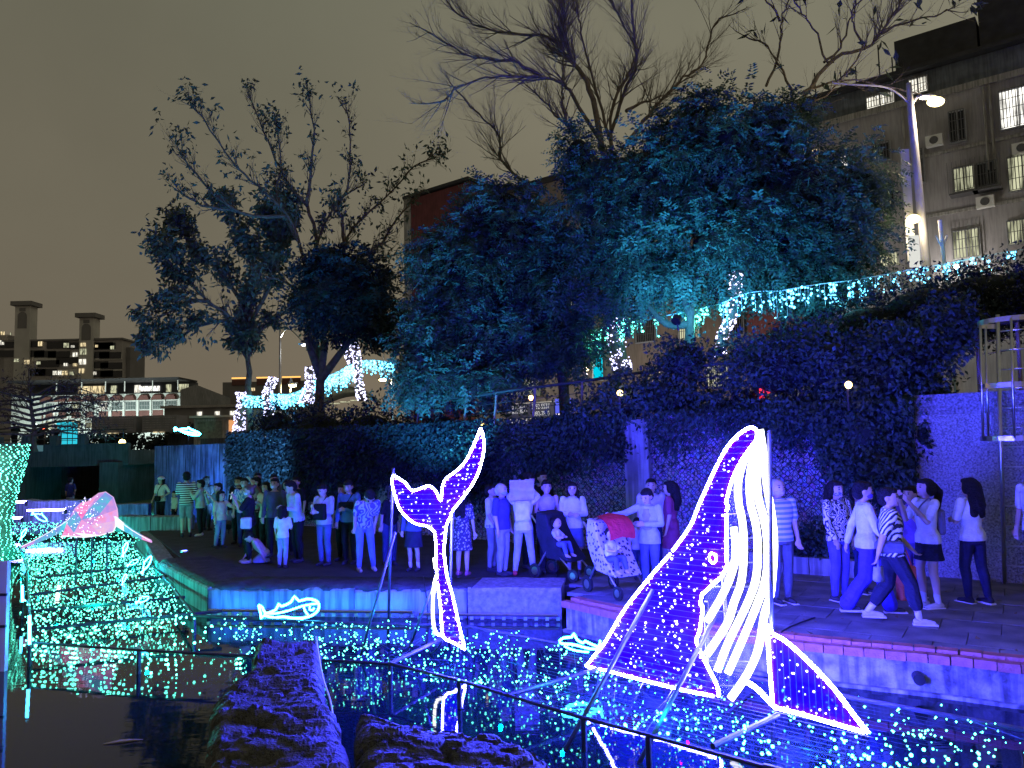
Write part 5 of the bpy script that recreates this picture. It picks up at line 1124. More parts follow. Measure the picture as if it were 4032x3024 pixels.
def hedge(name, label, blobs, n, ll, lw, lm_, coref=.56, twigs=True):
    c = np.mean(np.array(blobs)[:, :3], axis=0); base = Vector((float(c[0]), float(c[1]), 2.3 if c[2] > 2 else 0.0))
    root = empty(name, base); tag(root, label, 'hedge')
    off = np.array(base, np.float32)
    bl = [tuple(np.array(b[:3]) - off) + tuple(b[3:]) for b in blobs]
    tag(link_mesh('leaves', scatter('leaves', bl, n, ll, lw, lm_), root), kind='stuff')
    link_mesh('shade_core', core_mesh('shade_core', bl, coref), root)
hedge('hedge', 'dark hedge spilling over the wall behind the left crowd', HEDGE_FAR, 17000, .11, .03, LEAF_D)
hedge('hedge', 'shrubs hanging over the wall behind the whale tail', HEDGE_MID, 17000, .09, .028, LEAF_H)
hedge('hedge', 'leafy creeper mass hanging over the wall above the right walkers', HEDGE_NEAR, 30000, .085, .026, LEAF_H)
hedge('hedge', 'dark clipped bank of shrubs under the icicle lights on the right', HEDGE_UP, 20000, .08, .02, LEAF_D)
hedge('shrub', 'low shrubs in the planter behind the striped polo man', SHRUB_LOW, 3500, .08, .024, LEAF_H, .5)
def ivy(name, label, s0, s1, zlo, n, ll, lw, lm_, thick=.28, seed=0.0):
    root = empty(name, wall_pt((s0 + s1) / 2, .1, 2.4)); tag(root, label, 'creeper')
    s = RNG.uniform(s0, s1, n * 3); zz = RNG.uniform(0.2, 2.8, n * 3)
    edge = np.array([zlo(float(a)) + .35 * noise.noise(Vector((float(a) * 1.3, seed, 0))) + .2 * noise.noise(Vector((float(a) * 4, seed, 5))) for a in s])
    keep = (zz > edge + .25 * RNG.normal(size=len(s)))
    s, zz = s[keep][:n], zz[keep][:n]; m_ = len(s)
    off = RNG.random(m_) * thick + .02
    base = np.array(WALL0)[None, :] + s[:, None] * np.array(WDIR)[None, :] + off[:, None] * np.array(WNOR)[None, :]
    base[:, 2] = zz
    D = unit(np.array(WNOR)[None, :] * .6 + RNG.normal(size=(m_, 3)) * .5 + np.array([0, 0, -.9])); U = unit(np.cross(D, RNG.normal(size=(m_, 3))))
    me = leaf_mesh('leaves', base - np.array(root.location), D, U, ll * (.6 + .8 * RNG.random(m_)), lw * (.6 + .8 * RNG.random(m_)), lm_)
    tag(link_mesh('leaves', me, root), kind='stuff')
    st = MB()
    for k in range(int((s1 - s0) * 5)):
        a = random.uniform(s0, s1); z1 = max(.3, zlo(a) - random.uniform(-.3, .5))
        st.tube(smooth_path([wall_pt(a, .1, 2.75), wall_pt(a + random.uniform(-.3, .3), .12, (2.75 + z1) / 2), wall_pt(a + random.uniform(-.5, .5), .08, z1)], 3), .008, 3, cap=False)
    tag(st.build('stems', BARK, root), kind='stuff')
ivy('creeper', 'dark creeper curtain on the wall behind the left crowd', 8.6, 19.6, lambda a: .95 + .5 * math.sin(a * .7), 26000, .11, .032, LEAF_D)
ivy('creeper', 'creeper fringe on the netted wall left of the pier', 5.2, 8.7, lambda a: 2.05 - .25 * (a - 5), 4200, .09, .028, LEAF_H, seed=3.0)
ivy('creeper', 'creeper fringe on the netted wall above the whale head', .9, 4.8, lambda a: 2.25 - .0 * a, 4200, .085, .027, LEAF_H, seed=7.0)
ivy('creeper', 'thick creeper hanging beside the pebbled wall', -.05, 1.5, lambda a: .85 + .6 * a, 6500, .09, .027, LEAF_H, .5, seed=11.0)
# dark feathery tree at the far left edge
_fl = [[(-20.5, 33, 2.3), (-20.6, 33, 3.6), (-20.9, 33, 5.6)]] + [[(-20.6, 33, 3.0 + k * .22), (-20.6 + sx * 1.3, 33 + random.uniform(-1, 1), 3.15 + k * .25), (-20.6 + sx * 2.6, 33 + random.uniform(-1, 1), 2.95 + k * .22)] for k in range(9) for sx in (-1, 1)]
tree('feathery_tree', 'dark feathery tree at the left edge before the arcade building', _fl, .14, 3.2, .8, 1, 44, leaf=(.9, 3, .22, .02, mat('leaf_russet', (.06, .045, .045), .8, .3, 2)), nsub=(4, 3, 3), rmin=.015)
# ------------------------------------------------------------------ strings of bulbs
BULB_T = glow('bulb_teal', (0.12, 1.0, 0.70), 10, False)
BULB_B = glow('bulb_blue', (0.12, 0.62, 1.0), 8.0, False)
BULB_W = glow('bulb_white', (0.62, 0.62, 1.0), 4.0, False)
def bulb_mesh(name, m):
    return MB().ell((0, 0, 0), 1, 1, 1, 7, 5).mesh(name, m)
BM = {'t': bulb_mesh('bulb', BULB_T), 'b': bulb_mesh('bulb', BULB_B), 'w': bulb_mesh('bulb', BULB_W)}
BMAT = {'t': BULB_T, 'b': BULB_B, 'w': BULB_W}
def bulbs(root, pts, kind, rad, cap=280):
    """the nearest bulbs as single parts, the rest as one mass"""
    pts = sorted(pts, key=lambda p: (Vector(p) - Vector((0, 0, 2.2))).length)
    off = root.location
    for p in pts[:cap]:
        link_mesh('bulb', BM[kind], root, Vector(p) - off, rad * random.choice([.5, .7, .8, 1.0, 1.0, 1.25, 1.6]))
    if len(pts) > cap:
        m = MB()
        for p in pts[cap:]: m.octa(p, rad * random.choice([.5, .7, .9, 1.0, 1.2, 1.5]))
        tag(m.build('far_bulbs', BMAT[kind], root), kind='stuff')
# ---- net of bulbs on a pipe frame over the pond
NF = [Vector(p) for p in NET_FRONT]; NB = [Vector(p) for p in NET_BACK]; NL = [Vector(p) for p in NET_LEFT]; NR = [Vector(p) for p in NET_RIGHT]
def frame_pipe(root, a, b, r=.016, m=None, name='pipe'):
    return MB().tube([a, b], r, 8).build(name, m or IRON, root)
nl = empty('light_net', (-8, 13, -.42)); tag(nl, 'dense carpet of teal bulbs on a pipe frame over the left pond', 'light net', 'light nets over the pond')
nr = empty('light_net', (0, 8.5, -.42)); tag(nr, 'sparser teal bulb net on a pipe frame around the whale', 'light net', 'light nets over the pond')
frame_pipe(nl, NF[0], NF[1]); frame_pipe(nl, NF[1], NF[2])
for a, b in zip(NF[2:], NF[3:]): frame_pipe(nr, a, b, .017)
frame_pipe(nr, NF[-1], NF[-1] + (NF[-1] - NF[-2]) * 1.2, .03)
for a, b in zip(NB[:], NB[1:]): frame_pipe(nr, a, b, .022)
for a, b in zip(NL, NL[1:]): frame_pipe(nl, a, b, .024)
for a, b in zip(NR, NR[1:]): frame_pipe(nl, a, b, .024)
for k, (a, b) in enumerate(NET_CROSS): frame_pipe(nl if k < 4 else nr, a, b, .024)
for k, p in enumerate([NF[0], NF[1], NF[2], NR[0], NL[1], NL[2], NR[1]]): frame_pipe(nl, p, Vector((p.x, p.y, -.9)), .026, name='post')
for k, p in enumerate([NF[3], NF[4], NF[6], NF[7], NB[3], NB[5], NB[6]]): frame_pipe(nr, p, Vector((p.x, p.y, -.9)), .026, name='post')
def tri_points(poly, n, z, zj, dens=None):
    xs = [p[0] for p in poly]; ys = [p[1] for p in poly]; out = []
    while len(out) < n:
        x, y = random.uniform(min(xs), max(xs)), random.uniform(min(ys), max(ys))
        if inside((x, y), poly) and (dens is None or random.random() < dens(x, y)):
            out.append((x, y, z + random.uniform(-zj, zj)))
    return out
left_poly = [p.xy for p in NF[:3]] + [NR[0].xy + Vector((.3, -.3))] + [p.xy for p in NR] + [(-12.2, 27), (-17.5, 27)] + [p.xy for p in reversed(NL)]
LP_ = tri_points(left_poly, 3000, -.15, .05, lambda x, y: min(1.0, 0.55 + max(0, (y - 9.5)) * .06))
LP_ = LP_[:1500]
for k in range(64):                      # strings sagging from side to side of the frame
    t = (k + random.uniform(-.4, .4)) / 63; t = min(1, max(0, t))
    a = NL[0].lerp(NL[1], t * 2) if t < .5 else NL[1].lerp(NL[3], t * 2 - 1); b = NR[0].lerp(NR[1], t * 2) if t < .5 else NR[1].lerp(NR[3], t * 2 - 1)
    n_ = int((b - a).length / .11)
    for j in range(n_):
        q = a.lerp(b, (j + random.uniform(-.3, .3)) / n_); LP_.append((q.x, q.y + random.gauss(0, .11), q.z - .06 * math.sin(math.pi * j / n_) + random.uniform(-.03, .03)))
for k in range(34):                      # short drops hanging from the front pipe
    f = random.random() * 1.98; i = int(f); q = NF[i].lerp(NF[i + 1], f - i)
    for j in range(random.randint(2, 5)): LP_.append((q.x + random.uniform(-.03, .03), q.y - .02, q.z - .03 - j * .055))
bulbs(nl, LP_, 't', .0108, 290)
right_poly = [p.xy for p in NF[2:]] + [(3.2, 4.4), (4.6, 5.4)] + [p.xy for p in reversed(NB[:])]
RP_ = []
for _ in range(430):      # bulbs hang in loose bunches
    c = tri_points(right_poly, 1, -.15, .03)[0]
    for _k in range(random.choice([1, 2, 3, 3, 4, 6])):
        RP_.append((c[0] + random.gauss(0, .10), c[1] + random.gauss(0, .13), -.15 + random.uniform(-.10, .03)))
bulbs(nr, RP_, 't', .0088, 300)
CABLE_D = mat('dark_cable', (.03, .04, .04), .5, .2, 10)
wm = MB()
for k in range(46):
    a, b = random.choice(RP_), random.choice(RP_)
    if 0.3 < (Vector(a) - Vector(b)).length < 2.2:
        mid = (Vector(a) + Vector(b)) / 2 - Vector((0, 0, .04)); wm.tube([a, mid, b], .003, 3, cap=False)
for k in range(26):
    t = random.random(); a = NF[2].lerp(NF[3], t / .4) if t < .4 else NF[5].lerp(NF[7], (t - .4) / .6); t = min(1, max(0, t + random.uniform(-.06, .06))); b = NB[1].lerp(NB[5], t)
    wm.tube([a, a.lerp(b, .5) - Vector((0, 0, random.uniform(.01, .06))), b], .0016, 3, cap=False)
for k in range(22):
    t = k / 21; a = NB[4].lerp(NB[7], t) ; b = NF[6].lerp(NF[8] + (NF[8] - NF[7]) * 1.2, t)
    wm.tube([NF[5].lerp(NB[4], t), NF[8].lerp(NB[7], t) - Vector((0, 0, .02))], .002, 3, cap=False)
tag(wm.build('cable', CABLE_D, nr), kind='stuff')
wm = MB()
for k in range(70):
    t = k / 69
    P = [p for p in NL]; Q = [p for p in NR]
    a = P[0].lerp(P[1], t * 2) if t < .5 else P[1].lerp(P[3], t * 2 - 1); b = Q[0].lerp(Q[1], t * 2) if t < .5 else Q[1].lerp(Q[3], t * 2 - 1)
    wm.tube([a, a.lerp(b, .5) - Vector((0, 0, .02)), b], .0028, 3, cap=False)
tag(wm.build('cable', CABLE_D, nl), kind='stuff')
# the nets' own light, a few stronger bulbs among the rest
for x, y in ((-5.0, 10.6), (-6.5, 12.0), (-6.6, 13.3), (-8.0, 13.6), (-7.6, 15.6), (-9.8, 16.0), (-9.3, 18.2), (-11.8, 18.6), (-11.6, 21.4), (-14, 22.5), (-14.2, 25.6)):
    lamp('net_glow', 'POINT', (x, y, -.08), (0.0, 1.0, 0.75), 36, .02, nl)
for x, y in ((-3.2, 9.9), (-1.6, 9.9), (-2.2, 9.0), (0.4, 7.6), (2.2, 6.1), (3.4, 5.7), (1.2, 6.6), (-.2, 8.3)):
    lamp('net_glow', 'POINT', (x, y, -.08), (0.0, 0.40, 1.0), 12, .02, nr)
# ---- trunk wrapped in bulbs at the left edge
wt = empty('wrapped_trunk', (-12.6, 19.0, -.3)); tag(wt, 'thick trunk wrapped in rows of teal-white bulbs at the left edge', 'light column')
prof = [(-.35, .62), (.1, .40), (.6, .36), (1.1, .44), (1.7, .58), (2.2, .68), (2.5, .70)]
rings = [[(-12.75 + r_ * math.cos(a), 19 + r_ * math.sin(a), z) for a in [2 * math.pi * k / 16 for k in range(16)]] for z, r_ in prof]
MB().loft(rings).build('trunk_core', BARK, wt, smooth=True)
pts = []
def prof_r(z):
    for (z0, r0_), (z1, r1_) in zip(prof, prof[1:]):
        if z0 <= z <= z1: return lerp(r0_, r1_, (z - z0) / (z1 - z0))
    return prof[-1][1]
for row in range(62):
    z = -.33 + row * .0455; r_ = prof_r(z) + .02
    for k in range(int(r_ * 46)):
        a = 2 * math.pi * k / int(r_ * 46) + row * .7 + random.uniform(-.04, .04)
        if math.sin(a) < .35: pts.append((-12.75 + r_ * math.cos(a), 19 + r_ * math.sin(a), z + random.uniform(-.012, .012)))
bulbs(wt, pts, 't', .0135, 200)
for z in (.3, 1.2, 2.1): lamp('net_glow', 'POINT', (-12.2, 18.1, z), (0.2, 1.0, 0.85), 20, .02, wt)
# ---- trunks wrapped in white bulbs and the blue garland between them
def wrapped(px, label, pts_, r_, n, rb=.028, kind='w'):
    root = empty('wrapped_trunk', (pts_[0][0], pts_[0][1], 2.35)); tag(root, label, 'light string', 'trunks wrapped in white bulbs')
    P = smooth_path(pts_, 6); MB().tube(P, r_ * .8, 7).build('trunk', BARK, root, smooth=True)
    out = []
    for k in range(n):
        f = random.random() * (len(P) - 1); i = min(int(f), len(P) - 2); q = P[i].lerp(P[i + 1], f - i)
        a = random.uniform(math.pi, 2 * math.pi) if random.random() < .8 else random.uniform(0, 2 * math.pi)
        out.append((q.x + r_ * math.cos(a), q.y + r_ * math.sin(a), q.z))
    bulbs(root, out, kind, rb, 120)
    return root
for (pts_, r_, n), lb in zip(WRAP, ('trunk wrapped in white bulbs at the far left end of the garland', 'thin leaning trunk wrapped in white bulbs, second from the left', 'thick trunk wrapped in white bulbs in the middle of the garland', 'tall trunk wrapped in white bulbs right of the thick one', 'short forked limb wrapped in white bulbs beside the tall wrapped trunk', 'bulb-wrapped trunk beside the cyan upright sign', 'leaning limb wrapped in white bulbs under the right evergreen')):
    wrapped(None, lb, pts_, r_, n, .026 if pts_[0][1] > 25 else .019)
GL = ('short blue garland between the two leftmost wrapped trunks', 'wide blue garland rising to the thick wrapped trunk', 'wide blue garland between the thick and the tall wrapped trunks', 'blue garland right of the tall wrapped trunk',
      'teal icicle lights left of the cyan upright sign', 'teal icicle lights right of the cyan upright sign', 'teal icicle lights behind the forked trunk', 'icicle lights right of the leaning wrapped limb', 'long row of icicle lights before the lit ground floor windows', 'icicle lights above the dark bank of shrubs at the right edge')
for (pts_, drop, n, kd), lb in zip(GARLAND, GL):
    P = smooth_path(pts_, 6); root = empty('icicle_lights', P[0]); tag(root, lb, 'light string', 'garlands and icicle lights')
    MB().tube(P, .012, 4).build('cable', WIRE, root)
    out = []; w = MB(); left = int(n * (1.7 if pts_[0][1] > 25 else 1.25))
    while left > 0:
        f = random.random() * (len(P) - 1); i = min(int(f), len(P) - 2); q = P[i].lerp(P[i + 1], f - i)
        k = random.randint(2, 6); L_ = drop * random.uniform(.35, 1) ; w.tube([q, q - Vector((0, 0, L_))], .005, 3, cap=False)
        for j in range(k):
            out.append((q.x + random.uniform(-.04, .04), q.y + random.uniform(-.1, .1), q.z - L_ * (j + random.random()) / k))
        left -= k
    tag(w.build('drops', WIRE, root), kind='stuff')
    bulbs(root, out, kd, .027 if pts_[0][1] > 25 else .019, 100)
    mid = P[len(P) // 2]
    lamp('string_glow', 'POINT', mid + Vector((0, -.3, -.4)), (.15, .8, 1.0) if kd == 'b' else (.12, 1, .8), 26 if pts_[0][1] > 25 else 14, .02, root)

# ------------------------------------------------------------------ light sculptures
NEON = glow('neon_violet', (0.036, 0.038, 1.0), 1600)
NEON_W = glow('neon_white', (1.0, 1.0, 0.88), 6)
NEON_C = glow('neon_cyan', (0.03, 0.50, 1.0), 45)
BULB_V = glow('bulb_violet', (0.62, 0.60, 1.0), 6.0, False)
BM['v'] = bulb_mesh('bulb', BULB_V); BMAT['v'] = BULB_V
WIRE_B = mat('frame_wire', (0.12, 0.12, 0.2), 0.5, .1, 8)
def bloom_sheet_mat(name, c, alpha):
    m = bpy.data.materials.new(name); m.use_nodes = True
    nt = m.node_tree; N = nt.nodes; L = nt.links; N.clear()
    o = N.new('ShaderNodeOutputMaterial'); t = N.new('ShaderNodeBsdfTransparent'); d = N.new('ShaderNodeBsdfDiffuse'); tr = N.new('ShaderNodeBsdfTranslucent')
    d.inputs[0].default_value = (*c, 1); tr.inputs[0].default_value = (*c, 1)
    a = N.new('ShaderNodeMixShader'); a.inputs[0].default_value = .5; L.new(d.outputs[0], a.inputs[1]); L.new(tr.outputs[0], a.inputs[2])
    b = N.new('ShaderNodeMixShader')
    tc = N.new('ShaderNodeTexCoord'); nz = N.new('ShaderNodeTexNoise'); nz.inputs['Scale'].default_value = 5; L.new(tc.outputs['Object'], nz.inputs['Vector'])
    mr = N.new('ShaderNodeMapRange'); mr.inputs['From Min'].default_value = .3; mr.inputs['From Max'].default_value = .7; mr.inputs['To Min'].default_value = alpha * .8; mr.inputs['To Max'].default_value = min(1, alpha * 1.15)
    L.new(nz.outputs['Fac'], mr.inputs['Value']); L.new(mr.outputs[0], b.inputs[0])
    L.new(t.outputs[0], b.inputs[1]); L.new(a.outputs[0], b.inputs[2]); L.new(b.outputs[0], o.inputs[0])
    return m
BLOOM_SHEET = bloom_sheet_mat('blue_bloom_sheet', (0.055, 0.0, 0.75), .95)  # blue sheet added inside the outlines in place of the tubes' bloom
BLOOM_SHEET_W = bloom_sheet_mat('belly_bloom_sheet', (0.16, 0.17, 0.2), .16)  # thin grey sheet added likewise between the belly tubes
def neon_run(root, pts, r, m, name='neon_tube', closed=False, k=3, gaps=()):
    """a run of tube lamps, split where the photograph shows gaps"""
    P = [Vector(p) for p in pts] + ([Vector(pts[0])] if closed else [])
    runs = []; cur = [P[0]]
    for i in range(1, len(P)):
        cur.append(P[i])
        if i in gaps:
            runs.append(cur); cur = [P[i] + (P[min(i + 1, len(P) - 1)] - P[i]) * .12]
    if len(cur) > 1: runs.append(cur)
    for q in runs: MB().tube(smooth_path(q, k), r, 8).build(name, m, root, smooth=True)
def plane_fill(pts):
    """n-gon panel through the outline"""
    m = MB(); m.add(pts, [tuple(range(len(pts)))]); return m
def in_plane_points(outline, n, off):
    """random points inside a vertical outline"""
    P = [Vector(p) for p in outline]
    a = min(P, key=lambda p: p.x); b = max(P, key=lambda p: p.x)
    d = Vector((b.x - a.x, b.y - a.y, 0)).normalized(); nrm = Vector((d.y, -d.x, 0))
    if nrm.y > 0: nrm = -nrm
    poly = [((p - P[0]).dot(d), p.z) for p in P]
    xs = [q[0] for q in poly]; zs = [q[1] for q in poly]; out = []
    while len(out) < n:
        x, z = random.uniform(min(xs), max(xs)), random.uniform(min(zs), max(zs))
        if inside((x, z), poly): out.append(P[0] + d * x + Vector((0, 0, z - P[0].z)) + nrm * off)
    return out, d, nrm, poly, P[0]
def wires(root, outline, step, vertical=False, r=.0016, name='frame_wires'):
    _, d, nrm, poly, o0 = in_plane_points(outline, 1, 0)
    m = MB(); ax = 0 if vertical else 1
    lo, hi = min(q[ax] for q in poly), max(q[ax] for q in poly); v = lo + step * .5
    while v < hi:
        xs = []
        for (a, b) in zip(poly, poly[1:] + poly[:1]):
            if (a[ax] - v) * (b[ax] - v) < 0:
                t = (v - a[ax]) / (b[ax] - a[ax]); xs.append(a[1 - ax] + t * (b[1 - ax] - a[1 - ax]))
        xs.sort()
        for x0, x1 in zip(xs[::2], xs[1::2]):
            if vertical: p, q = o0 + d * v + Vector((0, 0, x0 - o0.z)), o0 + d * v + Vector((0, 0, x1 - o0.z))
            else: p, q = o0 + d * x0 + Vector((0, 0, v - o0.z)), o0 + d * x1 + Vector((0, 0, v - o0.z))
            m.tube([p + nrm * .012, q + nrm * .012], r, 3, cap=False)
        v += step
    tag(m.build(name, WIRE_B, root), kind='stuff')
PROP = mat('prop_steel', (.16, .16, .18), .4, .2, 8, metal=.7)
# ---- whale body
wh = empty('whale_light_sculpture', (1.8, 7.2, -.42)); tag(wh, 'big glowing humpback whale sculpture rising from the pond, violet back and white belly', 'light sculpture')
neon_run(wh, WHALE_SIDE, .0135, NEON, closed=True, gaps=(6, 11, 19, 24, 28, 35, 38, 40))
plane_fill(WHALE_SIDE).build('side_bloom_sheet', BLOOM_SHEET, wh)
wires(wh, WHALE_SIDE, .055)
pts_, d_, n_, _p, _o = in_plane_points(WHALE_SIDE, 290, .03)
for p in pts_:
    link_mesh('bulb', BM['v'], wh, p - wh.location, random.choice([.004, .005, .006, .006, .008, .012]))
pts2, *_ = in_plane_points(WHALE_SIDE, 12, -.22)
for p in pts2: lamp('sheet_fill_lamp', 'POINT', p, (.03, .0, 1.0), 40, .010, wh)  # lamps added behind the sheet to light it blue
for b_ in WHALE_BELLY: neon_run(wh, b_, .034, NEON_W, 'belly_tube')
plane_fill(WHALE_PANEL).build('belly_bloom_sheet', BLOOM_SHEET_W, wh)
wires(wh, WHALE_PANEL, .22, r=.007, name='belly_wires')
neon_run(wh, WHALE_FIN, .016, NEON, 'fin_tube', closed=True, gaps=(2, 8, 11))
neon_run(wh, WHALE_FIN_ROOT, .020, NEON, 'fin_tube')
plane_fill(WHALE_FIN).build('fin_bloom_sheet', BLOOM_SHEET, wh)
wires(wh, WHALE_FIN, .055, True, .0025, 'fin_wires')
fp_, *_ = in_plane_points(WHALE_FIN, 46, .02)
for p in fp_: link_mesh('bulb', BM['v'], wh, p - wh.location, random.choice([.005, .006, .008, .010]))
e = Vector(WHALE_EYE) + n_ * .02
ring = [e + d_ * (.035 * math.cos(a)) + Vector((0, 0, .045 * math.sin(a))) for a in [2 * math.pi * k / 14 for k in range(15)]]
MB().tube(ring, .009, 6).build('eye', NEON, wh)
for a, b in WHALE_PROPS: MB().tube([a, b], .020, 8).build('prop_pole', PROP, wh, smooth=True)
# ---- whale tail
wt2 = empty('whale_tail_light_sculpture', (-.75, 9.3, -.42)); tag(wt2, 'glowing violet whale tail sculpture standing in the pond', 'light sculpture')
neon_run(wt2, TAIL, .0125, NEON, closed=True, gaps=(3, 10, 13, 17, 20, 25, 33, 40, 48))
plane_fill(TAIL).build('tail_bloom_sheet', BLOOM_SHEET, wt2)
wires(wt2, TAIL, .06)
tp_, *_ = in_plane_points(TAIL, 150, .03)
for p in tp_: link_mesh('bulb', BM['v'], wt2, p - wt2.location, random.choice([.005, .006, .007, .010]))
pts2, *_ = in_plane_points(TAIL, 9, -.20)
for p in pts2: lamp('sheet_fill_lamp', 'POINT', p, (.03, .0, 1.0), 34, .010, wt2)  # added lamps lighting the tail sheet from behind
for q in TAIL_STRIP: neon_run(wt2, q, .02, NEON_W, 'belly_tube')
for a, b in TAIL_PROPS: MB().tube([a, b], .018, 8).build('prop_pole', PROP, wt2, smooth=True)
# ---- neon fish
def neon_fish(outline, inner, label, r_=.013):
    c = Vector(outline[0]); root = empty('neon_fish', (c.x, c.y, -.2)); tag(root, label, 'neon fish', 'neon fish in the pond')
    neon_run(root, outline, r_, NEON_C, 'outline_tube', k=2)
    for q in inner: neon_run(root, q, r_ * .8, NEON_C, 'inner_tube', k=2)
    m = MB()
    for p in (outline[len(outline) // 3], outline[2 * len(outline) // 3]): m.tube([p, (p[0], p[1], -.9)], .008, 5)
    m.build('stake', IRON, root)
    return root
neon_fish(FISH_A, FISH_A_IN, 'large white-cyan neon fish in front of the pale stone blocks', .016)
neon_fish(FISH_B, FISH_B_IN, 'white-cyan neon fish at the foot of the whale', .013)
FISH_SHAPE = [(-.5, .10), (-.38, 0), (-.15, .13), (-.02, .15), (.03, .26), (.12, .17), (.36, .10), (.5, 0), (.36, -.12), (.05, -.15), (-.15, -.10), (-.38, 0), (-.5, -.12), (-.5, .10)]
FL = ('neon fish leaning before the blue basin at the far left', 'small neon fish at the foot of the wrapped trunk', 'upright neon fish under the pink whale right fin', 'neon fish by the net edge left of the teal block', 'faint neon fish lying on the left bulb net', 'tiny neon fish among the dense left bulbs', 'small neon fish near the corner of the pale blocks')
for (p, sz), lb, an in zip(FISHES, FL, (-.5, 1.2, 1.35, 1.1, .4, 1.3, .3)):
    ca, sa = math.cos(an), math.sin(an); s_ = sz * .62
    out = [(p[0] + (x * ca - z * sa) * s_ * .8, p[1] + x * .3 * s_, p[2] + .28 * sz + (x * sa + z * ca) * s_) for x, z in FISH_SHAPE]
    neon_fish(out, [], lb, .014 if sz > .45 else .008)
ff = Vector(FARFISH)
neon_fish([(ff.x + x * 1.1, ff.y, ff.z + z * .7 - x * .25) for x, z in FISH_SHAPE], [[(ff.x - .3, ff.y, ff.z + .05), (ff.x + .4, ff.y, ff.z - .1)]], 'teal neon fish hung above the stained wall end', .04)
for k, (a, b) in enumerate(VTUBE):
    r_ = empty('tube_light', a); tag(r_, ['bright upright tube at the near left corner of the bulb net', 'shorter upright tube further back on the left net edge'][k], 'tube light')
    MB().tube([a, b], .018, 8).build('tube', NEON_C, r_); MB().tube([(a[0], a[1], -.8), a], .02, 6).build('holder', IRON, r_)
pn_ = empty('side_board', (-6.4, 9.6, -.42)); tag(pn_, 'pale blue-lit board standing in the water at the left edge', 'board')
MB().box(-6.75, 9.6, .2, 1.0, .06, 1.4).build('panel', WHITEP, pn_)
for z in (.12, .5): MB().box(-6.75, 9.56, z, 1.02, .03, .03).build('cable_tie', BLACKP, pn_)
# ---- pink lantern whale
def film(name, c1, c2, st):
    """iridescent film lit from inside"""
    m = bpy.data.materials.new(name); m.use_nodes = True
    nt = m.node_tree; N = nt.nodes; L = nt.links; N.clear()
    o = N.new('ShaderNodeOutputMaterial'); e = N.new('ShaderNodeEmission'); e.inputs[1].default_value = st
    tc = N.new('ShaderNodeTexCoord'); nz = N.new('ShaderNodeTexNoise'); nz.inputs['Scale'].default_value = 7; nz.inputs['Detail'].default_value = 4; L.new(tc.outputs['Object'], nz.inputs['Vector'])
    rp = N.new('ShaderNodeValToRGB'); rp.color_ramp.elements[0].position = .36; rp.color_ramp.elements[0].color = (*c1, 1); rp.color_ramp.elements[1].position = .64; rp.color_ramp.elements[1].color = (*c2, 1)
    L.new(nz.outputs['Fac'], rp.inputs[0]); L.new(rp.outputs[0], e.inputs[0]); L.new(e.outputs[0], o.inputs[0])
    return m
PX, PY = -8.0, 14.9
def pz(x, y, dep=0.0):
    """lantern drawing coordinates to metres"""
    u = (x - 860) * .2513 * .00898; v = (760 - y) * .2513 * .00898
    return (PX + u, PY - dep, 0.87 + v)
lw = empty('lantern_whale', (PX, PY, -.42)); tag(lw, 'pink and violet film lantern shaped like a whale over the bulb carpet', 'lantern')
LC = {'p': film('film_pink', (1.0, .36, .68), (.85, .45, 1.), .95), 'm': film('film_magenta', (1.0, .16, .55), (1., .42, .75), 1.0), 'v': film('film_violet', (.55, .35, 1.), (.9, .4, .85), .85), 'b': film('film_blue', (.28, .35, .95), (.15, .65, .9), .85), 'c': film('film_cyan', (.08, .55, .85), (.2, .9, .85), 1.0), 'l': film('film_lilac', (.75, .48, .95), (1, .6, .8), .95), 'w': film('film_white', (.7, .9, .95), (1, .8, .95), 1.3)}
VV = dict(a=(880, 510, .1), b=(950, 498, .15), c=(1003, 545, .1), d=(1016, 650, 0), e=(1024, 745, 0), f=(1000, 835, .05), g=(915, 858, .15), h=(780, 872, .15), i=(640, 862, .1), j=(545, 868, 0), k=(600, 745, 0), l=(648, 640, 0), m=(715, 588, .05), n=(790, 575, .1), o=(868, 640, .42), p=(950, 690, .40), q=(748, 648, .32), r=(838, 712, .5), s=(670, 740, .34), t=(772, 818, .48), u=(905, 760, .46))
for fs, cl in (('abo', 'v'), ('bcpo', 'b'), ('cdp', 'v'), ('nao', 'p'), ('mnoq', 'm'), ('qor', 'm'), ('opr', 'b'), ('pur', 'v'), ('depu', 'p'), ('lmq', 'p'), ('klqs', 'v'), ('qrts', 'b'), ('rut', 'p'), ('uefg', 'l'), ('utg', 'p'), ('tgh', 'w'), ('sthi', 'p'), ('ksij', 'm')):
    M_ = MB(); vs = [pz(*VV[c]) for c in fs]; cen = sum((Vector(v) for v in vs), Vector()) / len(vs)
    vs2 = [tuple(cen + (Vector(v) - cen) * .985) for v in vs]; back = [(v[0], v[1] + .03, v[2]) for v in vs2]; n4 = len(vs2)
    M_.add(vs2 + back, [tuple(range(n4)), tuple(range(2 * n4 - 1, n4 - 1, -1))] + [(k, (k + 1) % n4, n4 + (k + 1) % n4, n4 + k) for k in range(n4)])
    M_.build('film_panel', LC[cl], lw)
ol = [pz(*VV[c]) for c in 'abcdefghijklmna']; bk = [(PX + (p[0] - PX) * .55 - .1, PY + .55, .85 + (p[2] - .85) * .5) for p in ol[:-1]]
M_ = MB(); n4 = len(bk); M_.add(list(ol[:-1]) + bk, [(k, (k + 1) % n4, n4 + (k + 1) % n4, n4 + k) for k in range(n4)] + [tuple(range(n4, 2 * n4))]); M_.build('back_shell', LC['v'], lw)
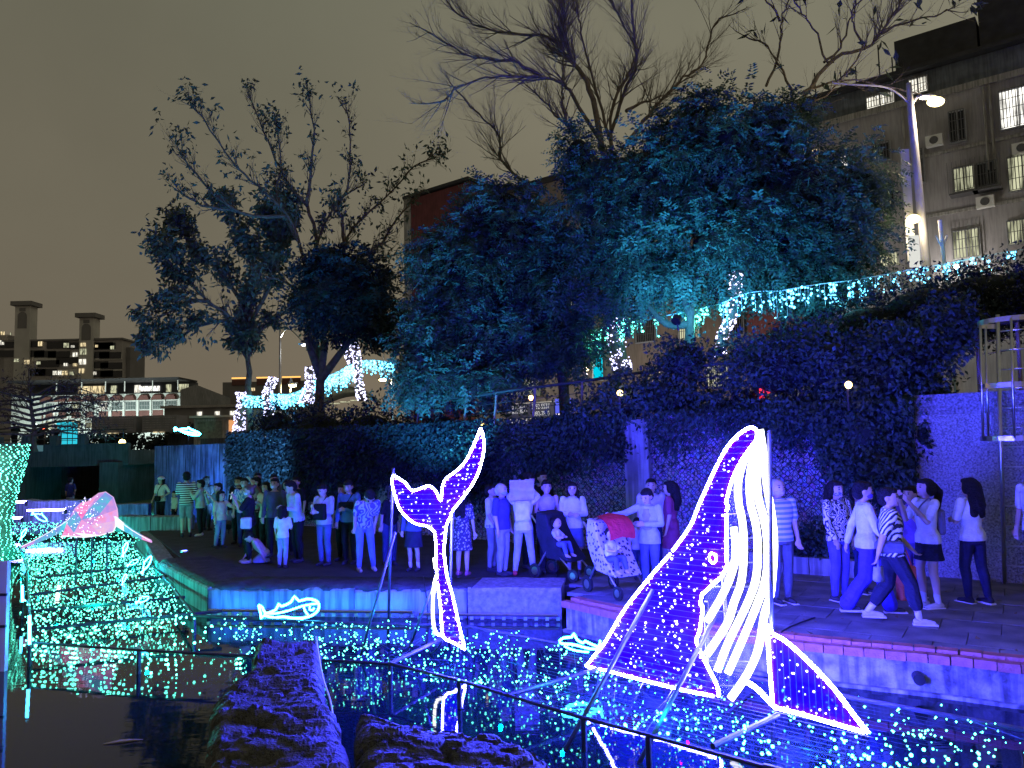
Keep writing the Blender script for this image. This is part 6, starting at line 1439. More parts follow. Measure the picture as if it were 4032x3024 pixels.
for A, B, cols in (((668, 735), (235, 948), 'cbbv'), ((1030, 745), (1335, 922), 'wcbp')):
    up = []; dn = []
    for k in range(5):
        t = k / 4; x, y = lerp(A[0], B[0], t), lerp(A[1], B[1], t) + 14 * math.sin(math.pi * t)
        hw = lerp(70, 18, t) ; up.append((x + (15 if B[0] < 500 else -8), y - hw * .55)); dn.append((x, y + hw * .6))
    for k in range(4):
        M_ = MB(); q = [pz(*up[k], .12), pz(*up[k + 1], .12), pz(*dn[k + 1], .12), pz(*dn[k], .12)]
        b2 = [(p[0], p[1] + .05, p[2]) for p in q]; M_.add(q + b2, [(0, 1, 2, 3), (7, 6, 5, 4), (0, 4, 5, 1), (1, 5, 6, 2), (2, 6, 7, 3), (3, 7, 4, 0)]); M_.build('fin_panel', LC[cols[k]], lw)
    MB().tube([pz(*q, .14) for q in up], .008, 5).build('fin_edge', LC['w'], lw)
MB().tube([pz(*VV[c]) for c in 'efghij'], .014, 6).build('belly_edge', LC['w'], lw)
MB().tube([pz(*VV[c]) for c in 'nabcde'], .008, 6).build('head_edge', LC['l'], lw)
lb_ = []
poly = [VV[c][:2] for c in 'abcdefghijklmn']
while len(lb_) < 130:
    x, y = random.uniform(540, 1024), random.uniform(498, 872)
    if inside((x, y), poly): lb_.append(pz(x, y, .42 + random.uniform(0, .1)))
for p in lb_: link_mesh('bulb', BM['w'], lw, Vector(p) - lw.location, random.uniform(.005, .010))
for x, y in ((830, 860), (700, 860), (960, 840)):
    p = pz(x, y, .1); MB().tube([p, (p[0], p[1], -.9)], .018, 6).build('support_pole', IRON, lw)
# ------------------------------------------------------------------ railing, ladder, lamp post
rl = empty('railing', RAIL[2]); tag(rl, 'dark handrail with curved posts along the top of the retaining wall', 'railing')
rp_ = smooth_path(RAIL, 4)
MB().tube(rp_, .035, 8).build('handrail', IRON, rl, smooth=True)
for dz in (.25, .45):
    MB().tube([p - Vector((0, 0, dz)) for p in rp_], .008, 4).build('wire', IRON, rl)
s_ = 1.0
for k in range(13):
    f = (k + .5) / 13 * (len(rp_) - 1); i = int(f); p = rp_[i].lerp(rp_[i + 1], f - i)
    b = Vector((p.x, p.y, 2.3)) 
    MB().tube(smooth_path([b, b.lerp(p, .35) + WNOR * .10, b.lerp(p, .7) + WNOR * .03, p], 4), [.03] * 13, 6).build('post', mat('post_wood', (.20, .15, .13), .7, .3, 4), rl, smooth=True)
# planter lamp glowing by the railing
pl_ = empty('planter_lamp', (-.65, 17.9, 2.6)); tag(pl_, 'small yellow lamp on the wall top right above the whale tail', 'lamp')
for dx in (-.07, .02, .10): MB().ell((-.65 + dx, 17.85, 2.68), .035, .03, .05, 8, 6).build('bulb', glow('planter_yellow', (1, .75, .2), 8, False), pl_)
MB().box(-.65, 17.87, 2.61, .34, .12, .05).build('base', IRON, pl_)
for k, (x, y, z, c_, lb) in enumerate(((2.15, 16.2, 3.16, (1, .7, .25), 'warm spot lamp glowing in the shrubs right of the shop board'), (5.4, 13.2, 3.02, (1, .6, .2), 'orange spot lamp glowing in the creeper above the whale head'), (.45, 19.5, 3.3, (1, .5, .2), 'orange lamp under the phone number board'))):
    r_ = empty('spot_lamp', (x, y, z - .2)); tag(r_, lb, 'lamp')
    MB().ell((x, y - .9, z), .06, .05, .06, 8, 6).build('bulb', glow('spot_orange%d' % k, c_, 14, False), r_); MB().tube([(x, y - .85, z - .4), (x, y - .85, z)], .02, 5).build('stem', IRON, r_)
rs = empty('red_lantern', (4.75, 14.0, 3.1)); tag(rs, 'red glowing sign seen through the shrubs above the whale', 'lantern')
MB().box(4.62, 14.2, 3.05, .07, .05, .30).build('panel', glow('red_sign', (1, .03, .06), 2.2, False), rs); MB().ell((4.74, 14.2, 3.08), .05, .05, .06).build('side_lamp', MATS['red_sign'], rs)
# caged ladder
ld = empty('caged_ladder', (7.6, 11.8, 0)); tag(ld, 'steel wall ladder with a hooped safety cage at the right edge', 'ladder')
lx, tilt = 0.0, .045
def lp(x, z): return Vector((7.07 + z * tilt, 11.33, z)) - WDIR * x
for x in (lx, lx + .5): MB().tube([lp(x, .02), lp(x, 3.95)], .028, 10).build('rail', STEEL, ld, smooth=True)
for k in range(13): MB().tube([lp(lx, .28 + k * .285), lp(lx + .5, .28 + k * .285)], .011, 6).build('rung', STEEL, ld, smooth=True)
def hoop(z, r_=.46):
    c = lp(lx + .25, z) + WNOR * .36; pts = []
    for k in range(25):
        a = math.radians(86 + k * 290 / 24)
        pts.append((c + Vector((r_ * math.cos(a), r_ * math.sin(a), 0))))
    m = MB(); rings = []
    for i, p in enumerate(pts):
        d = (p - c).normalized(); rings.append([p - d * .006 + Vector((0, 0, -.035)), p + d * .006 + Vector((0, 0, -.035)), p + d * .006 + Vector((0, 0, .035)), p - d * .006 + Vector((0, 0, .035))])
    m.loft(rings); return m, pts
allp = []
for z in (2.12, 2.86, 3.78):
    m, pts = hoop(z); m.build('hoop', STEEL, ld); allp.append(pts)
for k in (2, 7, 12, 17, 22): MB().tube([allp[0][k], allp[2][k]], .017, 6).build('cage_bar', STEEL, ld, smooth=True)
# tall street lamp with sign panel
lpst = empty('street_lamp', (9.70, 17.5, 2.35)); tag(lpst, 'tall tapered lamp post with yellow lamp head beside a white panel', 'street lamp', 'street lamps')
POLE = mat('pole_grey', (.42, .42, .46), .5, .12, 4)
MB().tube([(9.74, 17.5, 2.3), (9.64, 17.5, 5.9), (9.52, 17.5, 9.6), (9.50, 17.5, 10.45)], [.11, .10, .08, .06], 12).build('pole', POLE, lpst, smooth=True)
MB().tube(smooth_path([(9.52, 17.5, 9.9), (9.7, 17.45, 10.12), (9.95, 17.4, 10.06)], 5), .03, 6).build('arm', POLE, lpst)
MB().tube(smooth_path([(9.5, 17.5, 9.95), (9.0, 17.5, 10.35), (8.2, 17.5, 10.45), (7.7, 17.5, 10.5)], 5), .022, 6).build('wire_arm', POLE, lpst)
MB().ell((9.86, 17.4, 10.06), .22, .10, .06, 12, 6).build('lamp_head', WHITEP, lpst)
YEL = glow('lamp_yellow', (1, .80, .34), 9, False)
MB().ell((10.02, 17.35, 9.92), .20, .13, .11, 14, 8).build('lamp_globe', YEL, lpst)
lamp('lamp_light', 'POINT', (10.05, 17.2, 9.6), (1, .80, .5), 220, .15, lpst)
MB().ell((9.27, 17.25, 7.12), .15, .12, .10, 14, 8).build('low_lamp', YEL, lpst)
MB().tube([(9.27, 17.3, 7.12), (9.6, 17.5, 7.12)], .025, 6).build('low_arm', POLE, lpst)
lamp('lamp_light', 'POINT', (9.27, 17.1, 6.9), (1, .80, .45), 35, .1, lpst)
wp_ = empty('light_pillar', (9.42, 17.6, 2.35)); tag(wp_, 'narrow white upright panel on the lamp post, bright at its foot', 'panel')
MB().box(9.36, 17.62, 7.55, .20, .05, 2.7).build('panel', WHITEP, wp_); MB().box(9.42, 17.58, 6.45, .24, .05, .75).build('lit_foot', glow('panel_foot', (1, 1, .92), .75, False), wp_)
MB().tube([(9.46, 17.66, 2.3), (9.40, 17.66, 6.1)], .03, 6).build('post', POLE, wp_)
sp_ = empty('short_post', (9.78, 17.0, 2.35)); tag(sp_, 'short pale post with brackets right of the lamp post', 'post')
MB().tube([(9.74, 16.8, 2.3), (9.62, 16.8, 6.95)], .045, 8).build('pole', WHITEP, sp_)
for sx in (-.12, .12): MB().tube([(9.63, 16.8, 6.3), (9.63 + sx, 16.8, 6.6)], .02, 5).build('bracket', WHITEP, sp_)
# in-ground blue lights on the plaza
for k, p in enumerate(SPOTS.values()):
    r_ = empty('ground_light', p); tag(r_, ['small blue ground light in front of the black tee woman', 'small blue ground light near the hat woman'][k], 'ground light')
    MB().tube([p, (p[0], p[1], .03)], .09, 14).build('rim', STEEL, r_); MB().tube([(p[0], p[1], .03), (p[0], p[1], .04)], .06, 12).build('lens', glow('ground_blue', (.15, .2, 1), 8, False), r_)
# unseen floodlights added to wash the trees, far lawn and wall end
def flood(loc, target, col, power, spot, label):
    r_ = empty('fill_floodlight', (loc[0], loc[1], loc[2])); tag(r_, label, 'fill_floodlight', 'added floodlights for the trees')
    d = (Vector(target) - Vector(loc)).normalized(); b = Vector(loc)
    MB().tube([b - d * .12, b], .10, 10).build('housing', BLACKP, r_); MB().tube([b - Vector((0, 0, .25)), b - d * .06], .02, 5).build('bracket', IRON, r_)
    lamp('added_flood_light', 'SPOT', b + d * .03, col, power, .06, r_, target, spot)
flood((-2.0, 15.2, .25), (-2.6, 21, 8.5), (.05, .48, 1.0), 3800, 72, 'floodlight added on the plaza, aimed at the left evergreen')
flood((3.3, 15.0, 4.6), (5.6, 17.4, 8.0), (.05, .50, 1.0), 1500, 140, 'floodlight added on the railing, aimed at the right evergreen')
flood((-7.6, 20.6, .25), (-9, 30, 7), (.12, .45, 1.0), 2200, 90, 'floodlight added behind the crowd, aimed at the left trees')
flood((-14.5, 30.0, .0), (-22, 45, -.3), (.05, 1.0, .75), 900, 95, 'floodlight added by the wall end, aimed over the teal lawn')
flood((-10.4, 23.2, .15), (-11.0, 26.6, 1.3), (.01, .10, 1.0), 800, 120, 'blue floodlight added at the stained wall end')
# ------------------------------------------------------------------ people
SKIN = mat('skin', (0.52, 0.36, 0.28), 0.55, 0.08, 5)
HAIR = mat('hair_black', (0.012, 0.010, 0.010), 0.72, 0.4, 20, 1.0, 60, spec=.25)
HAIR_B = mat('hair_brown', (0.10, 0.06, 0.035), 0.5, 0.4, 20)
HAIR_G = mat('hair_grey', (0.45, 0.44, 0.43), 0.6, 0.2, 20)
def cloth(c): return mat('cloth_%d_%d_%d' % tuple(int(x * 255) for x in c), c, 0.9, 0.16, 9, 0.8, 13, spec=.2)
BLACK, NAVY, WHITE, GREY = (.015, .015, .02), (.03, .04, .12), (.72, .72, .70), (.25, .25, .26)
ARM = {'down': ((.137, -.005, .645), (.142, .03, .505)), 'swingF': ((.13, .05, .65), (.125, .15, .535)), 'swingB': ((.135, -.07, .655), (.14, -.11, .52)),
       'phone': ((.13, .09, .675), (.045, .19, .84)), 'phonelow': ((.132, .04, .65), (.05, .17, .71)), 'up': ((.165, .05, .87), (.085, .09, .955)),
       'fold': ((.137, .03, .655), (.0, .125, .655)), 'hip': ((.19, -.04, .67), (.105, .03, .60)), 'reach': ((.145, .13, .73), (.13, .28, .70)),
       'side': ((.21, .08, .755), (.34, .14, .735)), 'bag': ((.135, .02, .648), (.13, .09, .53)), 'chin': ((.12, .09, .68), (.02, .12, .79)), 'hang': ((.125, .02, .645), (.115, .06, .50)), 'knee': ((.12, .02, .645), (.11, .05, .50))}
LEG = {'s': ((.052, .012, .285), (.056, -.012, .045)), 'wF': ((.045, .11, .30), (.042, .155, .048)), 'wB': ((.05, -.03, .28), (.05, -.175, .075)), 'a': ((.075, .01, .285), (.105, -.01, .045)),
       'h': ((.05, .05, .29), (.05, .03, .045)), 'b': ((.05, -.02, .285), (.052, -.06, .05)), 'cr': ((.085, .20, .30), (.07, .05, .045)), 'si': ((.10, .22, .22), (.085, .34, .05)), 'kn': ((.07, .17, .06), (.07, -.08, .05))}
BATCH = []     # (object, modifiers) to turn into plain meshes in one go
def cap_(m, p0, r0, p1, r1, n=8):
    p0, p1 = Vector(p0), Vector(p1); d = (p1 - p0)
    if d.length < 1e-5: d = Vector((0, 0, 1))
    d.normalize()
    m.tube([p0 - d * r0 * .95, p0 - d * r0 * .6, p0, p1, p1 + d * r1 * .6, p1 + d * r1 * .95], [r0 * .3, r0 * .8, r0, r1, r1 * .8, r1 * .3], n)
def torso_(m, rings, xf, n=14):
    R = []
    for (z, rx, ry, f) in rings:
        R.append([xf(Vector((rx * math.cos(2 * math.pi * k / n), -f + ry * math.sin(2 * math.pi * k / n), z))) for k in range(n)])
    m.loft(R)
def person(key, label, yaw=0, top=WHITE, bottom=('pants', NAVY), hair=('short', HAIR), arms=('down', 'down'), legs=('s', 's'), sleeves='short', mask=None, lean=0, head=(0, 0), fem=False, kid=False,
           shoes=(.05, .05, .06), pos=None, group='visitors by the pond', vox=None, seat=0.0, hat=None, girth=1.0, socks=None, hem=.50, inner=None):
    x, y, h = (pos or PEOPLE_POS[key])[:3]
    z0 = -.3 if y > 26 and pos is None and x < -13 else 0.0
    if pos and len(pos) > 3: z0 = pos[3]
    if y < 14.2 and y > 12.9 and x < .6: z0 = 0.0
    root = empty('person', (x, y, z0), math.radians(yaw)); tag(root, label, 'person', group)
    dist = math.hypot(x, y); vx = vox or (.0105 if dist < 12.2 else .0135 if dist < 19 else .022)
    hs = 1.22 if kid else 1.0; g = girth * (1.06 if kid else 1.0)
    piv = Vector((0, 0, .53)); RL_ = Matrix.Rotation(math.radians(lean), 3, 'X')      # leaning forward
    drop = Vector((0, 0, -seat))
    def up(v): return (RL_ @ (Vector(v) - piv) + piv + drop) * h
    def lo(v): return (Vector(v)) * h
    def loc3(t, sgn): return Vector((t[0] * sgn, -t[1], t[2]))
    # ---- skeleton
    sh = {s: Vector((.105 * s * g, 0, .812)) for s in (1, -1)}
    el, wr = {}, {}
    for s, nm in ((1, arms[0]), (-1, arms[1])): el[s], wr[s] = loc3(ARM[nm][0], s), loc3(ARM[nm][1], s)
    hipj = {s: Vector((.052 * s, 0, .53)) + drop for s in (1, -1)}
    kn, an = {}, {}
    for s, nm in ((1, legs[0]), (-1, legs[1])): kn[s], an[s] = loc3(LEG[nm][0], s), loc3(LEG[nm][1], s)
    HP = Vector((0, 0, .86)); RH = (Matrix.Rotation(math.radians(head[0]), 3, 'Z') @ Matrix.Rotation(math.radians(head[1]), 3, 'X'))
    def hd(v):
        v = Vector((v[0], -v[1], v[2])); v = HP + RH @ ((v - HP) * hs); return up(v)
    HM = RL_ @ RH
    def hell(m, c, rx, ry, rz, nu=12, nv=8): m.ell(hd(c), rx * h * hs, ry * h * hs, rz * h * hs, nu, nv, HM)
    # ---- body: one surface
    b = MB()
    hell(b, (0, .002, .932), .054, .066, .064); hell(b, (0, .018, .894), .040, .047, .040)
    hell(b, (0, .062, .914), .010, .014, .014, 8, 6); hell(b, (0, .055, .872), .018, .014, .010, 8, 6)
    for s in (1, -1): hell(b, (.054 * s, -.004, .918), .008, .014, .021, 8, 6)
    cap_(b, up((0, .006, .81)), .030 * h, hd((0, 0, .885)), .028 * h)
    if fem: TR = [(.48, .080, .058, 0), (.535, .094, .066, 0), (.61, .068, .052, .004), (.70, .082, .062, .006), (.775, .092, .056, .002), (.82, .07, .042, 0), (.838, .038, .034, 0)]
    else: TR = [(.48, .080, .058, 0), (.535, .088, .064, 0), (.61, .078, .056, .004), (.71, .094, .064, .006), (.78, .102, .058, .002), (.822, .080, .042, 0), (.84, .040, .036, 0)]
    TR = [(z, rx * g, ry * g, f) for z, rx, ry, f in TR]
    torso_(b, TR, up)
    for s in (1, -1):
        S, E, W = up(sh[s]), up(el[s]), up(wr[s])
        cap_(b, S, .031 * h * g, E, .0235 * h * g); cap_(b, E, .0235 * h * g, W, .0165 * h)
        d = (W - E).normalized(); sd = d.cross(Vector((0, -1, 0)));
        if sd.length < .2: sd = d.cross(Vector((1, 0, 0)))
        sd.normalize(); nn = d.cross(sd).normalized()
        pe = W + d * .050 * h
        cap_(b, W + sd * .006 * h, .0135 * h, pe + sd * .010 * h, .0125 * h, 6); cap_(b, W - sd * .006 * h, .0135 * h, pe - sd * .010 * h, .0125 * h, 6)
        for k, (o_, fl) in enumerate(((-.020, .036), (-.0067, .044), (.0067, .041), (.020, .031))):
            k0 = pe + sd * o_ * h; k1 = k0 + (d * .9 - nn * .35 * s).normalized() * fl * .55 * h; k2 = k1 + (d * .5 - nn * .8 * s).normalized() * fl * .5 * h
            cap_(b, k0, .0058 * h, k1, .0054 * h, 5); cap_(b, k1, .0054 * h, k2, .0048 * h, 5)
        t0 = W + d * .012 * h + sd * .016 * h; t1 = t0 + (d * .6 + sd * .7).normalized() * .024 * h
        cap_(b, t0, .0075 * h, t1, .006 * h, 5); cap_(b, t1, .006 * h, t1 + (d - nn * .3 * s).normalized() * .020 * h, .005 * h, 5)
        Hh, K, A = lo(hipj[s]), lo(kn[s]), lo(an[s])
        cap_(b, Hh, .052 * h * g, K, .034 * h * g); cap_(b, K, .034 * h * g, K.lerp(A, .3) + Vector((0, .008 * h, 0)), .033 * h * g); cap_(b, K.lerp(A, .3) + Vector((0, .008 * h, 0)), .033 * h * g, A, .020 * h)
        cap_(b, A + Vector((0, .02 * h, -.012 * h)), .018 * h, A + Vector((0, -.085 * h, -.024 * h)), .014 * h)
    BATCH.append((b.build('body', SKIN, root, local=True, smooth=True), vx))
    def part(name, m, material, v=None): 
        o = m.build(name, material, root, local=True, smooth=True); BATCH.append((o, v or vx)); return o
    as_mat = lambda c: c if not isinstance(c, tuple) else cloth(c)
    # ---- top
    t = MB(); inf = .012
    hemr = (hem, (TR[1][1] + .020), (TR[1][2] + .018), 0)
    rings = [hemr, (max(.56, hem + .03), TR[1][1] + .016, TR[1][2] + .016, 0)] + [(z, rx + inf, ry + inf, f) for z, rx, ry, f in TR[2:6]] + [(.832, TR[6][1] + .012, TR[6][2] + .010, 0)]
    torso_(t, rings, up, 16)
    if sleeves != 'none':
        for s in (1, -1):
            S, E, W = up(sh[s]), up(el[s]), up(wr[s])
            if sleeves == 'short': cap_(t, S, .039 * h * g, S.lerp(E, .78), .036 * h * g)
            else:
                cap_(t, S, .039 * h * g, E, .032 * h * g); cap_(t, E, .032 * h * g, E.lerp(W, .93), .025 * h)
    part('top', t, as_mat(top))
    if inner is not None:
        m = MB(); torso_(m, [(.56, .060, .040, .030), (.66, .058, .042, .038), (.74, .060, .044, .040), (.80, .045, .036, .032)], up, 12); part('inner_top', m, as_mat(inner))
    if dist < 14.5 and not kid:
        m = MB(); cr = [up((TR[6][1] * 1.12 * math.cos(2 * math.pi * k / 14), TR[6][2] * 1.15 * math.sin(2 * math.pi * k / 14), .838)) for k in range(15)]
        m.tube(cr, .0055 * h, 5); m.build('collar', as_mat(top), root, local=True, smooth=True)
    # ---- bottom
    kind, col = bottom; m = MB()
    if kind in ('pants', 'wide', 'shorts', 'crop'):
        torso_(m, [(.475, .078 * g + .014, .058 * g + .014, 0), (.535, TR[1][1] + .011, TR[1][2] + .011, 0), (.60, TR[2][1] + .012, TR[2][2] + .010, .002)], (lambda v: (RL_.lerp(Matrix.Identity(3), .5) @ (v - piv) + piv + drop) * h))
        for s in (1, -1):
            Hh, K, A = lo(hipj[s]), lo(kn[s]), lo(an[s])
            w0, w1 = {'pants': (.040, .030), 'wide': (.052, .060), 'shorts': (.050, .05), 'crop': (.048, .046)}[kind]
            if kind == 'shorts': cap_(m, Hh, .058 * h * g, Hh.lerp(K, .85), w0 * h)
            else:
                cf = K.lerp(A, .3) + Vector((0, .008 * h, 0)); wc = max(w0, .041); cap_(m, Hh, .058 * h * g, K, w0 * h * 1.04); cap_(m, K, w0 * h * 1.04, cf, wc * h * g); cap_(m, cf, wc * h * g, K.lerp(A, .62 if kind == 'crop' else .93), w1 * h)
        part('trousers' if kind != 'shorts' else 'shorts', m, as_mat(col))
    else:
        zl = {'skirt': .30, 'mini': .37, 'long': .17}[kind]
        torso_(m, [(zl, .125 * g, .105 * g, 0), ((zl + .5) / 2, .112 * g, .09 * g, 0), (.535, TR[1][1] + .012, TR[1][2] + .012, 0), (.60, TR[2][1] + .013, TR[2][2] + .012, 0)], lambda v: (v + drop) * h, 18)
        part('skirt', m, as_mat(col))
    # ---- shoes and socks
    for s in (1, -1):
        A = lo(an[s]); m = MB()
        cap_(m, A + Vector((0, .022 * h, -.020 * h)), .026 * h, A + Vector((0, -.045 * h, -.026 * h)), .025 * h); cap_(m, A + Vector((0, -.04 * h, -.027 * h)), .026 * h, A + Vector((0, -.088 * h, -.029 * h)), .020 * h)
        if socks is None: cap_(m, A + Vector((0, .012 * h, -.012 * h)), .026 * h, A + Vector((0, .005 * h, .008 * h)), .025 * h)
        so = part('shoe', m, as_mat(shoes))
        if dist < 12.2:
            ms = MB(); ms.box(0, -.035 * h, 0, .052 * h, .165 * h, .016 * h); zz = A + Vector((0, 0, -.043 * h))
            sb = ms.build('sole', WHITEP, so, local=True, bevel=.004); sb.location = zz
        if socks is not None:
            m = MB(); cap_(m, A + Vector((0, .004 * h, 0)), .0235 * h, A.lerp(lo(kn[s]), .26), .0265 * h); part('sock', m, as_mat(socks))
    # ---- hair, hat, mask, face
    st, hm = hair; m = MB()
    if st != 'none':
        hell(m, (0, -.012, .950 if st != 'thin' else .944), .060 if st != 'thin' else .057, .067 if st != 'thin' else .062, .056)
        hell(m, (0, -.035, .915), .056, .048, .055)
        if st not in ('thin',): hell(m, (0, .030, .975), .045, .036, .024, 10, 6)
        if st in ('long', 'pony', 'bob', 'half'):
            for s in (1, -1): hell(m, (.050 * s, -.004, .918), .016, .034, .050, 10, 7)
        if st == 'long': cap_(m, hd((0, -.045, .93)), .056 * h * hs, hd((0, -.062, .78)), .062 * h, 10); cap_(m, hd((.03, -.05, .85)), .04 * h, hd((.04, -.06, .72)), .034 * h, 8); cap_(m, hd((-.03, -.05, .85)), .04 * h, hd((-.035, -.06, .71)), .034 * h, 8)
        if st == 'bob': cap_(m, hd((.045, -.015, .93)), .024 * h, hd((.050, -.010, .845)), .020 * h, 8); cap_(m, hd((-.045, -.015, .93)), .024 * h, hd((-.050, -.010, .845)), .020 * h, 8); cap_(m, hd((0, -.045, .92)), .05 * h, hd((0, -.05, .85)), .042 * h, 8)
        if st == 'pony': cap_(m, hd((0, -.075, .955)), .024 * h, hd((0, -.115, .90)), .034 * h, 8); cap_(m, hd((0, -.115, .90)), .036 * h, hd((0, -.11, .78)), .022 * h, 8)
        if st == 'bun': hell(m, (0, -.07, .985), .028, .028, .026, 8, 6)
        if st == 'half': cap_(m, hd((.055, 0, .90)), .020 * h, hd((.075, .03, .76)), .016 * h, 8); cap_(m, hd((0, -.05, .92)), .05 * h, hd((0, -.055, .84)), .045 * h, 8)
        part('hair', m, hm, min(vx, .014))
    if hat is not None:
        m = MB(); hell(m, (0, -.002, .968), .066, .074, .044); R = []
        n = 20
        for rr, zz in ((.060, .955), (.105, .948), (.106, .953), (.060, .965)):
            R.append([hd((rr * math.cos(2 * math.pi * k / n), rr * 1.05 * math.sin(2 * math.pi * k / n), zz)) for k in range(n)])
        m.loft(R); part('hat', m, as_mat(hat), .016)
    if mask is not None:
        m = MB(); hell(m, (0, .026, .893), .0425, .0465, .030, 12, 8); part('face_mask', m, as_mat(mask), .010)
    e_ = MB()
    for s in (1, -1): hell(e_, (.022 * s, .060, .932), .0085, .006, .005, 8, 6); hell(e_, (.022 * s, .059, .948), .013, .006, .0028, 8, 5)
    e_.build('eyes', HAIR, root, local=True)
    if mask is None:
        m = MB(); hell(m, (0, .060, .886), .014, .007, .0042, 8, 5); m.build('mouth', mat('lips', (.30, .09, .08), .5), root, local=True)
    INFO[key] = dict(root=root, h=h, wr={s: up(wr[s]) for s in (1, -1)}, head=hd((0, .1, .93)), up=up, yaw=math.radians(yaw))
    return root
INFO = {}
def world(key, v):
    r = INFO[key]; c, s = math.cos(r['yaw']), math.sin(r['yaw'])
    return r['root'].location + Vector((v.x * c - v.y * s, v.x * s + v.y * c, v.z))
PHONE_G = glow('phone_screen', (.75, .85, 1.0), 1.1, False)
def phone(key, label, side=None, flat=False, glowing=True):
    r = INFO[key]; W = r['wr']
    v = (W[1] + W[-1]) / 2 if side is None else W[side]
    v = v + Vector((0, -.055, .05)) * (r['h'] / 1.6)
    root = empty('smartphone', world(key, v), r['yaw']); tag(root, label, 'phone', 'phones held by visitors')
    sx, sz = (.150, .075) if flat else (.075, .150)
    MB().box(0, 0, 0, sx, .009, sz).build('case', BLACKP, root, local=True, bevel=.003)
    if glowing: MB().box(0, .006, 0, sx * .92, .002, sz * .92).build('screen', PHONE_G, root, local=True)
    root.rotation_euler = (math.radians(-12), 0, r['yaw'])
STRIPE_BW = pattern('cloth_stripe_bw', 'h', (.75, .75, .73), (.015, .015, .02), 5.6)
STRIPE_POLO = pattern('cloth_stripe_polo', 'h', (.62, .60, .66), (.16, .30, .55), 4.6)
DIAG = pattern('cloth_diag', 'diag', (.75, .75, .74), (.02, .02, .03), 9)
MAZE = pattern('cloth_maze', 'maze', (.70, .68, .70), (.02, .02, .04), 8)
POLKA = pattern('cloth_polka', 'dots', (.55, .5, .6), (.05, .03, .09), 26)
POLKA2 = pattern('cloth_polka_pants', 'dots', (.75, .75, .75), (.02, .03, .07), 22)
FLORAL = pattern('cloth_floral', 'maze', (.10, .25, .50), (.55, .6, .65), 5)
# far left
person('hat', 'person in a pale hat and white tee with a black bag by the low wall', -20, WHITE, ('pants', BLACK), ('bob', HAIR), ('hip', 'bag'), hat=(.6, .6, .58), fem=True, pos=(-10.6, 23.2, 1.45))
person('hatkid', 'child in a pale top beside the person in the hat', -35, (.6, .6, .5), ('pants', BLACK), kid=True, pos=(-10.1, 23.0, 1.0))
person('farcyan', 'far person in a pale tee under teal light by the railing', 30, WHITE, ('pants', BLACK), fem=True)
person('farred', 'far person in a dark red top seen from behind on the lawn', 170, (.12, .03, .04), ('pants', BLACK))
person('fardark', 'far person in black beside the dark red top', 10, BLACK, ('pants', BLACK), mask=WHITE)
person('fartee', 'far person in a pale tee standing alone on the lawn', 150, WHITE, ('shorts', NAVY), pos=(-24.0, 51, 1.45, -.3))
person('standblue', 'person in dark blue top and light trousers before the bridge opening', 165, NAVY, ('pants', (.35, .4, .5)), arms=('down', 'hip'), legs=('a', 's'))
person('crouch', 'dark crouching person beside the blue basin', -150, BLACK, ('pants', BLACK), legs=('cr', 'cr'), seat=.33, lean=40, arms=('reach', 'reach'), pos=(-14.9, 27.0, 1.5, -.3))
# left crowd
person('striped', 'person in a black and white striped shirt at the left of the crowd', -155, STRIPE_BW, ('shorts', (.30, .30, .36)), arms=('phonelow', 'down'))
person('tealphone', 'person in a pale sweater raising a phone, dark trousers', -75, (.50, .55, .50), ('pants', BLACK), ('short', HAIR), ('phone', 'phone'), sleeves='long', shoes=(.6, .6, .6), fem=True)
person('longhair', 'person with long dark hair behind the pale sweater', 160, BLACK, ('pants', BLACK), ('long', HAIR), fem=True)
person('phoneman', 'person in blue shirt and dotted trousers holding a phone sideways', -40, (.16, .25, .50), ('pants', POLKA2), arms=('phone', 'phone'), sleeves='short', legs=('h', 'b'))
person('yellowgirl', 'girl in a pale yellow tee and jeans reaching to the right', 60, (.62, .60, .42), ('pants', (.20, .28, .45)), ('bob', HAIR), ('reach', 'down'), ('s', 'a'), fem=True, kid=True)
person('blackjacket', 'person in a black jacket and mask behind the black tee', -10, BLACK, ('pants', BLACK), ('long', HAIR), mask=(.6, .65, .7), sleeves='long', fem=True)
person('floral', 'person in a blue patterned shirt and mask behind the black tee', 15, FLORAL, ('pants', NAVY), mask=(.6, .65, .7))
person('blacktee', 'person in black tee and side-striped trousers raising a phone', -80, BLACK, ('pants', BLACK), ('bun', HAIR_B), ('phone', 'phone'), ('s', 'h'), mask=(.6, .7, .75), fem=True, girth=1.12, shoes=(.5, .5, .5))
person('behindK', 'short-haired person at the back, left of the masked pair', 20, (.1, .1, .15), ('pants', BLACK))
person('pinkarm', 'person in a dusky pink top with a hand at the brow', -60, (.40, .20, .24), ('pants', BLACK), ('short', HAIR), ('up', 'down'), sleeves='short')
person('lightjacket', 'person in a pale jacket with a lit phone at the chest', -25, (.55, .52, .45), ('pants', BLACK), ('long', HAIR), ('phonelow', 'phonelow'), sleeves='long', fem=True)
person('vestmask', 'person in a dark jacket and white mask at the crowd centre', -5, (.08, .09, .12), ('pants', BLACK), mask=(.65, .72, .78), sleeves='long')
person('greymask', 'person in a grey sweatshirt and white mask right of the dark jacket', 10, (.14, .14, .16), ('pants', BLACK), ('bob', HAIR), mask=(.65, .75, .80), sleeves='long', fem=True)
person('sweater', 'person in a pale ribbed sweater leaning left, black trousers', -50, (.50, .56, .62), ('pants', BLACK), arms=('phonelow', 'down'), sleeves='long', lean=12, head=(-15, 8), girth=1.08)
person('headX', 'dark haired person at the back behind the pale ribbed sweater', -20, BLACK, ('pants', BLACK))
person('headY', 'dark haired person at the back behind the masked dark jacket', 25, (.12, .12, .14), ('pants', BLACK))
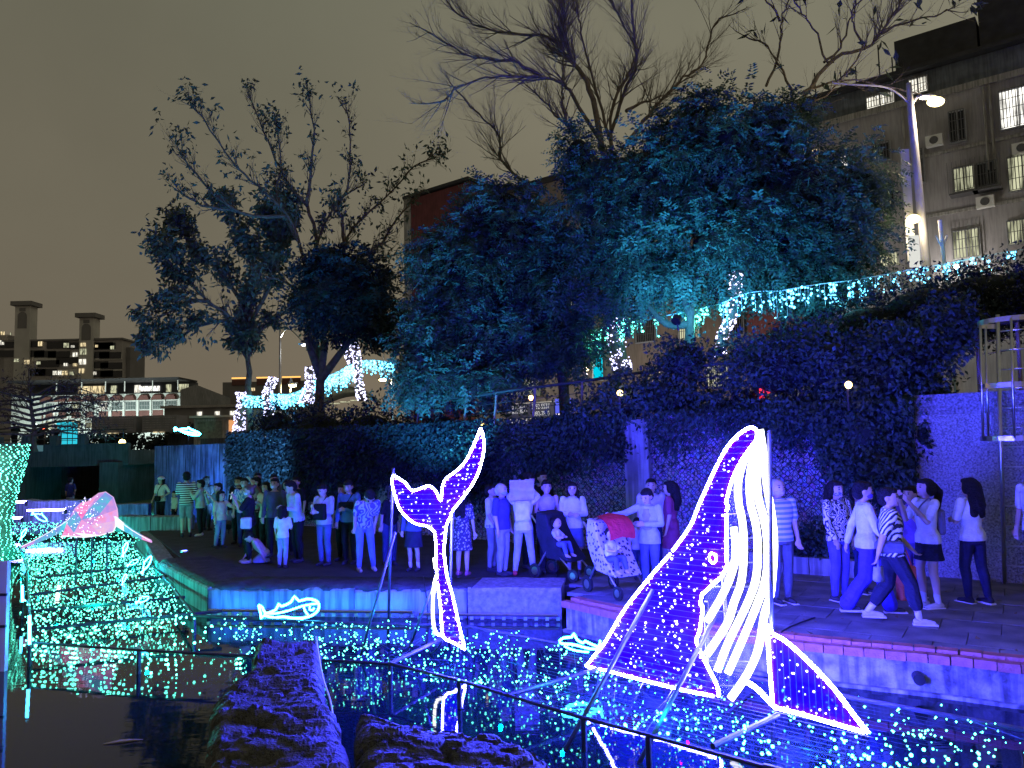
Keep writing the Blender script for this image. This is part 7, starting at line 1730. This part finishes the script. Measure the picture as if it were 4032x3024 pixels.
person('kidwhite', 'small child in a white tee and pale trousers seen from behind', 165, (.78, .80, .76), ('pants', (.35, .42, .60)), ('bob', HAIR), ('down', 'phonelow'), kid=True)
person('sitpink', 'child in a pink hoodie kneeling on the crusted edge', -70, (.55, .33, .42), ('pants', (.25, .3, .45)), legs=('kn', 'kn'), seat=.36, lean=38, arms=('hang', 'reach'), sleeves='long', kid=True, head=(0, 20), pos=(-4.86, 15.1, 1.12))
person('greybag', 'person in a pale grey long sleeve with black chest bag looking at a phone', -25, (.46, .46, .48), ('pants', (.10, .14, .28)), ('short', HAIR), ('fold', 'phonelow'), sleeves='long', head=(-10, 22), girth=1.05)
person('bluejacket', 'person in a blue jacket with a black strap, head lowered', -10, (.10, .18, .45), ('pants', BLACK), arms=('fold', 'down'), sleeves='long', head=(0, 18))
person('faceS2', 'person half hidden left of the blue jacket', -30, BLACK, ('pants', BLACK))
person('leanboy', 'person in a graphic tee bending forward over the pond edge', 25, pattern('cloth_graphic', 'maze', (.10, .08, .25), (.45, .5, .6), 4), ('pants', (.16, .22, .45)), ('short', HAIR), ('knee', 'knee'), ('a', 's'), lean=38, head=(0, 20), pos=(-2.7, 13.87, 1.62), shoes=(.5, .5, .52))
person('blackvest', 'person in a black vest over a white top bending down', 30, BLACK, ('pants', NAVY), ('short', HAIR), ('hang', 'hang'), lean=35, pos=(-2.35, 14.5, 1.55))
# around the tail
person('darkskirt', 'person in a dark skirt and white socks behind the whale tail', -20, (.10, .14, .30), ('skirt', (.03, .03, .06)), ('bob', HAIR), ('phonelow', 'down'), sleeves='long', socks=(.7, .7, .72), fem=True)
person('polkadress', 'girl in a spotted dark dress right of the whale tail', 160, POLKA, ('skirt', POLKA), ('long', HAIR), fem=True, shoes=(.4, .15, .2), pos=(-.90, 13.2, 1.42))
person('cyantee', 'person in a bright pale tee with a backpack strap', 70, (.72, .78, .60), ('pants', GREY), arms=('down', 'bag'))
person('darkblue', 'masked person in a dark blue shirt and grey trousers', 60, (.07, .06, .22), ('pants', (.28, .28, .34)), ('thin', HAIR_G), ('down', 'down'), mask=(.3, .35, .6), girth=1.1)
person('liftbag', 'person in white long sleeves lifting a lilac cloth overhead, seen from behind', 175, (.74, .72, .66), ('pants', (.42, .42, .48)), ('short', HAIR), ('up', 'up'), ('a', 'a'), sleeves='long', shoes=(.55, .06, .07), pos=(.14, 13.06, 1.5))
person('profile', 'tall dark-clothed person looking down behind the lifted cloth', 55, (.03, .03, .05), ('pants', BLACK), head=(0, 22), sleeves='long')
person('behindAB', 'person in black at the back right of the lifted cloth', 30, BLACK, ('pants', BLACK))
person('vestlady', 'person in a lilac sleeveless top beside the dark buggy', 10, (.45, .38, .50), ('pants', BLACK), ('bun', HAIR), ('fold', 'fold'), sleeves='none', fem=True)
person('turtleneck', 'person in a white turtleneck and blue skirt with folded arms', -5, (.70, .70, .74), ('skirt', (.12, .14, .34)), ('half', HAIR), ('fold', 'fold'), sleeves='long', fem=True, pos=(.98, 13.1, 1.53), socks=(.3, .3, .4))
# left of the whale
person('hoodie', 'person in a pale hoodie resting a hand on the leopard print stroller', -30, (.42, .48, .60), ('pants', (.10, .12, .30)), ('short', HAIR), ('fold', 'side'), sleeves='long', head=(-10, 24), fem=True, hem=.46, pos=(1.98, 11.5, 1.5), inner=(.30, .30, .40))
person('teeman', 'tall person in a pale tee behind the pale hoodie', -12, (.52, .50, .58), ('pants', NAVY), girth=1.08)
person('reddress', 'person with long hair in a purple red dress turned to the left', -110, (.26, .05, .12), ('skirt', (.26, .05, .12)), ('long', HAIR), ('down', 'bag'), sleeves='short', fem=True)
person('kidbehind', 'small child half hidden behind the leopard print stroller', 0, (.45, .4, .5), ('pants', NAVY), kid=True, arms=('down', 'down'), pos=(1.95, 12.4, .95))
# right walkers
person('oldman', 'old man in a striped polo and mask right of the whale', 12, STRIPE_POLO, ('pants', (.10, .11, .12)), ('thin', HAIR_G), ('down', 'bag'), mask=(.60, .50, .60), sleeves='short', girth=1.06, shoes=(.05, .05, .05))
person('pattern', 'woman in a maze patterned top and printed mask, blue trousers', 25, MAZE, ('pants', (.10, .09, .40)), ('long', HAIR), ('fold', 'bag'), sleeves='long', mask=pattern('mask_check', 'dots', (.7, .7, .7), (.1, .1, .2), 60), fem=True)
person('cardigan', 'woman in a white cardigan over an orange top striding right', 78, (.68, .70, .72), ('wide', (.07, .05, .42)), ('short', HAIR), ('swingB', 'swingF'), ('wF', 'wB'), mask=(.14, .08, .55), sleeves='long', fem=True, socks=(.55, .5, .5), inner=(.70, .16, .07))
person('stripes', 'older woman in a black and white striped blouse striding right', 72, DIAG, ('crop', (.02, .02, .035)), ('short', HAIR), ('swingF', 'swingB'), ('wB', 'wF'), sleeves='short', fem=True, socks=(.66, .62, .64), shoes=(.60, .56, .58), girth=1.15, head=(-15, 0))
person('ponytail', 'woman with a ponytail in a white tee photographing to the left', -82, (.74, .76, .76), ('mini', (.015, .015, .03)), ('pony', HAIR), ('phone', 'phone'), ('s', 'h'), fem=True, socks=(.6, .6, .62), shoes=(.5, .5, .54), head=(0, -5))
person('backtee', 'woman with long black hair in a white tee seen from behind', -160, (.74, .76, .76), ('pants', (.02, .02, .05)), ('long', HAIR), ('fold', 'fold'), ('h', 'b'), fem=True, shoes=(.03, .03, .04))
person('edgeman', 'person in a pale tee cut off by the right edge, arm hanging', -70, (.66, .66, .70), ('pants', NAVY), ('short', HAIR), ('swingF', 'down'), pos=(6.95, 10.35, 1.78))
person('behindAR', 'dark haired person half hidden between the maze top and the cardigan', 30, (.05, .05, .1), ('pants', NAVY))
person('purple', 'person in violet clothes half hidden behind the striped blouse', -60, (.22, .12, .45), ('pants', (.12, .08, .3)), ('short', HAIR), ('phone', 'down'))
# silhouettes on the bridge
for k, (x, lb, an) in enumerate(((-25.95, 'dark figure photographing from the bridge before the cyan hoarding', 'phone'), (-29.6, 'dark figure at the left end of the bridge railing', 'down'), (-27.9, 'dark figure leaning on the bridge railing near the pale lamp post', 'reach'), (-25.1, 'dark figure walking on the bridge right of the hoarding', 'down'), (-24.5, 'small dark figure on the bridge beyond the hoarding', 'down'))):
    person('bridge%d' % k, lb, 180 if k != 2 else 150, BLACK, ('pants', BLACK), arms=(an, an), pos=(x, 40.0 + k * .3, 1.6 - .15 * (k > 2), 2.33), vox=.03, group='figures on the bridge')
# ---- turn all clothing and bodies into plain welded meshes
for o, v in BATCH:
    md = o.modifiers.new('weld', 'REMESH'); md.mode = 'VOXEL'; md.voxel_size = v; md.use_smooth_shade = True
    ms = o.modifiers.new('ease', 'SMOOTH'); ms.factor = .5; ms.iterations = 2
    dm = o.modifiers.new('thin', 'DECIMATE'); dm.ratio = .45
bpy.context.view_layer.update()
_dg = bpy.context.evaluated_depsgraph_get()
_new = [(o, bpy.data.meshes.new_from_object(o.evaluated_get(_dg))) for o, v in BATCH]
for o, me in _new:
    o.modifiers.clear(); old = o.data; o.data = me; me.name = o.name; bpy.data.meshes.remove(old)
    me.polygons.foreach_set('use_smooth', [True] * len(me.polygons)); me.update()
# ---- things they hold
phone('tealphone', 'phone raised by the person in the pale sweater'); phone('phoneman', 'phone held sideways by the person in dotted trousers', flat=True)
phone('blacktee', 'phone raised by the person in the black tee'); phone('lightjacket', 'lit phone held by the person in the pale jacket'); phone('greybag', 'phone held low by the person with the chest bag', -1)
phone('kidwhite', 'phone in the hand of the small child in white', -1, glowing=False); phone('ponytail', 'phone held sideways by the woman with the ponytail', flat=True); phone('purple', 'phone held up by the person in violet', 1, True)
def bag(key, v, size, col, label, strap=True, name='shoulder_bag', cat='bag', strap_to=None):
    r = INFO[key]; h = r['h']
    root = empty(name, world(key, r['up'](Vector(v))), r['yaw']); tag(root, label, cat)
    m = MB().box(0, 0, 0, size[0], size[1], size[2], 0, .008); m.build('pouch', cloth(col), root, local=True, bevel=min(size) * .25)
    if strap:
        p0 = r['up'](Vector(v)); ps = [r['up'](Vector(q)) - p0 for q in (strap_to or [(v[0], v[1], v[2]), (v[0] * .3, -.085, .72), (-v[0] * .7 if abs(v[0]) > .03 else .07, -.02, .85), (-v[0] * .2, .085, .73), (v[0], v[1] + .03, v[2])])]
        MB().tube(smooth_path(ps, 5), .010, 5).build('strap', cloth(col), root, local=True)
    return root
bag('greybag', (.02, -.105, .66), (.26, .09, .30), (.012, .012, .016), 'black chest bag of the person in pale grey')
bag('bluejacket', (.0, -.10, .70), (.28, .07, .14), (.012, .012, .018), 'black sling bag of the person in the blue jacket')
bag('hat', (.02, -.11, .56), (.20, .08, .15), (.012, .012, .014), 'black shoulder bag of the person in the hat')
bag('blacktee', (.13, -.02, .52), (.09, .20, .22), (.55, .55, .55), 'striped tote hanging from the person in the black tee', False)
bag('liftbag', (.0, .10, .72), (.26, .11, .34), (.70, .68, .62), 'pale backpack of the person lifting the cloth', True, strap_to=[(.06, .09, .80), (.07, -.05, .82), (.08, -.07, .70), (.06, .08, .62)])
bag('ponytail', (.02, .085, .66), (.20, .10, .32), (.16, .15, .20), 'grey shoulder bag of the woman with the ponytail')
bag('stripes', (-.10, .02, .57), (.10, .30, .15), (.10, .10, .13), 'dark waist bag of the woman in the striped blouse')
bag('turtleneck', (-.13, .0, .52), (.16, .08, .18), (.05, .05, .10), 'dark bag at the hip of the person in the turtleneck', False)
lc = empty('lilac_cloth', world('liftbag', INFO['liftbag']['up'](Vector((0, .125, .935))))); tag(lc, 'lilac square of cloth held up by the person in white', 'cloth')
m = MB(); g_ = 12
vs = [(-.20 + .40 * i / g_, .05 * math.sin(i * .9) * .3 + .03 * math.sin(j * .7), -.14 + .33 * j / g_) for j in range(g_ + 1) for i in range(g_ + 1)]
fs = [(j * (g_ + 1) + i, j * (g_ + 1) + i + 1, (j + 1) * (g_ + 1) + i + 1, (j + 1) * (g_ + 1) + i) for j in range(g_) for i in range(g_)]
nv = len(vs); m.add(vs + [(p[0], p[1] + .02, p[2]) for p in vs], fs + [tuple(nv + i for i in reversed(f)) for f in fs]); m.build('sheet', cloth((.48, .40, .60)), lc, local=True, smooth=True)
tb_ = empty('tote_bag', (4.86, 9.75, .16)); tag(tb_, 'orange red tote bag hanging behind the striped blouse', 'bag')
MB().box(0, 0, .20, .24, .12, .42, .2).build('pouch', cloth((.55, .12, .06)), tb_, local=True, bevel=.02); MB().tube(smooth_path([(-.08, 0, .40), (0, 0, .62), (.08, 0, .40)], 5), .01, 5).build('handle', cloth((.55, .12, .06)), tb_, local=True)
cu_ = empty('plastic_bag', world('stripes', INFO['stripes']['wr'][-1]) + Vector((0, .02, -.22))); tag(cu_, 'pale plastic bag carried by the woman in the striped blouse', 'bag')
MB().box(0, 0, -.01, .12, .05, .15, .3, .02).build('pouch', cloth((.34, .34, .38)), cu_, local=True, smooth=True); MB().tube([(0, 0, .07), (0, 0, .16)], .01, 5).build('handle', cloth((.34, .34, .38)), cu_, local=True)
# ---- strollers
LEO = pattern('leopard_cloth', 'dots', (.05, .04, .06), (.52, .46, .55), 17)
def wheel(root, x, y, r_, name='wheel'):
    o = MB().tube([(x - .02, y, r_), (x + .02, y, r_)], r_, 16).build(name, BLACKP, root, local=True); MB().tube([(x - .024, y, r_), (x + .024, y, r_)], r_ * .55, 12).build('rim', STEEL, o, local=True)
def stroller(loc, yaw, shell, label, canopy=None, sc_=1.0):
    root = empty('stroller', loc, yaw); tag(root, label, 'stroller')
    seat = []
    for k in range(9):
        t = k / 8; zc = lerp(.30, 1.05, t); hw = .24 + .03 * math.sin(t * 3); fy = lerp(-.36, .10, t) + .08 * math.sin(t * 3.1); d = lerp(.50, .22, t)
        seat.append([(-hw, fy, zc), (hw, fy, zc), (hw * .95, fy + d, zc + .03), (-hw * .95, fy + d, zc + .03)])
    MB().loft(seat).build('seat_shell', shell, root, local=True, smooth=False, bevel=.02)
    for sx in (-.23, .23):
        MB().tube([(sx, -.42, .12), (sx, .05, .55), (sx, .42, 1.02)], .014, 6).build('frame', STEEL, root, local=True); MB().tube([(sx, .35, .12), (sx, .0, .62)], .014, 6).build('frame', STEEL, root, local=True)
        wheel(root, sx, -.40, .10); wheel(root, sx, .36, .12)
    MB().tube([(-.23, .42, 1.02), (.23, .42, 1.02)], .02, 8).build('handle', BLACKP, root, local=True)
    if canopy:
        R = []
        for k in range(8):
            a = math.radians(-10 + k * 18); R.append([(xx, -.30 * math.cos(a) + .06, .86 + .26 * math.sin(a)) for xx in (-.22, 0, .22)] )
        m = MB(); vs = [Vector(p) + Vector((0, 0, .04 * (1 - (p[0] / .22) ** 2))) for r_ in R for p in r_]; fs = [(i * 3 + k, i * 3 + k + 1, (i + 1) * 3 + k + 1, (i + 1) * 3 + k) for i in range(7) for k in range(2)]
        n_ = len(vs); m.add(vs + [v * .97 + Vector((0, 0, .01)) for v in vs], fs + [tuple(n_ + q for q in reversed(f)) for f in fs]); m.build('canopy', canopy, root, local=True, smooth=True)
    return root
stroller((1.42, 11.30, 0), math.radians(28), LEO, 'leopard print stroller with a red canopy left of the whale', cloth((.60, .03, .05)))
stroller((.74, 12.75, 0), math.radians(50), cloth((.02, .02, .03)), 'dark buggy with a child beside the white turtleneck')
def toddler(name, loc, yaw, topc, label):
    root = empty('person', loc, yaw); tag(root, label, 'person', 'visitors by the pond')
    b = MB(); b.ell((0, -.02, .42), .075, .08, .085, 12, 8); cap_(b, (0, 0, .30), .03, (0, 0, .36), .03)
    cap_(b, (0, .02, .10), .085, (0, 0, .26), .075)
    for s in (1, -1):
        cap_(b, (.07 * s, 0, .27), .03, (.11 * s, -.08, .20), .024); cap_(b, (.11 * s, -.08, .20), .024, (.06 * s, -.15, .20), .02)
        for k in range(4): cap_(b, (.06 * s, -.15, .19 + k * .009), .006, (.05 * s, -.19, .188 + k * .009), .005, 5)
        cap_(b, (.05 * s, 0, .07), .05, (.07 * s, -.20, .10), .036); cap_(b, (.07 * s, -.20, .10), .036, (.075 * s, -.26, -.08), .026); cap_(b, (.075 * s, -.26, -.08), .024, (.075 * s, -.32, -.09), .02)
    lst = [(b.build('body', SKIN, root, local=True, smooth=True), .011)]
    t = MB(); cap_(t, (0, .02, .12), .098, (0, 0, .255), .088)
    for s in (1, -1): cap_(t, (.07 * s, 0, .27), .038, (.10 * s, -.06, .22), .034)
    lst.append((t.build('top', cloth(topc), root, local=True, smooth=True), .012))
    tr = MB()
    for s in (1, -1): cap_(tr, (.05 * s, 0, .07), .060, (.07 * s, -.20, .10), .046); cap_(tr, (.07 * s, -.20, .10), .046, (.075 * s, -.25, -.03), .036)
    lst.append((tr.build('trousers', cloth((.10, .12, .26)), root, local=True, smooth=True), .012))
    hh = MB(); hh.ell((0, .012, .44), .080, .082, .082, 12, 8); lst.append((hh.build('hair', HAIR, root, local=True, smooth=True), .012))
    e_ = MB()
    for s in (1, -1): e_.ell((.03 * s, -.095, .425), .010, .006, .008, 8, 6)
    e_.build('eyes', HAIR, root, local=True)
    for o, v in lst:
        md = o.modifiers.new('weld', 'REMESH'); md.mode = 'VOXEL'; md.voxel_size = v
    bpy.context.view_layer.update(); dg = bpy.context.evaluated_depsgraph_get()
    for o, v in lst:
        me = bpy.data.meshes.new_from_object(o.evaluated_get(dg)); o.modifiers.clear(); o.data = me; me.polygons.foreach_set('use_smooth', [True] * len(me.polygons))
toddler('baby', (1.36, 11.12, .46), math.radians(28), (.62, .62, .55), 'baby in a pale bib sitting in the leopard print stroller')
toddler('toddler', (.66, 12.62, .48), math.radians(50), (.62, .58, .66), 'small child in a pale top sitting in the dark buggy')
# ------------------------------------------------------------------ small details
hedge('hedge', 'dark roadside hedge in front of the arcade building', [(-64.5 + k * 3.1, 104 + (k % 2), 3.6 + .5 * math.sin(k * 2.1), 2.4, 1.6, 1.6 + .4 * math.sin(k)) for k in range(10)], 5200, .5, .16, LEAF_D)
# fallen leaves and scraps on the paving and the water
fl_ = empty('fallen_leaves', (3.5, 9.6, 0)); tag(fl_, 'scattered fallen leaves on the paving and rocks', kind='stuff')
n_ = 130
PP = []
while len(PP) < n_:
    x, y = random.uniform(.9, 8.5), random.uniform(6.0, 12.5)
    if inside((x, y), _reg2): PP.append((x - 3.5, y - 9.6, .012))
PP = np.array(PP, np.float32); DD = unit(RNG.normal(size=(n_, 3)) * np.array([1, 1, .12])); UU = unit(np.cross(DD, np.array([0, 0, 1.0]) + RNG.normal(size=(n_, 3)) * .15))
o = link_mesh('leaves', leaf_mesh('leaves', PP, DD, UU, .05 + .05 * RNG.random(n_), .012 + .014 * RNG.random(n_), mat('dead_leaf', (.18, .12, .06), .8, .4, 3)), fl_)
tag(o, kind='stuff')
# power leads of the sculptures
for k, (pts_, lb) in enumerate((([(1.82, 7.2, -.14), (1.95, 7.45, -.36), (2.3, 8.0, -.405), (2.75, 8.55, -.40), (2.9, 8.72, -.02), (3.1, 9.0, .025), (3.6, 9.5, .02)], 'black power cable running from the whale over the kerb'), ([(-.9, 9.4, -.14), (-1.1, 9.9, -.40), (-1.3, 11.2, -.405), (-1.35, 11.86, -.3), (-1.4, 11.9, .09), (-1.5, 12.6, .09)], 'black power cable running from the tail to the stone blocks'))):
    tag(MB().tube(smooth_path(pts_, 6), .010, 6).build('power_cable', BLACKP, None, smooth=True), lb, 'cable')
# white cord along the edge of the long stone
tag(MB().tube(smooth_path([(-2.08, 8.1, .26), (-1.84, 7.3, .22), (-1.66, 6.7, .24), (-1.5, 6.3, .16), (-1.38, 5.9, .02), (-1.30, 5.5, -.2)], 6), .008, 6).build('cord', WHITEP, None, smooth=True), 'thin white cord lying along the long dark stone', 'cord')
# floating scraps on the water
for k, (x, y, a, lb) in enumerate(((-3.6, 7.2, .2, 'pale twig floating on the dark water at the lower left'), (-2.9, 7.7, 1.0, 'small pale scrap floating near the long stone'), (.2, 6.2, .6, 'pale leaf floating in front of the pipe frame'))):
    tag(MB().tube(smooth_path([(x - .16 * math.cos(a), y - .05, -.416), (x, y, -.410), (x + .16 * math.cos(a), y + .04, -.416)], 4), [.004, .008, .012, .016, .016, .014, .010, .006, .003], 5).build('floating_scrap', mat('dry_reed', (.5, .45, .38), .8), None), lb, 'debris')
